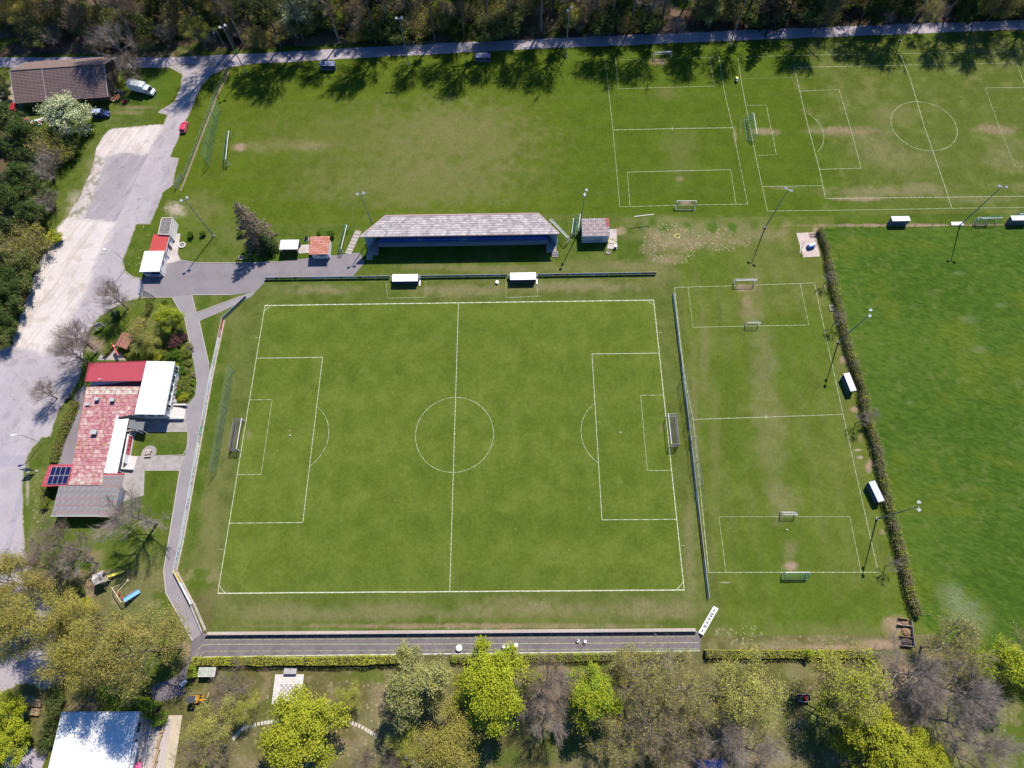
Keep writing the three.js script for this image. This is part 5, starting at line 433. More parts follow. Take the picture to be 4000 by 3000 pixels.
// --- grandstand
const seatBlue = M(lin(.05, .12, .62), .45);
{
  const o = V(0.6, 0, -54); const c = thing('grandstand', 'long roofed grandstand with rows of blue seats and weathered grey hipped roof', 'grandstand', o); const P = (x, y, z) => V(x - o.x, y, z - o.z);
  const roofM = M(0xffffff, .9, { map: mineral([.22, .2, .215], [.42, .395, .415], 2.0, 141, 1.5, .3) }); const A = P(-25.3, 6, -51.3), Bq = P(26.1, 6, -51.3), C1 = P(20.9, 5, -58.4), D = P(-19.4, 5, -58.4);
  const dn = V(0, -.16, 0); mesh('roof_deck', slab([A, Bq, C1, D], dn), roofM, c); mesh('roof_verge', [bar(A, D, .3, .2), bar(Bq, C1, .3, .2), bar(A.clone().add(V(.1, -.1, .06)), Bq.clone().add(V(-.1, -.1, .06)), .1, .24)], M(0xffffff, .9, { map: mineral([.3, .21, .2], [.42, .33, .32], 1, 149, 1.2) }), c);
  const mossT = [M(0xffffff, .9, { map: mineral([.23, .2, .215], [.36, .32, .34], 5.3, 145, 1.4, .25) }), M(0xffffff, .9, { map: mineral([.25, .235, .25], [.46, .435, .455], 5.3, 147, 1.6, .3) }), M(0xffffff, .9, { map: mineral([.24, .22, .24], [.43, .405, .43], 5.3, 148, 1.6, .3) })];
  const R = rng(6); for (let r = 0; r < 9; r++) { const f0 = r / 9, f1 = (r + 1) / 9 - .008; const L0 = lerpV(A, D, f0), L1 = lerpV(A, D, f1), R0 = lerpV(Bq, C1, f0), R1 = lerpV(Bq, C1, f1); const n = 20; for (let i = 0; i < n; i++) { const a = i / n, b = (i + 1) / n - .0015; const up = e => V(0, e, 0); mesh('roof_sheet', slab([lerpV(L0, R0, a).add(up(.075)), lerpV(L0, R0, b).add(up(.075)), lerpV(L1, R1, b).add(up(.03)), lerpV(L1, R1, a).add(up(.03))], V(0, -.025, 0)), mossT[R() < .07 || (r === 8 && i > 2 && i < 7) ? 0 : R() < .5 ? 1 : 2], c); } } 
  mesh('rear_cap', bar(C1.clone().add(V(0, .12, 0)), D.clone().add(V(0, .12, 0)), .4, .1), M(0xffffff, .9, { map: mineral([.28, .2, .18], [.42, .34, .33], 1, 146, 1.4) }), c);
  const deckM = M(lin(.25, .33, .46), .85), bw = M(lin(.12, .15, .2), .8); mesh('plinth', box(44.9, 1.0, 2.4, .3, .5, .6), concreteGrey, c); mesh('rear_plinth', box(39.4, 1.0, 3.6, .3, .499, -2.4), concreteGrey, c);
  for (let r = 0; r < 6; r++) { const h = .5 + .42 * r; mesh('tier', box(44.8 - r * .9, h, .86, .3, 1.001 + h / 2 - .001, 1.28 - r * .862), deckM, c); }
  // seats: bucket of base and backrest
  const sg = join([box(.42, .05, .4, 0, .4, 0), box(.42, .42, .05, 0, .62, -.19, 0, -.18), box(.07, .4, .07, 0, .2, -.05)]); let cnt = 0; for (let r = 0; r < 3; r++) for (let i = 0; i < 80; i++) { const x = -21.6 + i * .553; if (Math.abs(x - .3) < .9) continue; if (i === 18 || i === 19 || i === 61) continue; const m = mesh('seat', sg, seatBlue, c); m.position.set(x + .3, 1.5 + .42 * r, 1.3 - r * .862); m.userData.row = r; cnt++; } const rest = []; for (let r = 3; r < 6; r++) for (let i = 0; i < 80; i++) if (i > 3 && i < 76) rest.push(sg.clone().translate(-21.3 + i * .553, 1.5 + .42 * r, 1.3 - r * .862)); meta(mesh('rear_seats', rest, seatBlue, c), undefined, undefined, undefined, 'stuff');
  mesh('front_rail', [bar(P(-21.6, 2.05, -52.2), P(23.2, 2.05, -52.2), .06, .06), bar(P(-21.6, 1.35, -52.2), P(23.2, 1.35, -52.2), .14, .1), ...Array.from({ length: 19 }, (_, i) => box(.05, 1.0, .05, -22.1 + i * 2.48, 1.55, 1.8))], M(lin(.22, .32, .42), .5), c); mesh('aisle_steps', [box(1.1, .25, .4, .3, 1.13, 1.75), box(1.1, .5, .3, .3, .75, 2.05)], concreteGrey, c);
  mesh('back_wall', box(39.6, 4.8, .2, .15, 2.4, -4.2), wallWhite, c); for (const s of [-1, 1]) { const x = s * 25.1 - .15; mesh('side_wall', slab([V(s * 25, 5.6, 2.3), V(s * 20.1, 4.8, -4.1), V(s * 20.1, 0, -4.1), V(s * 25, 0, 2.3)], V(-s * .15, 0, .05)), M(lin(.26, .36, .5), .6), c); mesh('wing_panel', slab([V(s * 25.1, 2.3, -.8), V(s * 25.1, 1.2, 2.8), V(s * 25.1, 1.1, 2.8), V(s * 25.1, .1, -.8)].map(p => p), V(.1, 0, 0)), M(lin(.15, .23, .32), .6), c); const lx = s < 0 ? -24.9 : 25.3; mesh('landing', box(2.6, .8, 4.4, s * 23.6, .4, 2.2), concreteGrey, c); for (let i = 0; i < 4; i++) mesh('stair_step', box(1.6, .18 * (4 - i), .34, s * 23.6 + s * .9, .09 * (4 - i), 4.6 + i * .34), M(lin(.34, .31, .31), .9), c); }
  for (const x of [-18, -9, 0.5, 10, 19]) mesh('roof_post', box(.18, 3.4, .18, x, 3.4, -3.5), steel, c);
  const fas = [[.2, .4, .55], [.45, .55, .62], [.1, .2, .5], [.5, .03, .06], [.08, .14, .45], [.5, .55, .6], [.1, .18, .3], [.12, .2, .33], [.35, .5, .6], [.1, .14, .2]]; fas.forEach((q, i) => mesh('fascia_banner', box(3.4, .5, .03, -18 + i * 4.1, 5.5, 2.45), M(lin(...q), .6), c));
}
// --- kiosk group at the gate
{
  const o = V(-80.1, 0, -47); const c = thing('ticket_kiosk', 'white flat roofed ticket kiosk beside the blue gate', 'kiosk', o); mesh('roof', box(5.2, .18, 6.3, 0, 2.72, 0), whiteMetal, c); mesh('wall', [box(4.6, 2.6, .15, 0, 1.3, -2.9), box(.15, 2.6, 5.8, 2.25, 1.3, 0), box(.15, 2.6, 5.8, -2.25, 1.3, 0), box(4.35, 1.05, .15, 0, .52, 2.82), box(4.35, .5, .15, 0, 2.36, 2.82)], wallWhite, c); mesh('roof_trim', [box(5.24, .06, .1, 0, 2.66, 3.15), box(.1, .06, 6.2, 2.6, 2.66, 0)], greyMetal, c); windowOn(c, 1.2, .8, 2.36, 1.7, -.2, Math.PI / 2); mesh('counter', box(2.4, .08, .7, .6, 1.08, 3.2), M(lin(.45, .5, .62), .5), c); mesh('shutter', box(1.6, .9, .05, -1.2, 1.6, 2.85), M(lin(.10, .16, .33), .5), c); doorOn(c, .9, 2, 2.36, 0, 1.8, Math.PI / 2, white); mesh('floor', box(4.3, .06, 5.6, 0, .03, 0), concreteGrey, c);
  const p = [[331.8, 506], [366.6, 507], [356.9, 546], [322, 544]].map(q => G(q[0], q[1], 2.6)); const o2 = p[0].clone().add(p[2]).multiplyScalar(.5).setY(0); const r = thing('red_roofed_annex', 'small annex with bright red corrugated roof behind the kiosk', 'shed', o2); const q = p.map(v => v.sub(o2)); corr([q[0], q[3], q[2], q[1]], 0, 26, .03, redSheet, r, 'roof'); mesh('wall', slab([V(q[0].x + .2, 2.5, q[0].z + .2), V(q[1].x - .25, 2.5, q[1].z + .2), V(q[2].x - .25, 2.5, q[2].z - .2), V(q[3].x + .2, 2.5, q[3].z - .2)], V(0, -2.5, 0)), wallWhite, r); mesh('gutter', bar(V(q[1].x + .06, 2.55, q[1].z), V(q[2].x + .06, 2.55, q[2].z), .12, .1), greyMetal, r); doorOn(r, 1, 2, q[1].x - .22, 0, (q[1].z + q[2].z) / 2, Math.PI / 2, darkTrim);
  const g = [[350, 470.5], [373, 470.5], [366, 507], [342, 505.5]].map(v => G(v[0], v[1], 3)); const o3 = g[0].clone().add(g[2]).multiplyScalar(.5).setY(0); const h = g.map(v => v.sub(o3)); const gr = thing('flat_roofed_garage', 'narrow white garage with grey felt flat roof', 'garage', o3); mesh('wall', slab(h.map(v => v.clone().setY(2.9)), V(0, -2.9, 0)), wallWhite, gr); mesh('roof', slab(h.map(v => V(v.x * .93, 2.98, v.z * .96)), V(0, -.07, 0)), M(0xffffff, .95, { map: mineral([.13, .125, .13], [.22, .21, .215], 2, 151, 1) }), gr); for (let i = 0; i < 4; i++) mesh('coping', bar(h[i].clone().setY(3.0), h[(i + 1) % 4].clone().setY(3.0), .18, .14), M(lin(.6, .54, .47), .9), gr); doorOn(gr, 2.4, 2.1, 0, 0, h[2].z + .02, 0, greyMetal);
}
// --- red shed, canopy, tool shed
{
  const shed = (name, label, F, he, hr, mat, wm) => { const p = F.map(q => G(q[0], q[1], he)); const o = p[0].clone().add(p[2]).multiplyScalar(.5).setY(0); const c = thing(name, label, 'shed', o); const q = p.map(v => v.sub(o)); const x0 = q[0].x, x1 = q[1].x, z0 = q[0].z, z1 = q[2].z; return { c, x0, x1, z0, z1, o }; };
  { const { c, x0, x1, z0, z1 } = shed('red_tiled_shed', 'small white shed with faded red tiled roof beside the grandstand path', [[672, 512.5], [714, 511], [718, 549], [669, 548.5]], 2.75, 3, 0, 0); const t = [M(0xffffff, .9, { map: mineral([.36, .12, .075], [.52, .21, .15], 1.1, 161, 1.3, .2) }), M(0xffffff, .9, { map: mineral([.42, .17, .13], [.55, .31, .27], 1.1, 162, 1.3, .2) })]; for (let r = 0; r < 11; r++) { const z = z0 + (z1 - z0) * r / 11, e = z0 + (z1 - z0) * (r + 1) / 11; for (let i = 0; i < 6; i++) { const a = x0 + (x1 - x0) * i / 6, b = x0 + (x1 - x0) * (i + 1) / 6 - .012; mesh('tile_course', slab([V(a, 3.1 - .35 * r / 11, z), V(b, 3.1 - .35 * r / 11, z), V(b, 3.1 - .35 * (r + 1) / 11 + .04, e), V(a, 3.1 - .35 * (r + 1) / 11 + .04, e)], V(0, -.05, 0)), t[(r * 5 + i * 3 + ((i * r) % 3)) % 2], c); } } mesh('wall', slab([V(x0 + .35, 2.95, z0 + .4), V(x1 - .3, 2.95, z0 + .4), V(x1 - .3, 2.62, z1 - .5), V(x0 + .35, 2.62, z1 - .5)], V(0, -2.6, 0)), wallWhite, c); mesh('serving_flap', box(2.6, .06, .6, .1, 2.2, z1 - .25, 0, .3), greyMetal, c); windowOn(c, 1.8, .9, .1, 1.5, z1 - .47, 0); }
  { const { c, x0, x1, z0, z1 } = shed('white_canopy', 'white flat canopy on posts beside the spruce', [[608, 518.5], [644.5, 517], [642, 538.5], [600, 540]], 2.5, 0, 0, 0); mesh('roof', box(x1 - x0 + .4, .12, z1 - z0, 0, 2.5, 0), M(0xffffff, .6, { map: mineral([.62, .61, .6], [.8, .79, .78], 2, 165, 1) }), c); for (const x of [x0 + .2, x1 - .3]) for (const z of [z0 + .3, z1 - .2]) mesh('post', rod(V(x, 0, z), V(x, 2.46, z), .06), greyMetal, c); mesh('rear_wall', box(x1 - x0 - .2, 2.3, .1, 0, 1.15, z0 + .2), woodDark, c); mesh('bench_top', box(x1 - x0 - 1.4, .06, .6, 0, .8, .3), woodPale, c); mesh('bench_leg', [box(.1, .77, .5, -1.2, .385, .3), box(.1, .77, .5, 1.2, .385, .3)], woodPale, c); }
  { const { c, x0, x1, z0, z1 } = shed('tool_shed', 'grey-blue shed with mossy roof to the side of the grandstand', [[1256, 474], [1315, 473], [1316, 508.5], [1256, 509.7]], 3.4, 0, 0, 0); const t = [M(0xffffff, .9, { map: mineral([.15, .11, .12], [.36, .31, .32], 1.2, 171, 1.8, .3) }), M(0xffffff, .9, { map: mineral([.2, .15, .16], [.42, .37, .38], 1.2, 172, 1.8, .3) }), M(lin(.33, .09, .09), .9)]; for (let r = 0; r < 6; r++) for (let i = 0; i < 8; i++) { const z = z0 + (z1 - z0) * r / 6, e = z0 + (z1 - z0) * (r + 1) / 6, a = x0 + (x1 - x0) * i / 8, b = x0 + (x1 - x0) * (i + 1) / 8 - .01; mesh('roof_sheet', slab([V(a, 3.75 - .35 * r / 6, z), V(b, 3.75 - .35 * r / 6, z), V(b, 3.75 - .35 * (r + 1) / 6 + .03, e), V(a, 3.75 - .35 * (r + 1) / 6 + .03, e)], V(0, -.05, 0)), i === 7 && r < 3 ? t[2] : t[(r + i * 3) % 2], c); } mesh('wall', slab([V(x0 + .15, 3.6, z0 + .2), V(x1 - .15, 3.6, z0 + .2), V(x1 - .15, 3.28, z1 - .15), V(x0 + .15, 3.28, z1 - .15)], V(0, -3.26, 0)), M(lin(.40, .46, .55), .8), c); mesh('gutter', box(x1 - x0, .1, .12, 0, 3.32, z1 + .05), greyMetal, c); doorOn(c, 2.2, 2.3, .8, 0, z1 - .12, 0, M(lin(.3, .35, .42), .7)); }
}
// --- barn
{
  const o = V(-119.6, 0, -111.6), ry = Math.atan2(1.85, 27.2); const c = thing('barn', 'old timber barn with brown tiled gable roof and junk around it', 'barn', o, ry); const L = 13.7, hr = 7.2, he = 3.0, d = 8.3; const tm = [M(0xffffff, .9, { map: mineral([.125, .085, .085], [.20, .14, .14], 1.2, 181, 1.3, .2) }), M(0xffffff, .9, { map: mineral([.14, .10, .095], [.235, .17, .16], 1.2, 182, 1.3, .2) }), M(0xffffff, .9, { map: mineral([.11, .08, .085], [.18, .13, .135], 1.2, 183, 1.3, .2) })];
  mesh('wall', [box(2 * L - 1.6, 3.2, 13.4, 0, 1.6, 0)], woodDark, c); for (const s of [-1, 1]) mesh('gable', slab([V(s * (L - .8), hr - .4, 0), V(s * (L - .8), he + .1, -6.7), V(s * (L - .8), he + .1, 6.7)], V(-s * .12, 0, 0)), woodDark, c); const R = rng(4);
  for (const s of [-1, 1]) for (let r = 0; r < 22; r++) { const f = r / 22, e = (r + 1) / 22; for (let i = 0; i < 6; i++) { const a = -L + 2 * L * i / 6, b = -L + 2 * L * (i + 1) / 6 - .01; const y = q => hr - (hr - he) * q, z = q => s * d * q; mesh('tile_course', slab([V(a, y(f), z(f)), V(b, y(f), z(f)), V(b, y(e) + .06, z(e)), V(a, y(e) + .06, z(e))], V(0, -.07, 0)), tm[s < 0 ? 1 : i < 2 ? (R() < .5 ? 0 : 1) : (R() < .6 ? 2 : 0)], c); } }
  const trim = M(lin(.42, .40, .42), .8); for (const s of [-1, 1]) { mesh('bargeboard', [bar(V(s * (L + .05), hr + .08, 0), V(s * (L + .05), he + .08, d), .1, .24), bar(V(s * (L + .05), hr + .08, 0), V(s * (L + .05), he + .08, -d), .1, .24)], trim, c); } mesh('ridge_tiles', bar(V(-L, hr + .06, 0), V(L, hr + .06, 0), .35, .14), tm[1], c); mesh('roof_seam', bar(V(-4.4, hr + .1, .1), V(-4.4, he + .12, d), .12, .05), trim, c); mesh('gutter', bar(V(-L, he - .02, d + .08), V(L, he - .02, d + .08), .14, .12), darkTrim, c); mesh('barn_door', box(3.4, 2.8, .08, 6, 1.4, 6.76), M(lin(.13, .085, .06), .9), c);
}
// --- hall with white ribbed roof, steps and sign
{
  const o = V(-67.6, 0, 63.5); const c = thing('white_roofed_hall', 'hall with white ribbed metal roof beside the stepped terrace', 'building', o); const x0 = -7.4, x1 = 7.9, z0 = -6.45, z1 = 9, h = 3.6; mesh('wall', box(14.2, 3.4, 14.6, .2, 1.7, 1.1), wallWhite, c); const a = V(x0, h, z0), b = V(x1, h, z0), d = V(x1, h, z1), e = V(x0, h, z1); corr([a, b, d, e], .05, 34, .022, M(lin(.76, .78, .81), .5), c, 'ribbed_roof'); mesh('roof_deck', slab([a, b, d, e], V(0, -.16, 0)), greyMetal, c); mesh('gutter', [bar(V(x1 + .1, h - .05, z0), V(x1 + .1, h - .05, z1), .18, .16), bar(V(x0, h + .02, z0 - .08), V(x1, h + .02, z0 - .08), .16, .2)], greyMetal, c); mesh('roof_screws', Array.from({ length: 20 }, (_, i) => box(.12, .05, .05, x0 + 1 + i * .65, h + .11, 3.2)), greyMetal, c);
  // lettered sign under the eaves
  const cv = document.createElement('canvas'); cv.width = 512; cv.height = 110; const q = cv.getContext('2d'); q.fillStyle = '#eef0f2'; q.fillRect(0, 0, 512, 110); q.fillStyle = '#20242c'; q.font = 'bold 92px serif'; q.fillText('T', 70, 88); q.font = 'bold 70px serif'; q.fillText('ennis', 140, 86); q.fillStyle = '#a3172c'; q.font = 'bold 92px serif'; q.fillText('S', 350, 90); const t = new THREE.CanvasTexture(cv); t.colorSpace = THREE.SRGBColorSpace; const sg = mesh('sign', new THREE.BoxGeometry(4.6, .75, .05), [M(lin(.8, .8, .8)), M(lin(.8, .8, .8)), M(lin(.8, .8, .8)), M(lin(.8, .8, .8)), new THREE.MeshStandardMaterial({ map: t, roughness: .5 }), M(lin(.8, .8, .8))], c); sg.position.set(x1 + .32, h - .45, 1.0); sg.rotation.set(0, Math.PI / 2, 0); sg.rotation.order = 'YXZ'; sg.rotation.x = -.5;
  mesh('veranda_floor', box(2.4, .3, 15, x1 + .6, .15, 1.2), concrete, c); for (let i = 0; i < 5; i++) mesh('terrace_step', box(.62, .3 - .05 * i, 13, x1 + 2.12 + i * .63, .15 - .025 * i, 1.6), M(0xffffff, .9, { map: concrete.map }), c); for (let i = 0; i < 5; i++) mesh('rail_post', rod(V(x1 + 1.6, .3, -4.6 + i * 3), V(x1 + 1.6, 1.3, -4.6 + i * 3), .03), white, c); mesh('hand_rail', [bar(V(x1 + 1.6, 1.3, -4.8), V(x1 + 1.6, 1.3, 8.2), .06, .05)], whiteMetal, c); for (const z of [-2.4, .9, 4.2]) mesh('roof_stay', bar(V(x1, 2.9, z), V(x1 + 1.6, 1.3, z - .3), .06, .06), M(lin(.08, .25, .6), .5), c); for (let i = 0; i < 4; i++) windowOn(c, 2, 1.5, 7.36, 1.9, -3.6 + i * 3, Math.PI / 2);
}
// --- garden hut, blue hut, small roofs
{
  const p = [[255.5, 723], [277.5, 718], [289, 746.5], [265, 751]]; const o = G(270, 738, 1.5).setY(0); const c = thing('garden_hut', 'small wooden garden hut with reddish gable roof', 'shed', o, -.28); const m = M(0xffffff, .9, { map: mineral([.24, .105, .085], [.34, .16, .13], 1, 191, 1) }); for (const s of [-1, 1]) for (let r = 0; r < 5; r++) { const f = r / 5, e = (r + 1) / 5; mesh('roof_board', slab([V(s * 1.7 * f, 2.9 - 1.1 * f, -1.9), V(s * 1.7 * f, 2.9 - 1.1 * f, 1.9), V(s * 1.7 * e, 2.9 - 1.1 * e + .03, 1.9), V(s * 1.7 * e, 2.9 - 1.1 * e + .03, -1.9)], V(0, -.05, 0)), m, c); } mesh('wall', box(2.5, 1.95, 2.8, 0, .975, -.1), woodDark, c); for (const s of [-1, 1]) mesh('gable', slab([V(0, 2.75, s * 1.3), V(1.25, 1.95, s * 1.3), V(-1.25, 1.95, s * 1.3)], V(0, 0, -s * .1)), woodDark, c); mesh('ridge_board', box(.14, .1, 3.9, 0, 2.94, 0), m, c); mesh('porch_post', [box(.1, 1.85, .1, 1.2, .92, 1.75), box(.1, 1.85, .1, -1.2, .92, 1.75)], woodDark, c); doorOn(c, .9, 1.8, 0, 0, 1.34, 0, M(lin(.12, .08, .05), .9));
}
{
  const a = G(1503, 1638, 2.4), b = G(1568, 1640, 2.4); const o = a.clone().add(b).multiplyScalar(.5).setY(0).add(V(0, 0, 1.6)); const c = thing('blue_hut', 'blue tarpaulin covered hut under the bare grey trees', 'hut', o); const w = b.x - a.x; const bl = M(0xffffff, .45, { map: mineral([.012, .055, .32], [.03, .12, .52], 1.5, 195, 1) }); mesh('tarpaulin', [slab([V(-w / 2, 2.45, -1.5), V(w / 2, 2.45, -1.5), V(w / 2 - .1, 2.1, -.5), V(-w / 2 + .25, 2.1, -.5)], V(0, -.08, 0)), slab([V(-w / 2 + .25, 2.1, -.5), V(w / 2 - .1, 2.1, -.5), V(w / 2, 1.1, 2.2), V(-w / 2 + .35, 1.1, 2.2)], V(0, -.08, 0))], bl, c); mesh('frame', [[-w / 2 + .3, -1.4], [w / 2 - .2, -1.4], [-w / 2 + .4, 2], [w / 2 - .2, 2]].map(([x, z]) => rod(V(x, 0, z), V(x, z < 0 ? 2.3 : 1.05, z), .06)), woodDark, c); mesh('side_wall', slab([V(-w / 2 + .3, 2.3, -1.4), V(-w / 2 + .42, 1.95, -.5), V(-w / 2 + .5, 1.0, 2), V(-w / 2 + .5, .05, 2), V(-w / 2 + .3, .05, -1.4)], V(.06, 0, 0)), darkTrim, c); const sl = thing('brown_box', 'brown wooden box beside the blue hut', 'box', G(1488, 1657), .1); mesh('box_body', box(1.9, .6, .8, 0, .3, 0), woodDark, sl); mesh('box_lid', box(2, .06, .9, 0, .63, 0), M(lin(.2, .1, .08), .9), sl);
}
{ const o = G(447, 1451, 1.9).setY(0); const c = thing('garden_store', 'low garden store with grey-green felt roof behind the clipped hedge', 'shed', o); mesh('roof', slab([V(-1.7, 2.0, -.85), V(1.75, 2.0, -.85), V(1.65, 1.8, .85), V(-1.8, 1.8, .85)], V(0, -.08, 0)), M(0xffffff, .9, { map: mineral([.34, .38, .33], [.5, .53, .47], 1.5, 197, 1.3) }), c); mesh('wall', box(3.1, 1.75, 1.4, 0, .875, -.05), woodDark, c); mesh('shutter', box(1.4, 1.3, .06, 0, .85, .68), darkTrim, c); mesh('roof_edge', [box(.06, .1, 1.7, 1.7, 1.93, 0), box(3.4, .08, .06, 0, 1.78, .88)], white, c); }
// ---------------------------------------------------------------- sports equipment
const goalWhite = M(lin(.85, .85, .85), .4), netGreen = M(lin(.06, .22, .16), .8), netGrey = M(lin(.20, .17, .19), .8), netWhite = M(lin(.5, .52, .52), .8), greenPaint = M(lin(.10, .28, .18), .5), lightGreen = M(lin(.35, .52, .42), .5);
function netGeo(c, nu, nv, r) { // strands over a bilinear quad
  const s = new Sticks(), P = (u, v) => lerpV(lerpV(c[0], c[1], u), lerpV(c[3], c[2], u), v); for (let i = 0; i <= nu; i++) { const u = i / nu; let p = P(u, 0); for (let k = 1; k <= 3; k++) { const q = P(u, k / 3); s.add(p, q, r, r, 3); p = q; } } for (let j = 0; j <= nv; j++) { const v = j / nv; let p = P(0, v); for (let k = 1; k <= 3; k++) { const q = P(k / 3, v); s.add(p, q, r, r, 3); p = q; } } return s.geo(); }
// goal with its line along local x, net towards -z
function goal(name, label, pos, turn, w = 7.32, h = 2.44, dep = 2, style = {}, group) {
  const g = thing(name, label, 'goal', pos, turn, group); const r = style.r ?? .06, fm = style.frame ?? goalWhite, bm = style.back ?? steel, nm = style.net ?? netGrey, X = w / 2, td = style.top ?? .9;
  mesh('crossbar', rod(V(-X - r, h, 0), V(X + r, h, 0), r * 1.15, r * 1.15, 8), fm, g); for (const s of [-1, 1]) mesh('post', rod(V(s * X, 0, 0), V(s * X, h - r * .5, 0), r, r, 8), fm, g);
  for (const s of [-1, 1]) mesh('stanchion', [rod(V(s * X, h, 0), V(s * X, h, -td), .03), rod(V(s * X, h, -td), V(s * X, .06, -dep), .03), rod(V(s * X, .06, 0), V(s * X, .06, -dep), .035)], bm, g); mesh('ground_bar', rod(V(-X, .06, -dep), V(X, .06, -dep), .04), style.base ?? bm, g); if (style.bar2) mesh('rear_bar', rod(V(-X, h, -td), V(X, h, -td), .03), bm, g);
  const n = Math.round(w / .24), nr = style.nr ?? .011; const a = new Sticks(); const net = mesh('net', join([netGeo([V(-X, h, 0), V(X, h, 0), V(X, h, -td), V(-X, h, -td)], n, 5, nr), netGeo([V(-X, h, -td), V(X, h, -td), V(X, .08, -dep), V(-X, .08, -dep)], n, 11, nr), ...[-1, 1].map(s => netGeo([V(s * X, h, 0), V(s * X, h, -td), V(s * X, .08, -dep), V(s * X, .08, 0)], 5, 10, nr))]), nm, g); return g;
}
goal('football_goal', 'full size goal at the clubhouse end of the main pitch', V(-49.785, 0, 0), Math.PI / 2, 7.32, 2.44, 2.1, { nr: .02, top: 1.9, bar2: 1 }); goal('football_goal', 'full size goal at the boarded end of the main pitch', V(49.785, 0, 0), -Math.PI / 2, 7.32, 2.44, 2.1, { nr: .02, top: 1.9, bar2: 1 });
const goalF = (name, label, a, b, side, h, dep, st, group) => { const p = G(a[0], a[1], h), q = G(b[0], b[1], h); const m = p.clone().add(q).multiplyScalar(.5).setY(0), w = p.distanceTo(q); let t = Math.atan2(-(q.z - p.z), q.x - p.x); const bx = -Math.sin(t), bz = -Math.cos(t); const s = G(side[0], side[1]); if ((s.x - m.x) * bx + (s.z - m.z) * bz < 0) t += Math.PI; return goal(name, label, m, t, w, h, dep, st, group); };
const gg = { net: netGreen, back: lightGreen, base: lightGreen, top: .7, nr: .012 };
goalF('football_goal', 'full size goal in front of the green net on the upper field', [494, 283], [487.5, 344], [470, 320], 2.44, 2, gg); goalF('football_goal', 'full size goal with green net on the far training pitch', [1628, 244.5], [1635.5, 289], [1600, 275], 2.44, 2, gg); goalF('youth_goal', 'youth goal under the tree shadows beside the forest road', [1415, 113.5], [1452, 112], [1434, 90], 2, 1.4, { net: netWhite, back: goalWhite, base: goalWhite, top: .6 }); goalF('youth_goal', 'youth goal with white base bar in front of the weedy patch', [1462, 434], [1504, 434], [1482, 470], 2, 1.5, { net: netGrey, back: goalWhite, base: goalWhite, top: .6 }); goalF('youth_goal', 'youth goal at the upper end of the youth pitch', [1591, 606], [1635, 605], [1610, 580], 2, 1.3, { net: netWhite, back: lightGreen, top: .6 }); goalF('youth_goal', 'youth goal at the lower end of the youth pitch', [1697, 1236.5], [1749.5, 1236], [1720, 1270], 2, 1.4, { net: netGreen, back: lightGreen, base: lightGreen, top: .6, nr: .014 });
goalF('mini_goal', 'small training goal near the upper penalty line of the youth pitch', [1616, 698], [1643.5, 698], [1625, 670], 1.8, .9, { net: netWhite, r: .04, top: .4 }); goalF('mini_goal', 'small training goal with striped bar in the lower penalty area', [1692, 1112], [1723.5, 1112], [1700, 1090], 1.6, .9, { net: netWhite, r: .04, top: .4 });
goalF('stored_goal', 'goal parked beside the red tiled shed', [749, 486], [737, 537], [715, 515], 2.2, 1.6, gg); goalF('stored_goal', 'goal parked at an angle against the end of the grandstand', [1187.6, 474.5], [1225, 514], [1260, 480], 2.44, 1.4, { ...gg, net: netWhite }); goalF('stored_goal', 'goal with green net parked beside the tool shed', [1253.5, 463], [1249.5, 495], [1215, 480], 2.2, 1.7, gg); goalF('stored_goal', 'low goal with green base parked next to the tool shed goal', [1239, 472], [1235, 504], [1260, 490], 1.2, 1, { ...gg, r: .05 });
goalF('stored_goal', 'goal parked between the two dugouts at the meadow fence', [2121, 472], [2165, 470.5], [2140, 440], 2.2, 1.3, { ...gg }); goalF('stored_goal', 'second goal frame parked behind the one at the meadow fence', [2112, 470], [2140, 470], [2120, 520], 1.9, .9, { ...gg, back: steel }); goalF('stored_goal', 'goal frame standing at the end of the meadow dugouts', [2204, 462], [2240, 461], [2220, 440], 2, 1, gg);
// pole with white bar on the grass
{ const a = G(1370, 468, 2.6), b = G(1412, 463, 2.6), o = G(1384, 497); const c = thing('header_bar', 'white crossbar on a single slim pole in the grass', 'training bar', o); mesh('pole', rod(V(0, 0, 0), V((a.x + b.x) / 2 - o.x, 2.6, (a.z + b.z) / 2 - o.z), .04), lightGreen, c); mesh('bar', rod(a.clone().sub(o), b.clone().sub(o), .1), goalWhite, c); }
// floodlights
const poleMat = M(lin(.26, .30, .33), .5, { metalness: .3 }), lampHouse = M(lin(.5, .52, .54), .4), lampGlass = M(lin(.75, .77, .8), .12);
function floodlight(label, base, turn, h = 15.2) { const c = thing('floodlight', label, 'floodlight', base, turn); mesh('base_plate', box(.6, .3, .6, 0, .15, 0), concreteGrey, c); mesh('pole', rod(V(0, .2, 0), V(0, h, 0), .16, .09, 10), poleMat, c); mesh('crossarm', bar(V(-.95, h, 0), V(.95, h, 0), .1, .1), poleMat, c); for (const s of [-1, 1]) { const l = new THREE.Group(); l.name = 'lamp'; l.position.set(s * .8, h + .22, .1); l.rotation.set(.55, s * .35, 0); c.add(l); mesh('housing', [box(.62, .42, .4), box(.4, .3, .2, 0, 0, -.28)], lampHouse, l); mesh('lens', box(.56, .36, .03, 0, 0, .215), lampGlass, l); } return c; }
const k1 = 2212 / 4000, Fp = (x, y, h = 0) => G(x * k1, y * k1, h); const flat = p => p.setY(0);
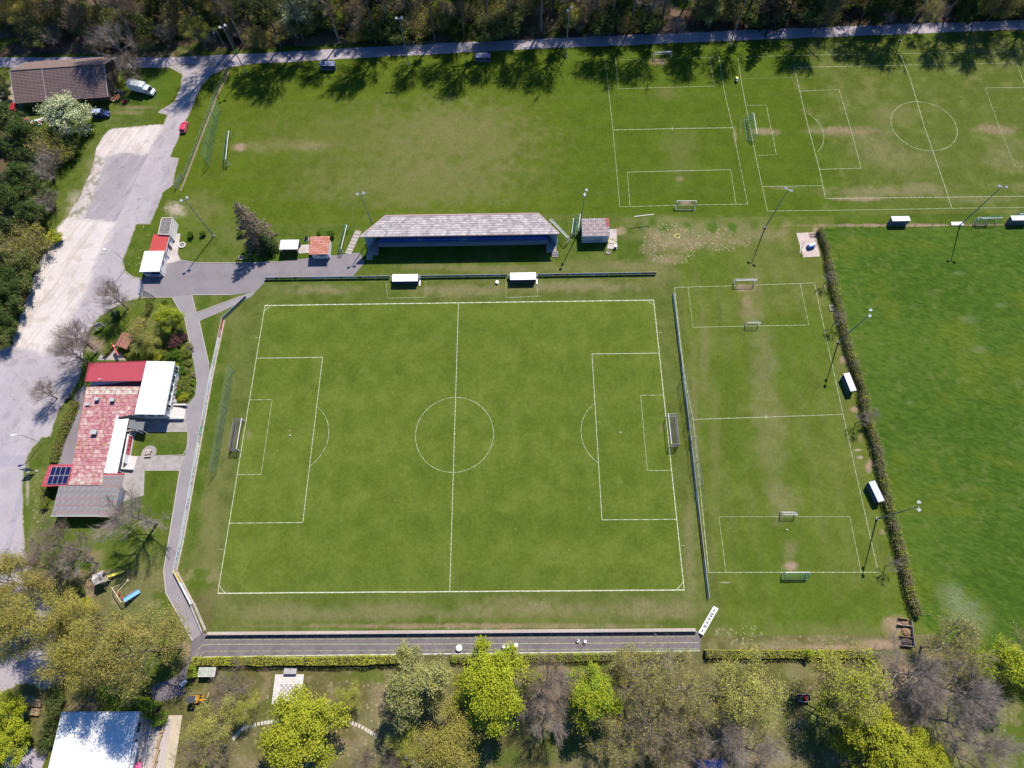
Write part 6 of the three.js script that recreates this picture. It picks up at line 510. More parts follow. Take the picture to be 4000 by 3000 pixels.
floodlight('floodlight mast on the lawn beside the kiosk', Fp(836, 923), .6); floodlight('floodlight mast behind the clubhouse side end of the grandstand', flat(Fp(1409, 757, 15.3)), .2); floodlight('floodlight mast between the grandstand and the tool shed', flat(Fp(2285, 754, 15.3)), 1.2); floodlight('floodlight mast beside the weedy patch', Fp(2988, 890), -.6); floodlight('floodlight mast at the meadow fence', Fp(3748, 881), -.2); floodlight('floodlight mast beside the upper dugout in the field hedge', Fp(3273.5, 1337.7), -1.9, 14.7); floodlight('floodlight mast beside the lower dugout in the field hedge', Fp(3423.5, 2027), -1.8);
floodlight('floodlight mast at the road junction by the upper field', Fp(962, 287), .5, 15.5); floodlight('floodlight mast by the forest road between the two roadside dugouts', Fp(1596.7, 253), .1); floodlight('floodlight mast by the forest road next to the broad tree shadow', Fp(2210, 221.5), .9); floodlight('floodlight mast by the forest road near the youth goal', Fp(2852, 174), -.1); floodlight('floodlight mast by the forest road above the far centre circle', Fp(3515, 160.5), 0);
// street lamps
function streetLamp(label, base, head, h) { const c = thing('street_lamp', label, 'street lamp', base); const d = head.clone().sub(base).setY(0); const e = V(d.x, h, d.z); const pts = [V(0, 0, 0), V(0, h * .55, 0), V(0, h * .82, 0), V(d.x * .25, h * .95, d.z * .25), V(d.x * .7, h, d.z * .7), e]; mesh('pole', new THREE.TubeGeometry(new THREE.CatmullRomCurve3(pts), 24, .07, 7), M(lin(.5, .5, .5), .4, { metalness: .4 }), c); const l = mesh('lamp_head', new THREE.SphereGeometry(.32, 12, 8).scale(1.7, .45, .8), white, c); l.position.copy(e); l.rotation.y = Math.atan2(-d.z, d.x); return c; }
streetLamp('curved street lamp on the verge below the gate', G(279, 573), G(226, 539, 7.2), 7.2); streetLamp('curved street lamp behind the clubhouse hedge', G(92, 957), G(28, 940, 7.2), 7.2); streetLamp('street lamp among the trees at the road junction', G(487, 104), G(462, 71, 8), 8);
// dugouts: local front is +z
function dugout(name, label, pos, turn, w, dep, h, roofM, wallM, seatM, nSeat, ribs, group) { const c = thing(name, label, 'dugout', pos, turn, group); mesh('roof', slab([V(-w / 2, h + .12, -dep / 2), V(w / 2, h + .12, -dep / 2), V(w / 2, h, dep / 2), V(-w / 2, h, dep / 2)], V(0, -.07, 0)), roofM, c); for (let i = 1; i < ribs; i++) mesh('roof_rib', bar(V(-w / 2 + w * i / ribs, h + .13, -dep / 2), V(-w / 2 + w * i / ribs, h + .01, dep / 2), .04, .03), greyMetal, c); mesh('back_wall', box(w - .1, h, .06, 0, h / 2, -dep / 2 + .06), wallM, c); for (const s of [-1, 1]) mesh('side_wall', slab([V(s * (w / 2 - .06), h - .02, -dep / 2 + .1), V(s * (w / 2 - .06), h - .08, dep / 2 - .15), V(s * (w / 2 - .06), .05, dep / 2 - .5), V(s * (w / 2 - .06), .05, -dep / 2 + .1)], V(-s * .04, 0, 0)), wallM, c); mesh('bench', box(w - .4, .06, .4, 0, .42, -dep / 2 + .4), woodPale, c); mesh('bench_support', [box(.08, .4, .35, -w / 2 + .6, .2, -dep / 2 + .4), box(.08, .4, .35, w / 2 - .6, .2, -dep / 2 + .4)], steel, c); for (let i = 0; i < nSeat; i++) { const x = -w / 2 + .7 + (w - 1.4) * i / (nSeat - 1); mesh('seat', [box(.42, .06, .4, x, .5, -dep / 2 + .42), box(.42, .4, .05, x, .72, -dep / 2 + .22)], seatM, c); } mesh('floor', box(w - .1, .05, dep - .3, 0, .025, -.1), concreteGrey, c); return c; }
{ const whiteR = M(lin(.84, .84, .86), .5), wb = M(lin(.07, .10, .16), .6), polyc = M(lin(.58, .63, .74), .35), wg = M(lin(.10, .12, .17), .5);
  const mid = (a, b, h) => { const p = G(a[0], a[1], h), q = G(b[0], b[1], h); return p.add(q).multiplyScalar(.5).setY(0); };
  for (const [a, b, l] of [[[848, 600], [902, 600], 'white roofed team dugout on the touchline, clubhouse side'], [[1103, 596.5], [1156.5, 596.5], 'white roofed team dugout on the touchline, tool shed side']]) { const c = dugout('team_dugout', l, mid(a, b, 1.95), 0, 6.6, 2.05, 1.9, whiteR, wb, seatBlue, 9, 0); for (const s of [-1, 1]) mesh('wing', bar(V(s * 3.2, .75, -.3), V(s * 3.85, .75, -.9), .06, 1.3), white, c); mesh('side_plinth', box(.35, .3, 1.6, 3.55, .15, .6), white, c); mesh('kickboard', box(6.3, .5, .05, 0, .3, .75), M(lin(.06, .09, .13), .6), c); }
  dugout('roadside_dugout', 'blue-grey dugout at the upper field edge, near the junction', mid([692, 138], [722, 137], 1.8), -.03, 4.6, 1.8, 1.8, M(lin(.16, .19, .34), .4), wg, seatBlue, 5, 5); dugout('roadside_dugout', 'blue-grey dugout at the upper field edge, under the tree shadows', mid([1028.5, 120], [1056.5, 119], 1.8), -.03, 4.6, 1.8, 1.8, M(lin(.16, .19, .34), .4), wg, seatBlue, 5, 5);
  dugout('field_dugout', 'dugout with pale ribbed roof at the meadow fence by the hedge corner', mid([1928.5, 472.5], [1963.5, 471.5], 2), Math.PI, 4.7, 1.6, 1.9, polyc, wg, seatBlue, 5, 6); dugout('field_dugout', 'dugout with pale ribbed roof at the meadow fence by the parked goals', mid([2187, 471], [2222, 470], 2), Math.PI, 4.7, 1.6, 1.9, polyc, wg, seatBlue, 5, 6);
  const hd = (a, b, l) => { const p = G(a[0], a[1], 2), q = G(b[0], b[1], 2); const t = Math.atan2(q.x - p.x, q.z - p.z); dugout('hedge_dugout', l, p.add(q).multiplyScalar(.5).setY(0), t - Math.PI / 2, 4.6, 1.4, 1.95, polyc, wg, bluePaint, 5, 5); }; hd([1829, 808], [1843, 842], 'dugout with pale ribbed roof in the hedge, upper one'); hd([1884, 1041.5], [1903, 1081], 'dugout with pale ribbed roof in the hedge, lower one'); }
// ---------------------------------------------------------------- advertising boards and fences
const railM = M(lin(.55, .53, .52), .6), postM = M(lin(.40, .39, .38), .7);
function boardRun(name, label, aF, bF, h, cols, lean = 0, flip = 1, plw = 0) { // cols: [share, rgb, marks]
  const a = G(...aF), b = G(...bF), d = b.clone().sub(a), L = d.length(); d.normalize(); const n = V(-d.z * flip, 0, d.x * flip); const c = thing(name, label, 'board fence', a); const up = V(n.x * -Math.sin(lean), Math.cos(lean), n.z * -Math.sin(lean)); let s = 0; const tot = cols.reduce((q, x) => q + x[0], 0);
  cols.forEach(([w, rgb, marks]) => { const l0 = s / tot * L + .02, l1 = (s + w) / tot * L - .02; s += w; if (rgb) { const A = d.clone().multiplyScalar(l0).addScaledVector(up, .12), Bp = d.clone().multiplyScalar(l1).addScaledVector(up, .12), C = Bp.clone().addScaledVector(up, h - .12), D = A.clone().addScaledVector(up, h - .12); const m = mesh('board_panel', slab([A, Bp, C, D], n.clone().multiplyScalar(-.03)), M(lin(...rgb), .5), c); if (marks) { const R = rng(Math.round(w * 31 + l0 * 7)); const gs = []; let u = .1; while (u < .86) { const v = .02 + .05 * R(); if (R() < .8) { const e = n.clone().multiplyScalar(.012); const P = (x, y) => lerpV(lerpV(A, Bp, x), lerpV(D, C, x), y).add(e); gs.push(slab([P(u, .28), P(u + v, .28), P(u + v, .45 + .3 * R()), P(u, .45 + .3 * R())], n.clone().multiplyScalar(-.008))); } u += v + .012; } mesh('lettering', gs, M(lin(...marks), .5), m); } } });
  const np = Math.max(2, Math.round(L / 2.5)); for (let i = 0; i <= np; i++) { const p = d.clone().multiplyScalar(Math.min(L, L * i / np)).addScaledVector(n, -.1); mesh('post', rod(p.clone().setY(0), p.clone().setY(h * (lean ? .8 : 1) + .04), .04), postM, c); } mesh('top_rail', rod(V(0, 0, 0).addScaledVector(up, h + .03).addScaledVector(n, -.03), d.clone().multiplyScalar(L).addScaledVector(up, h + .03).addScaledVector(n, -.03), .045), railM, c); if (plw) { const e = n.clone().multiplyScalar(.06); mesh('base_strip', slab([e.clone().setY(.05), d.clone().multiplyScalar(L).add(e).setY(.05), d.clone().multiplyScalar(L).add(e).addScaledVector(n, plw).setY(.05), e.clone().addScaledVector(n, plw).setY(.05)], V(0, -.048, 0)), M(0xffffff, .95, { map: mineral([.28, .24, .21], [.44, .39, .35], 2, 205, 1) }), c); } return c; }
const bl = [.30, .44, .58], wt = [.82, .83, .84], pb = [.70, .77, .84], dk = [.03, .05, .07], rd = [.48, .10, .09], gn = [.10, .42, .28], gy = [.45, .44, .46], yl = [.62, .50, .12], nv = [.06, .10, .2];
boardRun('board_fence', 'dark blue advertising boards at the pitch corner by the triangular lawn', [482.5, 691], [533, 643], 1, [[2, [.12, .22, .28], 0], [2, [.10, .2, .26], 0], [1, dk, wt], [2, [.08, .16, .2], 0]], 0, 1);
boardRun('board_fence', 'red and white advertising boards at the upper pitch corner', [457, 813], [483, 691], 1, [[2, wt, 0], [2, pb, dk], [2, wt, gy], [2, wt, 0], [2, rd, wt], [2, rd, 0]], 0, 1, .4); boardRun('board_fence', 'pale advertising boards along the goal line opposite the clubhouse', [395, 1160], [457, 813], 1, [[3, pb, gy], [3, wt, bl], [3, [.70, .73, .82], nv], [3, pb, 0], [3, [.72, .75, .82], dk], [2, wt, dk], [3, pb, 0], [3, wt, 0], [2, gy, wt], [2, gn, wt], [2, gy, 0], [2, wt, dk], [3, pb, gy], [2, wt, rd], [3, pb, bl], [2, wt, 0]], 0, 1, .4); boardRun('board_fence', 'pale blue advertising boards above the playground bend', [379, 1234], [395, 1160], 1, [[2, pb, dk], [4, [.70, .79, .88], nv], [2, pb, 0]], 0, 1, .4); boardRun('board_fence', 'yellow and white boards at the lower pitch corner', [416, 1305], [379, 1234], 1, [[3, [.80, .80, .82], 0], [1.2, pb, 0], [2.2, yl, 0]], 0, 1, .4); boardRun('open_rail_fence', 'empty board frame at the lower pitch corner', [441, 1363], [416, 1305], 1, [[1, null], [1, null]], 0, 1, .5);
boardRun('board_fence', 'board fence below the grandstand, drive side', [574, 604], [843, 600.5], 1, [[2, [.3, .45, .6], dk], [1, dk, 0], [3, [.3, .4, .12], dk], [1, dk, 0], [3, [.22, .3, .14], wt], [3, [.32, .5, .7], 0], [3, [.3, .46, .64], rd], [1, dk, wt], [3, [.3, .45, .6], wt], [1, dk, 0], [3, [.26, .42, .5], dk], [3, [.15, .28, .32], 0]], 0, 1); boardRun('board_fence', 'board fence between the two white dugouts', [909, 599.8], [1095, 597.2], 1, [[1, [.2, .34, .42], dk], [5, [.2, .36, .46], dk], [5, [.2, .36, .46], dk], [1, [.18, .3, .38], dk]], 0, 1); boardRun('board_fence', 'board fence below the tool shed', [1162, 596.5], [1417, 592.5], 1, [[1, [.15, .3, .3], 0], [2, [.2, .42, .5], dk], [3, [.14, .03, .03], wt], [5, [.25, .45, .6], dk], [3, [.25, .45, .6], nv], [3, [.05, .1, .08], wt], [3, [.28, .42, .55], dk], [3, [.16, .14, .18], 0]], 0, 1);
{ const cs = []; for (let i = 0; i < 18; i++) cs.push([3, [bl, [.2, .3, .42], [.35, .45, .55], [.12, .14, .2], [.24, .36, .5]][(i * 7) % 5], i % 3 ? dk : wt]); boardRun('board_fence', 'blue board fence between the main pitch and the youth pitch, upper stretch', [1452, 636], [1487, 932], 1, cs.slice(0, 9), .12, 1); const c2 = cs.slice(9).map((q, i) => i > 4 && i < 7 ? [3, [.3, .16, .14], dk] : q); boardRun('board_fence', 'blue board fence between the main pitch and the youth pitch, lower stretch', [1488, 940], [1528, 1293], 1, c2, .12, 1); }
{ const cs = []; for (let i = 0; i < 24; i++) cs.push([3, [pb, wt, bl, rd, nv, gy][(i * 5) % 6], dk]); boardRun('board_fence', 'board fence between the main pitch and the running track', [1503, 1363], [447, 1371], 1, cs, 0, 1, .5); }
{ // tilted white board with lettering
  const a = G(1541, 1309), b = G(1508, 1366), d = b.clone().sub(a), L = d.length(); d.normalize(); let n = V(d.z, 0, -d.x); if (n.x > 0) n.negate(); const c = thing('lettered_board', 'tilted white board lettered MAYR at the lower pitch corner', 'board', a); const lean = .75, H = 1.25; const up = V(-n.x * Math.sin(lean), Math.cos(lean), -n.z * Math.sin(lean)); const cv = document.createElement('canvas'); cv.width = 1024; cv.height = 220; const x = cv.getContext('2d'); x.fillStyle = '#f2f0f2'; x.fillRect(0, 0, 1024, 220); x.fillStyle = '#3c3c44'; x.font = 'bold 190px sans-serif'; x.textAlign = 'center'; [['M', 300], ['A', 455], ['Y', 600], ['R', 740]].forEach(([t, q]) => x.fillText(t, q, 178)); for (const q of [130, 910]) { x.save(); x.fillStyle = '#6a6a74'; x.beginPath(); x.moveTo(q - 70, 110); x.lineTo(q, 70); x.lineTo(q + 70, 110); x.lineTo(q, 150); x.closePath(); x.fill(); x.restore(); } const t = new THREE.CanvasTexture(cv); t.colorSpace = THREE.SRGBColorSpace;
  const A = V(0, .1, 0), Bq = d.clone().multiplyScalar(L).setY(.1); const nn = new THREE.Vector3().crossVectors(d, up).normalize(); const right = d.clone(); const g = new THREE.BufferGeometry(); const C = Bq.clone().addScaledVector(up, H), D = A.clone().addScaledVector(up, H); const P = [A, Bq, C, D]; g.setAttribute('position', new THREE.Float32BufferAttribute([A, Bq, C, A, C, D].flatMap(p => [p.x, p.y, p.z]), 3)); g.setAttribute('uv', new THREE.Float32BufferAttribute([0, 0, 1, 0, 1, 1, 0, 0, 1, 1, 0, 1], 2)); g.computeVertexNormals(); const bk = new THREE.Vector3(g.attributes.normal.getX(0), g.attributes.normal.getY(0), g.attributes.normal.getZ(0)); mesh('board_back', slab(P.map(p => p.clone().addScaledVector(bk, -.005)), bk.clone().multiplyScalar(-.05)), white, c); mesh('board_face', g, new THREE.MeshStandardMaterial({ map: t, roughness: .5, side: THREE.DoubleSide }), c); for (let i = 0; i <= 3; i++) { const p = lerpV(D, C, i / 3); mesh('prop', rod(V(p.x, 0, p.z), V(p.x, p.y - .07, p.z), .04), postM, c); } }
// ball nets on poles
function ballNet(label, aF, bF, h, col, npole, back) { const a = G(...aF), b = G(...bF).sub(a); const c = thing('ball_net', label, 'ball net', a); for (let i = 0; i < npole; i++) { const p = b.clone().multiplyScalar(i / (npole - 1)); mesh('pole', rod(p.clone().setY(0), p.clone().setY(h), .05), steel, c); if (back) mesh('stay', rod(p.clone().setY(h * .75), p.clone().add(V(back, 0, .4)).setY(.02), .025), steel, c); } mesh('net', netGeo([V(0, .1, 0), b.clone().setY(.1), b.clone().setY(h), V(0, h, 0)], Math.round(b.length() / .26), Math.round(h / .26), .0085), col, c); return c; }
ballNet('long green ball net behind the clubhouse end goal', [507, 800], [468, 1022], 4, M(lin(.10, .24, .20), .8), 6); ballNet('green ball net behind the goal on the upper field', [478, 238], [452, 361], 5, M(lin(.08, .25, .20), .8), 5, .8); ballNet('tall pale ball net behind the boarded end goal', [1472, 815], [1508, 1055], 4.5, M(lin(.30, .36, .33), .8), 6, 1.2);
// wire fences
const woodPost = M(lin(.20, .17, .14), .95);
function wireFence(name, label, F, h, gap, pm, mesh0) { const w = polyW(F); const c = thing(name, label, 'fence', w[0]); const o = w[0]; for (let i = 0; i < w.length - 1; i++) { const a = w[i].clone().sub(o), b = w[i + 1].clone().sub(o), L = a.distanceTo(b), n = Math.max(1, Math.round(L / gap)); for (let k = 0; k < n + (i === w.length - 2 ? 1 : 0); k++) { const p = lerpV(a, b, k / n); mesh('post', rod(V(p.x, 0, p.z), V(p.x, h + .08, p.z), .05), pm, c); } const s = new Sticks(); for (const f of [.35, .7, 1]) s.add(a.clone().setY(h * f), b.clone().setY(h * f), .008, .008, 3); mesh('wire', s.geo(), steel, c); if (mesh0) mesh('wire_mesh', netGeo([a.clone().setY(.05), b.clone().setY(.05), b.clone().setY(h), a.clone().setY(h)], Math.round(L / .3), Math.round(h / .3), .008), M(lin(.16, .26, .2), .7), c); } return c; }
wireFence('wire_mesh_fence', 'green wire mesh fence between the access road and the upper field', [[494, 152], [470, 200], [445, 265], [420, 330], [397, 388]], 1.6, 3, M(lin(.2, .26, .22), .6), 1); wireFence('road_fence', 'low post and wire fence along the forest road', [[553, 141], [878, 122], [1106, 110], [1400, 98], [1659, 87], [1960, 76], [2212, 66]], 1.0, 4.5, woodPost); wireFence('meadow_fence', 'low post and wire fence along the top of the meadow', [[1785, 491], [1900, 489], [2050, 487.5], [2215, 486]], .9, 5, M(lin(.16, .16, .15), .9)); wireFence('track_fence', 'low white rail along the running track and hedge', [[445, 1420], [700, 1417.5], [940, 1415], [1100, 1413]], .7, 4.4, white); wireFence('verge_fence', 'low curved posts on the verge beside the gravel bay', [[241, 266], [295, 261], [326, 258]], .6, 4.5, woodPost);
{ // bare strip under the mesh fence, panel with notices, blue gate
  meta(mesh('fence_strip', ribbonGeo(polyW([[497, 150], [472, 200], [447, 265], [422, 330], [400, 388], [390, 412]]), .55, .006), M(0xffffff, .95, { map: mineral([.17, .13, .09], [.28, .22, .16], 2, 211, 1) })), 'bare earth strip below the wire mesh fence', undefined, undefined, 'structure');
  const gate = (label, aF, bF, h, col) => { const a = G(...aF), b = G(...bF).sub(a), L = b.length(); const c = thing('gate', label, 'gate', a); for (const t of [0, 1]) mesh('gate_post', box(.12, h + .1, .12, b.x * t, (h + .1) / 2, b.z * t), steel, c); mesh('gate_frame', [bar(V(0, h, 0), b.clone().setY(h), .06, .06), bar(V(0, .12, 0), b.clone().setY(.12), .06, .06), bar(V(0, h * .55, 0), b.clone().setY(h * .55), .04, .04)], col, c); const n = Math.round(L / .14); const bars = []; for (let i = 1; i < n; i++) { const p = b.clone().multiplyScalar(i / n); bars.push(box(.03, h - .14, .03, p.x, h / 2 + .06, p.z)); } mesh('gate_bars', bars, col, c); return c; }; gate('blue barred entrance gate at the kiosk', [311, 611], [306, 641], 1.6, M(lin(.10, .22, .38), .5)); gate('open gate leaf lying back beside the blue gate', [314, 631], [336, 644], 1.2, steel); gate('low grey gate panel beside the access road', [395, 384], [381, 410], 1.6, M(lin(.25, .3, .33), .5));
}
// ---------------------------------------------------------------- vehicles
const tyre = M(lin(.02, .02, .02), .9), rim = M(lin(.4, .4, .42), .4, { metalness: .6 }), carGlass = M(lin(.02, .03, .04), .08), chrome = M(lin(.6, .6, .62), .25, { metalness: .8 }), lampWhite = M(lin(.75, .75, .72), .2), lampRed = M(lin(.4, .02, .02), .3);
const paint = (r, g, b) => new THREE.MeshPhysicalMaterial({ color: lin(r, g, b), roughness: .35, clearcoat: .8, clearcoatRoughness: .1 });
function extr(pts, w, bev = .06) { const s = new THREE.Shape(); pts.forEach(([x, y], i) => i ? s.lineTo(x, y) : s.moveTo(x, y)); s.closePath(); const g = new THREE.ExtrudeGeometry(s, { depth: w - 2 * bev, bevelEnabled: true, bevelThickness: bev, bevelSize: bev, bevelSegments: 2, steps: 1 }); g.translate(0, 0, -(w - 2 * bev) / 2); return g; }
function wheels(c, xs, w, r) { for (const x of xs) for (const s of [-1, 1]) { const g = new THREE.Group(); g.name = 'wheel'; g.position.set(x, r, s * (w / 2 - .08)); c.add(g); mesh('tyre', new THREE.CylinderGeometry(r, r, .2, 18).rotateX(Math.PI / 2), tyre, g); mesh('rim', new THREE.CylinderGeometry(r * .6, r * .6, .22, 14).rotateX(Math.PI / 2), rim, g); } }
function car(name, label, category, pos, turn, o) { // front is +x
  const c = thing(name, label, category, pos, turn); const { L, w, h, p } = o, a = L / 2; mesh('body', extr([[-a + .08, .28], [-a + .03, .62], [-a + .1, .9], [-a * .5, .96], [a * .42, .93], [a * .88, .80], [a - .05, .6], [a - .04, .3]], w), p, c); const cf = o.cab ?? [-.46, .42], x0 = -a + (1 + cf[0]) * 0 + L * (.5 + cf[0]) * 0; const r0 = cf[0] * L, r1 = cf[1] * L * .55; const cab = mesh('cabin', extr([[r0, .9], [r0 + .22, h - .06], [r1 - .62, h - .04], [r1 + .12, .9]], w - .16, .05), p, c); mesh('windscreen', slab([V(r1 - .55, h - .1, -w / 2 + .2), V(r1 - .55, h - .1, w / 2 - .2), V(r1 + .14, .96, w / 2 - .16), V(r1 + .14, .96, -w / 2 + .16)], V(.05, .03, 0)), carGlass, cab); mesh('rear_window', slab([V(r0 + .17, h - .12, -w / 2 + .22), V(r0 - .05, 1.0, -w / 2 + .18), V(r0 - .05, 1.0, w / 2 - .18), V(r0 + .17, h - .12, w / 2 - .22)], V(-.03, .015, 0)), carGlass, cab); for (const s of [-1, 1]) mesh('side_window', slab([V(r0 + .3, h - .14, s * (w / 2 - .1)), V(r1 - .68, h - .14, s * (w / 2 - .1)), V(r1 - .15, 1.0, s * (w / 2 - .07)), V(r0 + .16, 1.0, s * (w / 2 - .07))], V(0, 0, s * .025)), carGlass, cab);
  for (const s of [-1, 1]) { mesh('headlight', box(.1, .13, .34, a - .03, .66, s * (w / 2 - .28)), lampWhite, c); mesh('tail_light', box(.08, .16, .22, -a + .04, .74, s * (w / 2 - .22)), lampRed, c); mesh('mirror', box(.12, .12, .18, r1 - .1, 1.02, s * (w / 2 + .06)), p, c); } mesh('bumper', [box(.14, .2, w - .1, a - .02, .38, 0), box(.14, .2, w - .1, -a + .03, .38, 0)], o.bump ?? darkTrim, c); wheels(c, [-a * .62, a * .62], w, .31); return c; }
const lookT = (a, b) => { const p = G(...a), q = G(...b); return Math.atan2(-(q.z - p.z), q.x - p.x); };
car('parked_car', 'bright red-pink hatchback parked on the edge of the access road', 'car', G(400, 278), lookT([396, 288], [404, 262]), { L: 3.9, w: 1.65, h: 1.42, p: paint(.62, .04, .12), bump: paint(.35, .35, .37) }); car('parked_car', 'dark red car at the corner of the barn', 'car', G(33, 236), lookT([32, 244], [34, 220]), { L: 3.9, w: 1.65, h: 1.42, p: paint(.42, .015, .03) }); car('parked_car', 'pale silver car under the flowering tree', 'car', G(122, 250), lookT([115, 250], [140, 249]), { L: 4.1, w: 1.7, h: 1.45, p: paint(.3, .34, .42) });
{ // blue van
  const c = thing('blue_van', 'dark blue van parked in front of the barn', 'van', G(222, 251), lookT([205, 252], [240, 251])); const p = paint(.012, .025, .16); mesh('body', extr([[-2.3, .35], [-2.32, 1.85], [-2.2, 2.0], [.75, 2.0], [1.35, 1.2], [2.2, 1.0], [2.3, .5], [2.28, .35]], 1.85, .07), p, c); mesh('roof_panel', box(2.6, .03, 1.5, -.8, 2.085, 0), M(lin(.35, .42, .6), .3), c); mesh('windscreen', slab([V(.8, 2.02, -.78), V(.8, 2.02, .78), V(1.38, 1.24, .82), V(1.38, 1.24, -.82)], V(.05, .04, 0)), carGlass, c); for (const s of [-1, 1]) { mesh('side_window', box(2.4, .5, .03, -.6, 1.6, s * .93), carGlass, c); mesh('headlight', box(.08, .2, .3, 2.32, .8, s * .65), lampWhite, c); mesh('tail_light', box(.06, .35, .12, -2.36, 1.0, s * .8), lampRed, c); mesh('mirror', box(.1, .2, .2, 1.1, 1.4, s * 1.02), darkTrim, c); } mesh('bumper', [box(.14, .22, 1.8, 2.32, .42, 0), box(.14, .22, 1.8, -2.36, .42, 0)], darkTrim, c); wheels(c, [-1.45, 1.45], 1.85, .34);
}
{ // box truck
  const a = G(276, 178, 2.6), b = G(328, 192, 2.2); const c = thing('box_truck', 'white box truck parked on the grass beside the barn', 'truck', a.clone().add(b).multiplyScalar(.5).setY(0), Math.atan2(-(b.z - a.z), b.x - a.x)); mesh('cargo_box', new THREE.BoxGeometry(5.4, 2.35, 2.2).translate(-1.1, 2.02, 0), M(lin(.78, .82, .84), .5), c); mesh('box_edging', [box(5.44, .08, .08, -1.1, 3.2, 1.08), box(5.44, .08, .08, -1.1, 3.2, -1.08), box(5.44, .1, .06, -1.1, .86, 1.12), box(5.44, .1, .06, -1.1, .86, -1.12)], greyMetal, c); for (let i = 0; i < 6; i++) mesh('roof_rib', box(.05, .03, 2.1, -3.4 + i * .92, 3.21, 0), greyMetal, c); mesh('cab', extr([[1.7, .45], [1.7, 2.2], [1.9, 2.35], [2.7, 2.25], [3.25, 1.4], [3.75, 1.15], [3.85, .6], [3.8, .45]], 2.0, .08), M(lin(.7, .75, .78), .4), c); mesh('windscreen', slab([V(2.76, 2.22, -.85), V(2.76, 2.22, .85), V(3.3, 1.42, .9), V(3.3, 1.42, -.9)], V(.06, .04, 0)), carGlass, c); for (const s of [-1, 1]) { mesh('side_window', box(.8, .6, .03, 2.4, 1.75, s * 1.0), carGlass, c); mesh('headlight', box(.08, .2, .3, 3.86, .8, s * .7), lampWhite, c); mesh('mirror', box(.1, .4, .2, 3.0, 1.7, s * 1.16), darkTrim, c); } mesh('chassis', box(6.8, .25, 1.0, -.1, .62, 0), darkTrim, c); mesh('bumper', box(.16, .25, 1.95, 3.85, .45, 0), darkTrim, c); wheels(c, [-2.3, 2.8], 2.0, .4);
}
{ // mini digger
  const c = thing('mini_digger', 'yellow mini digger with dark cab roof on the grass', 'excavator', G(427, 1509), .05); const ye = M(lin(.62, .30, .02), .45); for (const s of [-1, 1]) mesh('track', extr([[-.75, .05], [-.95, .25], [-.8, .45], [.8, .45], [.95, .25], [.75, .05]], .32, .04).translate(0, 0, s * .62), tyre, c); mesh('undercarriage', box(1.0, .25, 1.0, 0, .45, 0), darkTrim, c); mesh('body', extr([[-1.0, .6], [-1.05, 1.1], [-.7, 1.3], [.5, 1.15], [.55, .6]], 1.4, .08), ye, c); mesh('cab', [box(.07, 1.2, .07, .45, 1.85, .3), box(.07, 1.2, .07, .45, 1.85, -.62), box(.07, 1.2, .07, -.75, 1.85, .3), box(.07, 1.2, .07, -.75, 1.85, -.62)], darkTrim, c); mesh('cab_glass', box(.02, .9, .85, .46, 1.85, -.16), M(lin(.5, .52, .55), .1), c); mesh('cab_roof', box(1.5, .1, 1.2, -.15, 2.5, -.15), M(lin(.06, .065, .075), .5), c); mesh('seat', [box(.5, .15, .5, -.3, 1.35, -.15), box(.12, .55, .5, -.55, 1.65, -.15)], darkTrim, c); mesh('boom', [bar(V(.5, 1.0, .1), V(1.5, 1.9, .1), .18, .22), bar(V(1.5, 1.9, .1), V(2.3, 1.1, .1), .16, .18)], ye, c); mesh('bucket', extr([[2.2, 1.1], [2.6, .8], [2.4, .4], [2.05, .5]], .5, .03).translate(0, 0, .1), darkTrim, c); mesh('blade', box(.08, .35, 1.5, 1.25, .28, 0, 0, 0, -.2), ye, c); mesh('blade_arm', [bar(V(.5, .4, .4), V(1.22, .28, .4), .08, .08), bar(V(.5, .4, -.4), V(1.22, .28, -.4), .08, .08)], ye, c);
  const pl = thing('plank', 'long pale plank lying across the digger blade', 'plank', G(450, 1508), 1.35); mesh('board', box(2.3, .05, .25, 0, .5, 0), woodPale, pl); mesh('bearer', [box(.1, .47, .25, -.9, .235, 0), box(.1, .47, .25, .9, .235, 0)], woodDark, pl);
}
{ // dark trailer with red load
  const c = thing('garden_trailer', 'dark garden trailer with a red barrel under the trees', 'trailer', G(1735, 1507, .6).setY(0)); const m = M(lin(.035, .045, .055), .6); mesh('bed', box(2.4, .08, 1.3, 0, .55, 0), m, c); mesh('side_panel', [box(2.4, .45, .05, 0, .8, .65), box(2.4, .45, .05, 0, .8, -.65), box(.05, .45, 1.25, 1.2, .8, 0), box(.05, .45, 1.25, -1.2, .8, 0)], m, c); mesh('rim_rail', [box(2.46, .05, .08, 0, 1.04, .66), box(2.46, .05, .08, 0, 1.04, -.66)], greyMetal, c); mesh('drawbar', bar(V(-1.2, .5, 0), V(-2.1, .45, 0), .08, .08), steel, c); mesh('axle', box(.12, .12, 1.5, 0, .4, 0), steel, c); wheels(c, [0], 1.5, .28); const b = thing('red_barrel', 'red barrel standing in the dark garden trailer', 'barrel', c.position.clone().add(V(.25, .6, 0))); mesh('barrel_body', new THREE.LatheGeometry([[0, 0], [.36, 0], [.4, .1], [.42, .35], [.4, .62], [.36, .7], [0, .7]].map(p => new THREE.Vector2(...p)), 16), M(lin(.5, .02, .03), .4), b); mesh('barrel_lid', new THREE.CylinderGeometry(.34, .34, .05, 16).translate(0, .73, 0), M(lin(.45, .03, .04), .4), b);
}
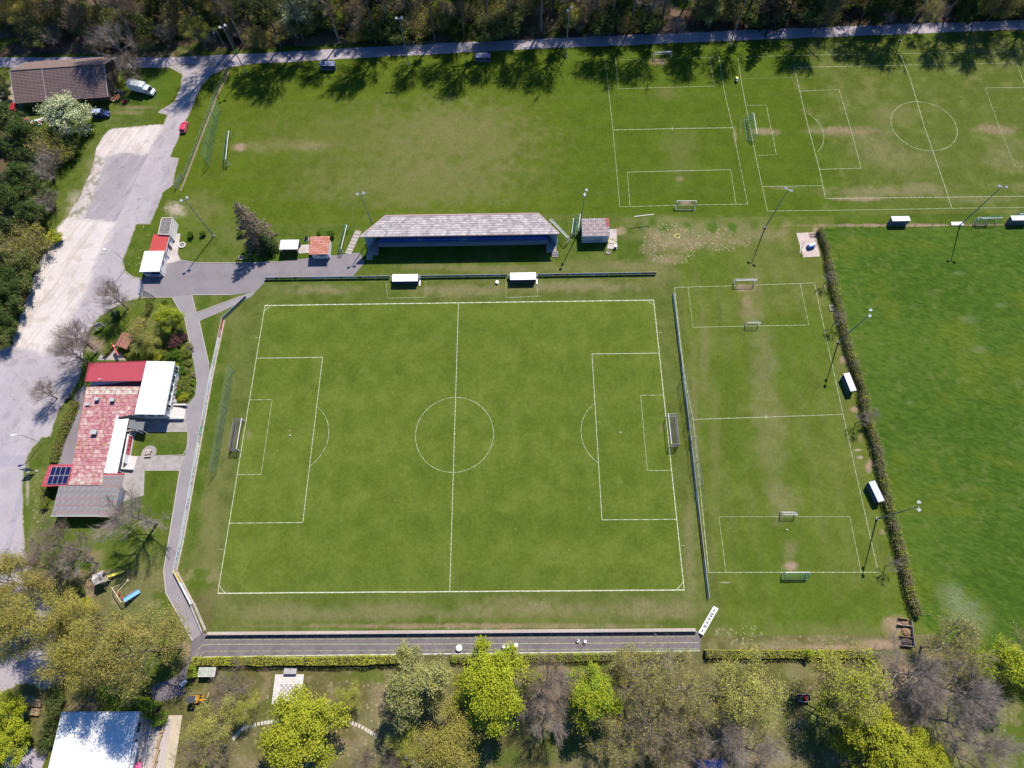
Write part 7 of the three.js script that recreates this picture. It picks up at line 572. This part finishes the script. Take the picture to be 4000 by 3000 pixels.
{ // compact ground machine on the upper pitch
  const c = thing('line_marker', 'small grey and yellow line marking machine on the upper pitch', 'machine', G(1590, 176), 1.4); mesh('tank', new THREE.LatheGeometry([[0, 0], [.34, 0], [.38, .2], [.38, .6], [.3, .75], [0, .78]].map(p => new THREE.Vector2(...p)), 14).translate(0, .35, 0), M(lin(.42, .43, .46), .4), c); mesh('hopper', extr([[.35, .35], [.35, .95], [.95, .8], [.9, .35]], .7, .04), M(lin(.7, .62, .12), .5), c); mesh('frame', [bar(V(-.5, .3, 0), V(1, .3, 0), .5, .1)], darkTrim, c); mesh('handle', [bar(V(-.4, .4, .3), V(-1.0, 1.05, .3), .05, .05), bar(V(-.4, .4, -.3), V(-1.0, 1.05, -.3), .05, .05), bar(V(-1.0, 1.05, -.3), V(-1.0, 1.05, .3), .05, .05)], steel, c); wheels(c, [-.3, .7], .9, .2);
}
// ---------------------------------------------------------------- playground
{
  const wood = M(0xffffff, .85, { map: mineral([.46, .38, .24], [.62, .53, .36], 1, 221, 1) }), c = thing('play_tower', 'wooden play tower with white pitched roof and yellow slide', 'playground', G(232, 1250), .42); for (const x of [-.8, .8]) for (const z of [-.8, .8]) mesh('post', box(.11, 2.9, .11, x, 1.45, z), wood, c); mesh('platform', box(1.8, .08, 1.8, 0, 1.25, 0), wood, c); for (const s of [-1, 1]) for (let i = 0; i < 4; i++) { const f = i / 4, e = (i + 1) / 4; mesh('roof_plank', slab([V(-1.1, 3.5 - .75 * f, s * 1.15 * f), V(1.1, 3.5 - .75 * f, s * 1.15 * f), V(1.1, 3.5 - .75 * e + .02, s * 1.15 * e), V(-1.1, 3.5 - .75 * e + .02, s * 1.15 * e)], V(0, -.04, 0)), M(lin(.68, .62, .6), .8), c); } mesh('side_boards', [box(1.6, .7, .04, 0, 1.65, -.82), box(.04, .7, 1.6, -.82, 1.65, 0)], wood, c); for (let i = 0; i < 5; i++) mesh('ladder_rung', bar(V(-.5, .2 + i * .24, 1.35 - i * .11), V(.1, .2 + i * .24, 1.35 - i * .11), .06, .05), wood, c); mesh('ladder_rail', [bar(V(-.5, 0, 1.45), V(-.5, 1.3, .85), .06, .08), bar(V(.1, 0, 1.45), V(.1, 1.3, .85), .06, .08)], wood, c); const ys = M(lin(.72, .66, .04), .35); mesh('slide', [slab([V(.85, 1.3, -.25), V(.85, 1.3, .25), V(3.2, .3, .25), V(3.2, .3, -.25)], V(0, -.05, 0)), slab([V(3.2, .3, -.25), V(3.2, .3, .25), V(3.8, .25, .25), V(3.8, .25, -.25)], V(0, -.05, 0)), ...[-.27, .27].map(z => bar(V(.85, 1.38, z), V(3.25, .38, z), .05, .16))], ys, c); mesh('roof_vent', box(.3, .05, .5, .45, 3.22, .5, 0, .58), darkTrim, c);
  const a = G(241, 1269, 2.2), b = G(262, 1301, 2.2); const m = a.clone().add(b).multiplyScalar(.5).setY(0); const s = thing('swing_frame', 'wooden swing frame with blue slide and red seats', 'playground', m, Math.atan2(-(b.z - a.z), b.x - a.x)); const L = a.distanceTo(b) / 2; mesh('top_beam', rod(V(-L, 2.2, 0), V(L, 2.2, 0), .09), wood, s); for (const e of [-1, 1]) for (const z of [-1, 1]) mesh('leg', rod(V(e * L * .95, 2.2, 0), V(e * (L + .1), 0, z * 1.2), .07), wood, s); for (const x of [-.6, .55]) { mesh('swing_rope', [rod(V(x - .2, 2.2, 0), V(x - .2, .5, .12), .015), rod(V(x + .2, 2.2, 0), V(x + .2, .5, .12), .015)], darkTrim, s); mesh('swing_seat', box(.46, .07, .3, x, .48, .12), M(lin(.6, .02, .05), .5), s); } const bs = M(lin(.04, .28, .72), .35); mesh('slide', [slab([V(L * .7, 1.5, -.3), V(L * 1.1, 1.5, -.3), V(L * 1.1, .25, -3.2), V(L * .7, .25, -3.2)], V(0, -.05, 0)), bar(V(L * .68, 1.6, -.3), V(L * .68, .35, -3.2), .05, .18), bar(V(L * 1.12, 1.6, -.3), V(L * 1.12, .35, -3.2), .05, .18)], bs, s); mesh('slide_post', [box(.09, 1.5, .09, L * .72, .75, -.25), box(.09, 1.5, .09, L * 1.08, .75, -.25)], wood, s); mesh('climbing_log', rod(V(-L * .3, 1.7, 0), V(-L * .9, .15, -2.4), .06), wood, s); mesh('log_end', new THREE.CylinderGeometry(.3, .3, .3, 12).translate(-L * .9, .15, -2.5), wood, s);
}
// ---------------------------------------------------------------- smaller things
{ // stacked pallets
  const st = (label, x, y, t) => { const c = thing('pallet_stack', label, 'pallet', G(x, y), t); for (let k = 0; k < 4; k++) { const p = new THREE.Group(); p.name = 'pallet'; p.position.y = k * .16; c.add(p); for (let i = 0; i < 5; i++) mesh('slat', box(1.9, .025, .16, 0, .135, -.5 + i * .25), woodPale, p); for (const z of [-.5, 0, .5]) mesh('bearer', box(1.9, .1, .1, 0, .07, z), woodPale, p); } }; st('stack of wooden pallets, the one beside the car park', 84, 1518, -.12); st('stack of wooden pallets, the one beside the dark shrubs', 80, 1537, -.08);
  // benches on the hall terrace
  const proto = thing('beer_bench', 'slatted wooden bench on the sand coloured paving', 'bench', G(353, 1568), Math.PI / 2 + .13, 'slatted benches on the terrace'); for (let i = 0; i < 4; i++) mesh('seat_slat', box(2.3, .04, .14, 0, .46, -.3 + i * .18), woodPale, proto); for (let i = 0; i < 2; i++) mesh('back_slat', box(2.3, .12, .03, 0, .62 + i * .18, .34), woodPale, proto); for (const s of [-1, 1]) mesh('leg_frame', [box(.1, .44, .7, s * 1.0, .22, 0), box(.1, .45, .06, s * 1.0, .68, .36), box(.7 * 0 + .12, .06, .8, s * 1.05, .47, 0)], woodPale, proto); for (const [x, y] of [[346, 1600], [341, 1631], [336, 1655]]) copyThing(proto, 'beer_bench', null, G(x, y), Math.PI / 2 + .13);
  // picnic table by the club lawn
  const pt = thing('picnic_table', 'small wooden picnic table on the round paving by the club lawn', 'table', G(322, 980), .05); for (let i = 0; i < 5; i++) mesh('table_slat', box(1.5, .04, .13, 0, .74, -.3 + i * .15), M(lin(.4, .33, .28), .8), pt); for (const s of [-1, 1]) { mesh('bench_board', box(1.5, .05, .26, 0, .45, s * .72), M(lin(.55, .5, .46), .8), pt); mesh('leg', [bar(V(s * .55, 0, -.75), V(s * .55, .72, -.1), .07, .09), bar(V(s * .55, 0, .75), V(s * .55, .72, .1), .07, .09), bar(V(s * .55, .4, -.8), V(s * .55, .4, .8), .06, .09)], woodDark, pt); } meta(mesh('round_paving', new THREE.CircleGeometry(1.75, 28).rotateX(-Math.PI / 2).translate(G(322, 978).x, .012, G(322, 978).z), M(0xffffff, .9, { map: concreteGrey.map })), 'round paved spot under the picnic table', undefined, undefined, 'structure');
}
{ // chessboard patio with slabs
  const F = [[597, 1456.5], [657, 1456], [650, 1520], [585, 1520]]; const w = F.map(p => G(...p)); const x0 = (w[0].x + w[3].x) / 2, x1 = (w[1].x + w[2].x) / 2, z0 = w[0].z, z1 = w[2].z; const o = V(x0, 0, z0); const c = meta(thing('chess_patio', 'pale slab patio with a large chessboard', undefined, o), 'pale slab patio with a large chessboard', undefined, undefined, 'structure'); const n = 13, sx = (x1 - x0) / n, m = Math.round((z1 - z0) / sx), pale = M(lin(.60, .57, .56), .9), pale2 = M(lin(.66, .63, .62), .9), dkk = M(lin(.30, .28, .285), .9); mesh('patio_bed', box(x1 - x0, .03, z1 - z0, (x1 - x0) / 2, .016, (z1 - z0) / 2), concreteGrey, c); for (let j = 0; j < m; j++) for (let i = 0; i < n; i++) { const ch = i >= 3 && i < 11 && j >= 4 && j < 12; mesh('paving_slab', box(sx - .03, .03, sx - .03, sx * (i + .5), .05 + .002 * ((i * 7 + j * 3) % 3), sx * (j + .5)), ch && (i + j) % 2 ? dkk : (i * 5 + j * 3) % 4 ? pale : pale2, c); }
  const t = thing('stone_bench', 'grey stone table slab at the head of the chessboard patio', 'table', G(627, 1449.5, .8).setY(0)); mesh('top', box(2.6, .1, 1.1, 0, .8, 0), M(0xffffff, .9, { map: mineral([.3, .3, .32], [.42, .42, .45], 1, 231, 1) }), t); mesh('support', [box(.2, .75, .8, -.9, .375, 0), box(.2, .75, .8, .9, .375, 0)], concreteGrey, t); const fr = thing('white_rail', 'white metal bench frame at the side of the patio', 'bench', G(651, 1475), 1.45); mesh('seat', box(2.2, .05, .35, 0, .45, 0), white, fr); mesh('backrest', [box(2.2, .05, .04, 0, .85, -.2), box(.05, .8, .05, -1.05, .4, -.2), box(.05, .8, .05, 1.05, .4, -.2)], white, fr); mesh('leg', [box(.05, .45, .05, -1.05, .225, .15), box(.05, .45, .05, 1.05, .225, .15)], white, fr);
}
{ // stepping stones
  const stone = M(0xffffff, .9, { map: mineral([.42, .40, .36], [.6, .57, .52], 1, 235, 1) }); const run = (pts, n, label) => { const cv = new THREE.CatmullRomCurve3(pts.map(p => G(...p))); const c = meta(thing('stepping_path', label), label, undefined, undefined, 'structure'); for (let i = 0; i < n; i++) { const p = cv.getPoint(i / (n - 1)), t = cv.getTangent(i / (n - 1)); const s = mesh('stepping_stone', box(.62, .06, .46, 0, .02, 0), stone, c); s.position.copy(p); s.rotation.y = Math.atan2(-t.z, t.x) + (hash2(i, 3) - .5) * .2 + Math.PI / 2; } }; run([[505, 1595], [520, 1578], [540, 1568], [572, 1561], [600, 1557]], 18, 'curved stepping stone path left of the yellow-green tree'); run([[735, 1557], [762, 1562], [790, 1575], [812, 1590]], 13, 'curved stepping stone path right of the yellow-green tree'); run([[862, 1626], [880, 1637], [904, 1655]], 9, 'stepping stones under the olive tree');
}
{ // white plastic furniture on the track
  const wp = M(lin(.85, .85, .86), .4); const table = (label, x, y, s) => { const c = thing('plastic_table', label, 'table', G(x, y)); mesh('top', new THREE.CylinderGeometry(.55 * s, .55 * s, .05, 20).translate(0, .72, 0), wp, c); for (const a of [.8, 2.37, 3.94, 5.5]) mesh('leg', rod(V(Math.cos(a) * .42 * s, 0, Math.sin(a) * .42 * s), V(Math.cos(a) * .34 * s, .7, Math.sin(a) * .34 * s), .03), wp, c); }; const chair = (label, x, y, t, g) => { const c = thing('plastic_chair', label, 'chair', G(x, y), t, g); mesh('seat', box(.52, .05, .5, 0, .44, 0), wp, c); mesh('backrest', box(.52, .5, .05, 0, .7, -.25, 0, -.15), wp, c); for (const [x2, z2] of [[-.22, .2], [.22, .2], [-.22, -.2], [.22, -.2]]) mesh('leg', box(.05, .43, .05, x2, .215, z2), wp, c); mesh('armrest', [box(.05, .05, .45, -.26, .64, 0), box(.05, .05, .45, .26, .64, 0)], wp, c); }; table('round white plastic table alone on the running track', 992.5, 1399, 1.15); table('square white plastic table top beside the lime green tree', 1115, 1393, .75); chair('white plastic chair on the track at the edge of the lime green tree', 1097, 1395.5, .6); chair('white plastic chair half under the lime green tree', 1089, 1396, 2.2); chair('larger white chair on the track below the board fence', 1248.5, 1384, .3); chair('smaller white chair on the track below the board fence', 1264, 1385.5, 1.3); chair('white chair beside the red roofed annex', 374, 512, 1.2); chair('white chair leaning beside the kiosk terrace', 371, 531, .4);
  const bowl = (x, y, r, label, h = .14, col = [.62, .6, .58]) => { const c = thing('stone_ring', label, 'planter', G(x, y)); mesh('ring', new THREE.LatheGeometry([[r * .72, 0], [r, 0], [r, h], [r * .72, h], [r * .72, 0]].map(p => new THREE.Vector2(...p)), 24), M(lin(...col), .9), c); mesh('fill', new THREE.CylinderGeometry(r * .71, r * .71, h * .5, 20).translate(0, h * .25, 0), M(lin(.22, .2, .2), .95), c); }; bowl(394, 530, .95, 'round white stone ring on the kiosk lawn', .25); bowl(663, 517, .75, 'round planter ring with a small dark bush', .12, [.35, .3, .25]); bowl(1313.5, 546, .6, 'round concrete manhole beside the tool shed', .22, [.36, .32, .3]); { const c = thing('garden_box', 'small raised stone box on the lawn by the spruce', 'planter', G(521, 558)); mesh('box_rim', [box(1.3, .35, .12, 0, .175, -.5), box(1.3, .35, .12, 0, .175, .5), box(.12, .35, .9, -.6, .175, 0), box(.12, .35, .9, .6, .175, 0)], concrete, c); mesh('soil', box(1.1, .2, .9, 0, .1, 0), M(lin(.15, .12, .09), 1), c); } { const c = thing('garden_box', 'small white frame box beside the field hedge', 'planter', G(1796, 666)); mesh('box_rim', [box(1.1, .3, .1, 0, .15, -.7), box(1.1, .3, .1, 0, .15, .7), box(.1, .3, 1.3, -.5, .15, 0), box(.1, .3, 1.3, .5, .15, 0)], M(lin(.55, .5, .44), .9), c); mesh('soil', box(.9, .15, 1.3, 0, .075, 0), M(lin(.12, .1, .07), 1), c); }
}
{ // hoses, bins, balls
  const hose = (label, x, y, r, n, y0 = .05) => { const o = G(x, y); const c = thing('hose_coil', label, 'hose', o); const pts = []; for (let i = 0; i <= n * 24; i++) { const a = i / 24 * 6.283, rr = r * (1 - .12 * Math.sin(a * .37) - .08 * (i / (n * 24))); pts.push(V(Math.cos(a) * rr, y0 + .02 + .02 * (i / 24), Math.sin(a) * rr * .85)); } mesh('coil', new THREE.TubeGeometry(new THREE.CatmullRomCurve3(pts), n * 40, .045, 6), M(lin(.66, .62, .16), .5), c); mesh('nozzle', rod(pts[pts.length - 1], pts[pts.length - 1].clone().add(V(.5, 0, .25)), .06, .04), M(lin(.2, .2, .22), .4), c); }; hose('yellow hose coil lying on the weedy patch', 1462.5, 511, .75, 4); hose('pale yellow hose coil on the concrete apron of the tool shed', 1321, 521, .95, 2);
  meta(mesh('tool_shed_apron', sheetGeo(polyW([[1317, 495], [1332, 495], [1333, 538], [1311, 537], [1315, 520]]), .014), concrete), 'concrete apron beside the tool shed', undefined, undefined, 'structure'); const b = thing('blue_barrel', 'blue barrel with white lid on the concrete apron', 'barrel', G(1329, 535.5)); mesh('barrel_body', new THREE.LatheGeometry([[0, 0], [.3, 0], [.34, .2], [.36, .5], [.34, .8], [.3, .95], [0, .95]].map(p => new THREE.Vector2(...p)), 16), M(lin(.015, .05, .3), .4), b); mesh('barrel_lid', new THREE.CylinderGeometry(.4, .4, .06, 18).translate(0, .98, 0), white, b);
  const ball = (label, x, y, r) => { const c = thing('football', label, 'ball', G(x, y)); mesh('ball_skin', new THREE.IcosahedronGeometry(r, 3).translate(0, r, 0), M(lin(.85, .85, .85), .5), c); mesh('ball_patches', Array.from({ length: 5 }, (_, i) => new THREE.CircleGeometry(r * .3, 5).translate(0, 0, r * 1.01).rotateX(-.5).rotateY(i * 1.257).translate(0, r, 0)), darkTrim, c); }; ball('football lying in the clubhouse end penalty area', 627, 941, .16); ball('football near the lower small goal of the youth pitch', 1699, 1144.5, .16); const wd = thing('white_disc', 'round white cable drum standing in front of the board fence', 'drum', G(1074, 611)); mesh('drum_flange', [new THREE.CylinderGeometry(.45, .45, .05, 20).translate(0, .5, 0), new THREE.CylinderGeometry(.45, .45, .05, 20).translate(0, .03, 0)], white, wd); mesh('drum_core', new THREE.CylinderGeometry(.2, .2, .44, 14).translate(0, .26, 0), greyMetal, wd);
}
{ // concrete pad by the hedge
  meta(mesh('concrete_pad', sheetGeo(polyW([[1720, 503.5], [1760, 502], [1772, 554], [1735, 556]]), .03), M(0xffffff, .9, { map: mineral([.40, .33, .30], [.54, .46, .43], 4, 241, 1) })), 'pinkish concrete pad beside the field hedge', undefined, undefined, 'structure'); const t = thing('covered_cart', 'blue and white covered roller cart on the concrete pad', 'cart', G(1750, 534), .35); mesh('tarpaulin', extr([[-.95, .25], [-.9, .85], [-.4, 1.05], [.9, .95], [.95, .25]], 1.0, .05), M(lin(.02, .11, .42), .4), t); mesh('top_cover', box(1.7, .05, .55, .1, 1.1, -.12, 0, .12), whiteMetal, t); mesh('frame_rail', [bar(V(-1, .2, .52), V(1.1, .2, .52), .06, .06), bar(V(-1, .2, -.52), V(1.1, .2, -.52), .06, .06)], lightGreen, t); wheels(t, [-.6, .6], 1.1, .2); const f = thing('folded_goal_frame', 'white folded goal frame standing on the concrete pad', 'goal', G(1736, 540), 1.35); mesh('frame_bars', [bar(V(-1.4, .06, 0), V(1.4, .06, 0), .08, .08), bar(V(-1.4, .06, -.9), V(1.4, .06, -.9), .06, .06), bar(V(-1.4, .06, 0), V(-1.4, 1.5, -.3), .08, .08), bar(V(1.4, .06, 0), V(1.4, 1.5, -.3), .08, .08)], goalWhite, f); mesh('side_bar', [bar(V(-1.4, 1.5, -.3), V(-1.4, .06, -.9), .05, .05), bar(V(1.4, 1.5, -.3), V(1.4, .06, -.9), .05, .05)], steel, f); const pk = thing('plank_pile', 'dark planks stacked on the concrete pad', 'planks', G(1757, 509)); for (let i = 0; i < 5; i++) mesh('plank', box(2.6, .06, .16, .2, .06 + .005 * i, -.7 + i * .34), i % 2 ? woodDark : M(lin(.3, .24, .2), .9), pk);
  const wm = thing('white_board', 'white board lying at the foot of the floodlight by the meadow fence', 'board', G(2066, 484.5)); mesh('board_sheet', box(3.2, .05, 1.0, 0, .3, 0, 0, .2), whiteMetal, wm); mesh('board_bearer', [box(.1, .26, .8, -1.2, .13, 0), box(.1, .26, .8, 1.2, .13, 0)], postM, wm);
}
{ // compost bays
  const o = G(1953, 1362); const c = thing('compost_bays', 'wooden compost bays at the end of the field hedge', 'compost bay', o, -.12); const wb2 = M(0xffffff, .9, { map: mineral([.10, .075, .06], [.2, .15, .12], 1, 251, 1) }); for (const [z, l, tone] of [[-2.3, 1.9, woodPale], [-1.0, 2.8, M(lin(.5, .44, .4), .9)], [1.2, 2.4, wb2], [2.9, 2.3, M(lin(.42, .4, .38), .9)]]) for (let k = 0; k < 3; k++) mesh('bay_board', box(l, .26, .07, 0 - (2.8 - l) * 0, .16 + k * .28, z), tone, c); for (let k = 0; k < 3; k++) mesh('rear_board', box(.07, .26, 5.2, 1.35, .16 + k * .28, .3), M(lin(.28, .27, .28), .9), c); mesh('corner_post', [[-1.1, -2.3], [1.3, -2.3], [-1.3, -1], [-1.1, 1.2], [-1.1, 2.9], [1.3, 2.9]].map(([x, z]) => box(.1, 1.0, .1, x, .5, z + .06)), wb2, c); const R = rng(9); const heap = (x, z, rx, rz, h, col) => { const g = new THREE.SphereGeometry(1, 16, 8, 0, 6.3, 0, 1.57); const p = g.attributes.position; for (let i = 0; i < p.count; i++) { const k = 1 + .25 * (hash2(Math.round(p.getX(i) * 40), Math.round(p.getZ(i) * 40), 2) - .5); p.setXYZ(i, p.getX(i) * rx * k + x, p.getY(i) * h * k, p.getZ(i) * rz * k + z); } g.computeVertexNormals(); return mesh('compost_heap', g, M(lin(...col), 1), c); }; heap(.1, 2.05, 1.1, .8, .75, [.07, .05, .045]); heap(.3, .1, .9, .9, .4, [.22, .15, .09]); heap(.2, -1.65, .8, .5, .25, [.25, .17, .12]);
}
{ // signs by the clubhouse
  const cv = document.createElement('canvas'); cv.width = 384; cv.height = 96; const x = cv.getContext('2d'); x.fillStyle = '#c2182f'; x.fillRect(0, 0, 384, 96); x.fillStyle = '#f4e6e8'; for (let i = 0; i < 9; i++) x.fillRect(30 + i * 25, 30, 16, 38 - (i % 3) * 6); x.beginPath(); x.arc(320, 48, 32, 0, 7); x.fill(); const t = new THREE.CanvasTexture(cv); t.colorSpace = THREE.SRGBColorSpace; const a = G(242, 742, 2.6), b = G(253.5, 767, 2.6); const m = a.clone().add(b).multiplyScalar(.5); const c = thing('red_sign', 'red lettered sign on two posts above the clubhouse entrance', 'sign', m.clone().setY(0), Math.atan2(-(b.z - a.z), b.x - a.x)); const L = a.distanceTo(b); const f = new THREE.MeshStandardMaterial({ map: t, roughness: .5 }), e = M(lin(.5, .05, .07), .5); const p = mesh('sign_panel', new THREE.BoxGeometry(L, 1.1, .06), [e, e, e, e, f, f], c); p.position.y = 2.2; p.rotation.x = 0; for (const s of [-1, 1]) mesh('sign_post', rod(V(s * L * .48, 0, 0), V(s * L * .48, 2.8, 0), .05), M(lin(.6, .6, .6), .4, { metalness: .4 }), c);
  const ib = thing('notice_board', 'white framed notice board on the verge of the access road', 'sign', G(219, 709), .5); mesh('panel', box(1.9, 1.2, .08, 0, 1.6, 0), M(lin(.33, .42, .47), .3), ib); mesh('panel_frame', [box(.16, 2.3, .16, -1.0, 1.15, 0), box(.16, 2.3, .16, 1.0, 1.15, 0), box(2.2, .12, .22, 0, 2.26, 0), box(2.2, .08, .14, 0, .95, 0)], white, ib); const fp = thing('flagpole', 'slim grey flagpole on the lawn below the young bare tree', 'flagpole', G(244, 702)); mesh('pole', rod(V(0, 0, 0), V(0, 7.6, 0), .06, .03, 8), poleMat, fp); mesh('pole_cap', new THREE.SphereGeometry(.07, 10, 8).translate(0, 7.63, 0), chrome, fp); mesh('ground_socket', new THREE.CylinderGeometry(.14, .16, .3, 12).translate(0, .15, 0), concreteGrey, fp);
  const sp = thing('solar_sign', 'grey three-panel board on two posts beside the clubhouse verge', 'sign', G(71, 1019), .12); for (let i = 0; i < 3; i++) mesh('panel', box(1.9, .72, .05, 0, 1.15 + i * .76, 0, 0, -.08), M(lin(.16, .24, .27), .3), sp); mesh('post', [rod(V(-.95, 0, 0), V(-.95, 3.1, -.1), .05), rod(V(.95, 0, 0), V(.95, 3.1, -.1), .05)], steel, sp); mesh('footing', [new THREE.CylinderGeometry(.25, .3, .25, 10).translate(-.95, .125, 0), new THREE.CylinderGeometry(.25, .3, .25, 10).translate(.95, .125, 0)], concrete, sp);
  const bk = thing('basketball_hoop', 'basketball hoop with framed clear backboard behind the white hall', 'basketball hoop', G(176, 1534)); mesh('backboard', box(1.9, 1.2, .05, 0, 3.4, 0, 0, -.05), M(lin(.32, .34, .38), .2), bk); mesh('board_frame', [box(2, .07, .08, 0, 4.0, 0), box(2, .07, .08, 0, 2.8, 0), box(.07, 1.2, .08, -1, 3.4, 0), box(.07, 1.2, .08, 1, 3.4, 0)], whiteMetal, bk); mesh('hoop', new THREE.TorusGeometry(.23, .02, 6, 20).rotateX(Math.PI / 2).translate(0, 2.95, .35), M(lin(.6, .15, .03), .5), bk); mesh('mast', [rod(V(0, 0, -1.0), V(0, 3.2, -.05), .09), rod(V(-.6, 0, -1.2), V(-.5, 2.9, -.1), .04), rod(V(.6, 0, -1.2), V(.5, 2.9, -.1), .04)], steel, bk);
  const bin = thing('litter_bin', 'dark waste container behind the clubhouse', 'bin', G(150, 861), .4); mesh('bin_body', extr([[-.5, .1], [-.55, .95], [.55, .95], [.5, .1]], .7, .04), M(lin(.05, .06, .07), .5), bin); mesh('bin_lid', box(1.25, .08, .85, 0, 1.02, 0, 0, 0, .06), M(lin(.09, .1, .11), .5), bin); for (const s of [-1, 1]) mesh('bin_wheel', new THREE.CylinderGeometry(.1, .1, .06, 10).rotateX(Math.PI / 2).translate(s * .4, .1, .3), tyre, bin);
  const ws = thing('wheelbarrow', 'white wheelbarrow at the corner of the hedge and the drive', 'wheelbarrow', G(400, 1475), .8); mesh('tray', extr([[-.5, .35], [-.65, .7], [.7, .7], [.4, .35]], .65, .03), whiteMetal, ws); mesh('shafts', [bar(V(.5, .3, .25), V(-1.2, .55, .3), .05, .05), bar(V(.5, .3, -.25), V(-1.2, .55, -.3), .05, .05)], steel, ws); mesh('wheel', new THREE.CylinderGeometry(.2, .2, .08, 14).rotateX(Math.PI / 2).translate(.75, .2, 0), tyre, ws); mesh('stand', [box(.05, .33, .05, -.3, .165, .25), box(.05, .33, .05, -.3, .165, -.25)], steel, ws);
}
{ // junk beside the barn
  const R = rng(31); const tl2 = M(lin(.36, .12, .06), .9); const pile = (label, x, y, n, mats, s, cat) => { const c = thing('tile_pile', label, cat, G(x, y)); for (let i = 0; i < n; i++) { const k = mats[(R() * mats.length) | 0]; mesh('piece', box(.4 * s + .5 * s * R(), .16 + .1 * R(), .4 * s + .4 * s * R(), (R() - .5) * 2.4 * s, .12 + .26 * Math.floor(R() * 3), (R() - .5) * 2.4 * s, R() * 3), k, c); } return c; }; pile('pile of orange roof tiles at the corner of the barn', 252, 214, 22, [tl2, M(lin(.42, .17, .09), .9), M(lin(.3, .27, .24), .9)], 1, 'tile pile'); pile('pile of old boards and pale stones behind the barn tiles', 258, 200, 16, [M(lin(.34, .32, .29), .9), woodDark, M(lin(.26, .24, .2), .9)], 1.1, 'rubble'); pile('white rubbish bags under the flowering tree', 82, 267, 14, [whiteMetal, M(lin(.6, .6, .62), .7), M(lin(.35, .15, .12), .8)], 1.2, 'rubbish'); pile('dark brown rubbish heap beside the flowering tree', 58, 263, 12, [woodDark, tl2], .9, 'rubbish'); const rb = thing('red_tub', 'red plastic tub on the tile pile', 'tub', G(271, 222)); mesh('tub_body', new THREE.LatheGeometry([[0, 0], [.4, 0], [.55, .6], [.5, .6], [.36, .06], [0, .06]].map(p => new THREE.Vector2(...p)), 18), M(lin(.5, .02, .06), .5), rb); mesh('tub_rim', new THREE.TorusGeometry(.54, .04, 6, 20).rotateX(Math.PI / 2).translate(0, .6, 0), M(lin(.45, .02, .05), .5), rb);
  const tp = thing('covered_boat', 'pale tarpaulin covered heap beside the barn', 'tarpaulin', G(3, 208)); const g = new THREE.SphereGeometry(1, 18, 10, 0, 6.3, 0, 1.57); const p = g.attributes.position; for (let i = 0; i < p.count; i++) p.setXYZ(i, p.getX(i) * 1.4, p.getY(i) * 1.5 * (1 + .2 * Math.sin(p.getX(i) * 7)), p.getZ(i) * 4); g.computeVertexNormals(); mesh('tarpaulin', g, M(lin(.5, .48, .5), .7), tp); mesh('tie_down', rod(V(-1.42, .05, 0), V(1.42, .05, 0), .04), darkTrim, tp);
  const um = thing('pink_parasol', 'pink parasol on the steps of the white hall', 'parasol', G(297, 1656, 2).setY(0)); mesh('canopy', new THREE.ConeGeometry(.75, .35, 12).translate(0, 2.1, 0), M(lin(.7, .12, .3), .7), um); mesh('pole', rod(V(0, 0, 0), V(0, 2.2, 0), .03), white, um); mesh('foot', new THREE.CylinderGeometry(.25, .3, .1, 14).translate(0, .05, 0), concreteGrey, um); const um2 = thing('red_cushion_seat', 'red round stool beside the pink parasol', 'stool', G(305, 1648)); mesh('cushion', new THREE.CylinderGeometry(.35, .35, .14, 16).translate(0, .52, 0), M(lin(.55, .02, .06), .7), um2); mesh('leg', Array.from({ length: 3 }, (_, i) => rod(V(Math.cos(i * 2.1) * .28, 0, Math.sin(i * 2.1) * .28), V(Math.cos(i * 2.1) * .15, .46, Math.sin(i * 2.1) * .15), .025)), steel, um2);
}
// steps of slabs beside the grandstand
{ const c = meta(thing('slab_steps', 'stepped slab path at the end of the grandstand'), 'stepped slab path at the end of the grandstand', undefined, undefined, 'structure'); const a = G(775, 498), b = G(752, 548), d = b.clone().sub(a), L = d.length(), t = Math.atan2(d.x, d.z); for (let i = 0; i < 14; i++) { const s = mesh('paving_slab', box(1.7, .06, L / 14 - .04, 0, .03, 0), i % 2 ? concrete : M(lin(.3, .27, .25), .9), c); s.position.copy(lerpV(a, b, (i + .5) / 14)); s.rotation.y = t; } }
// ---------------------------------------------------------------- draw
scene.updateMatrixWorld(true);
renderer.render(scene, camera);
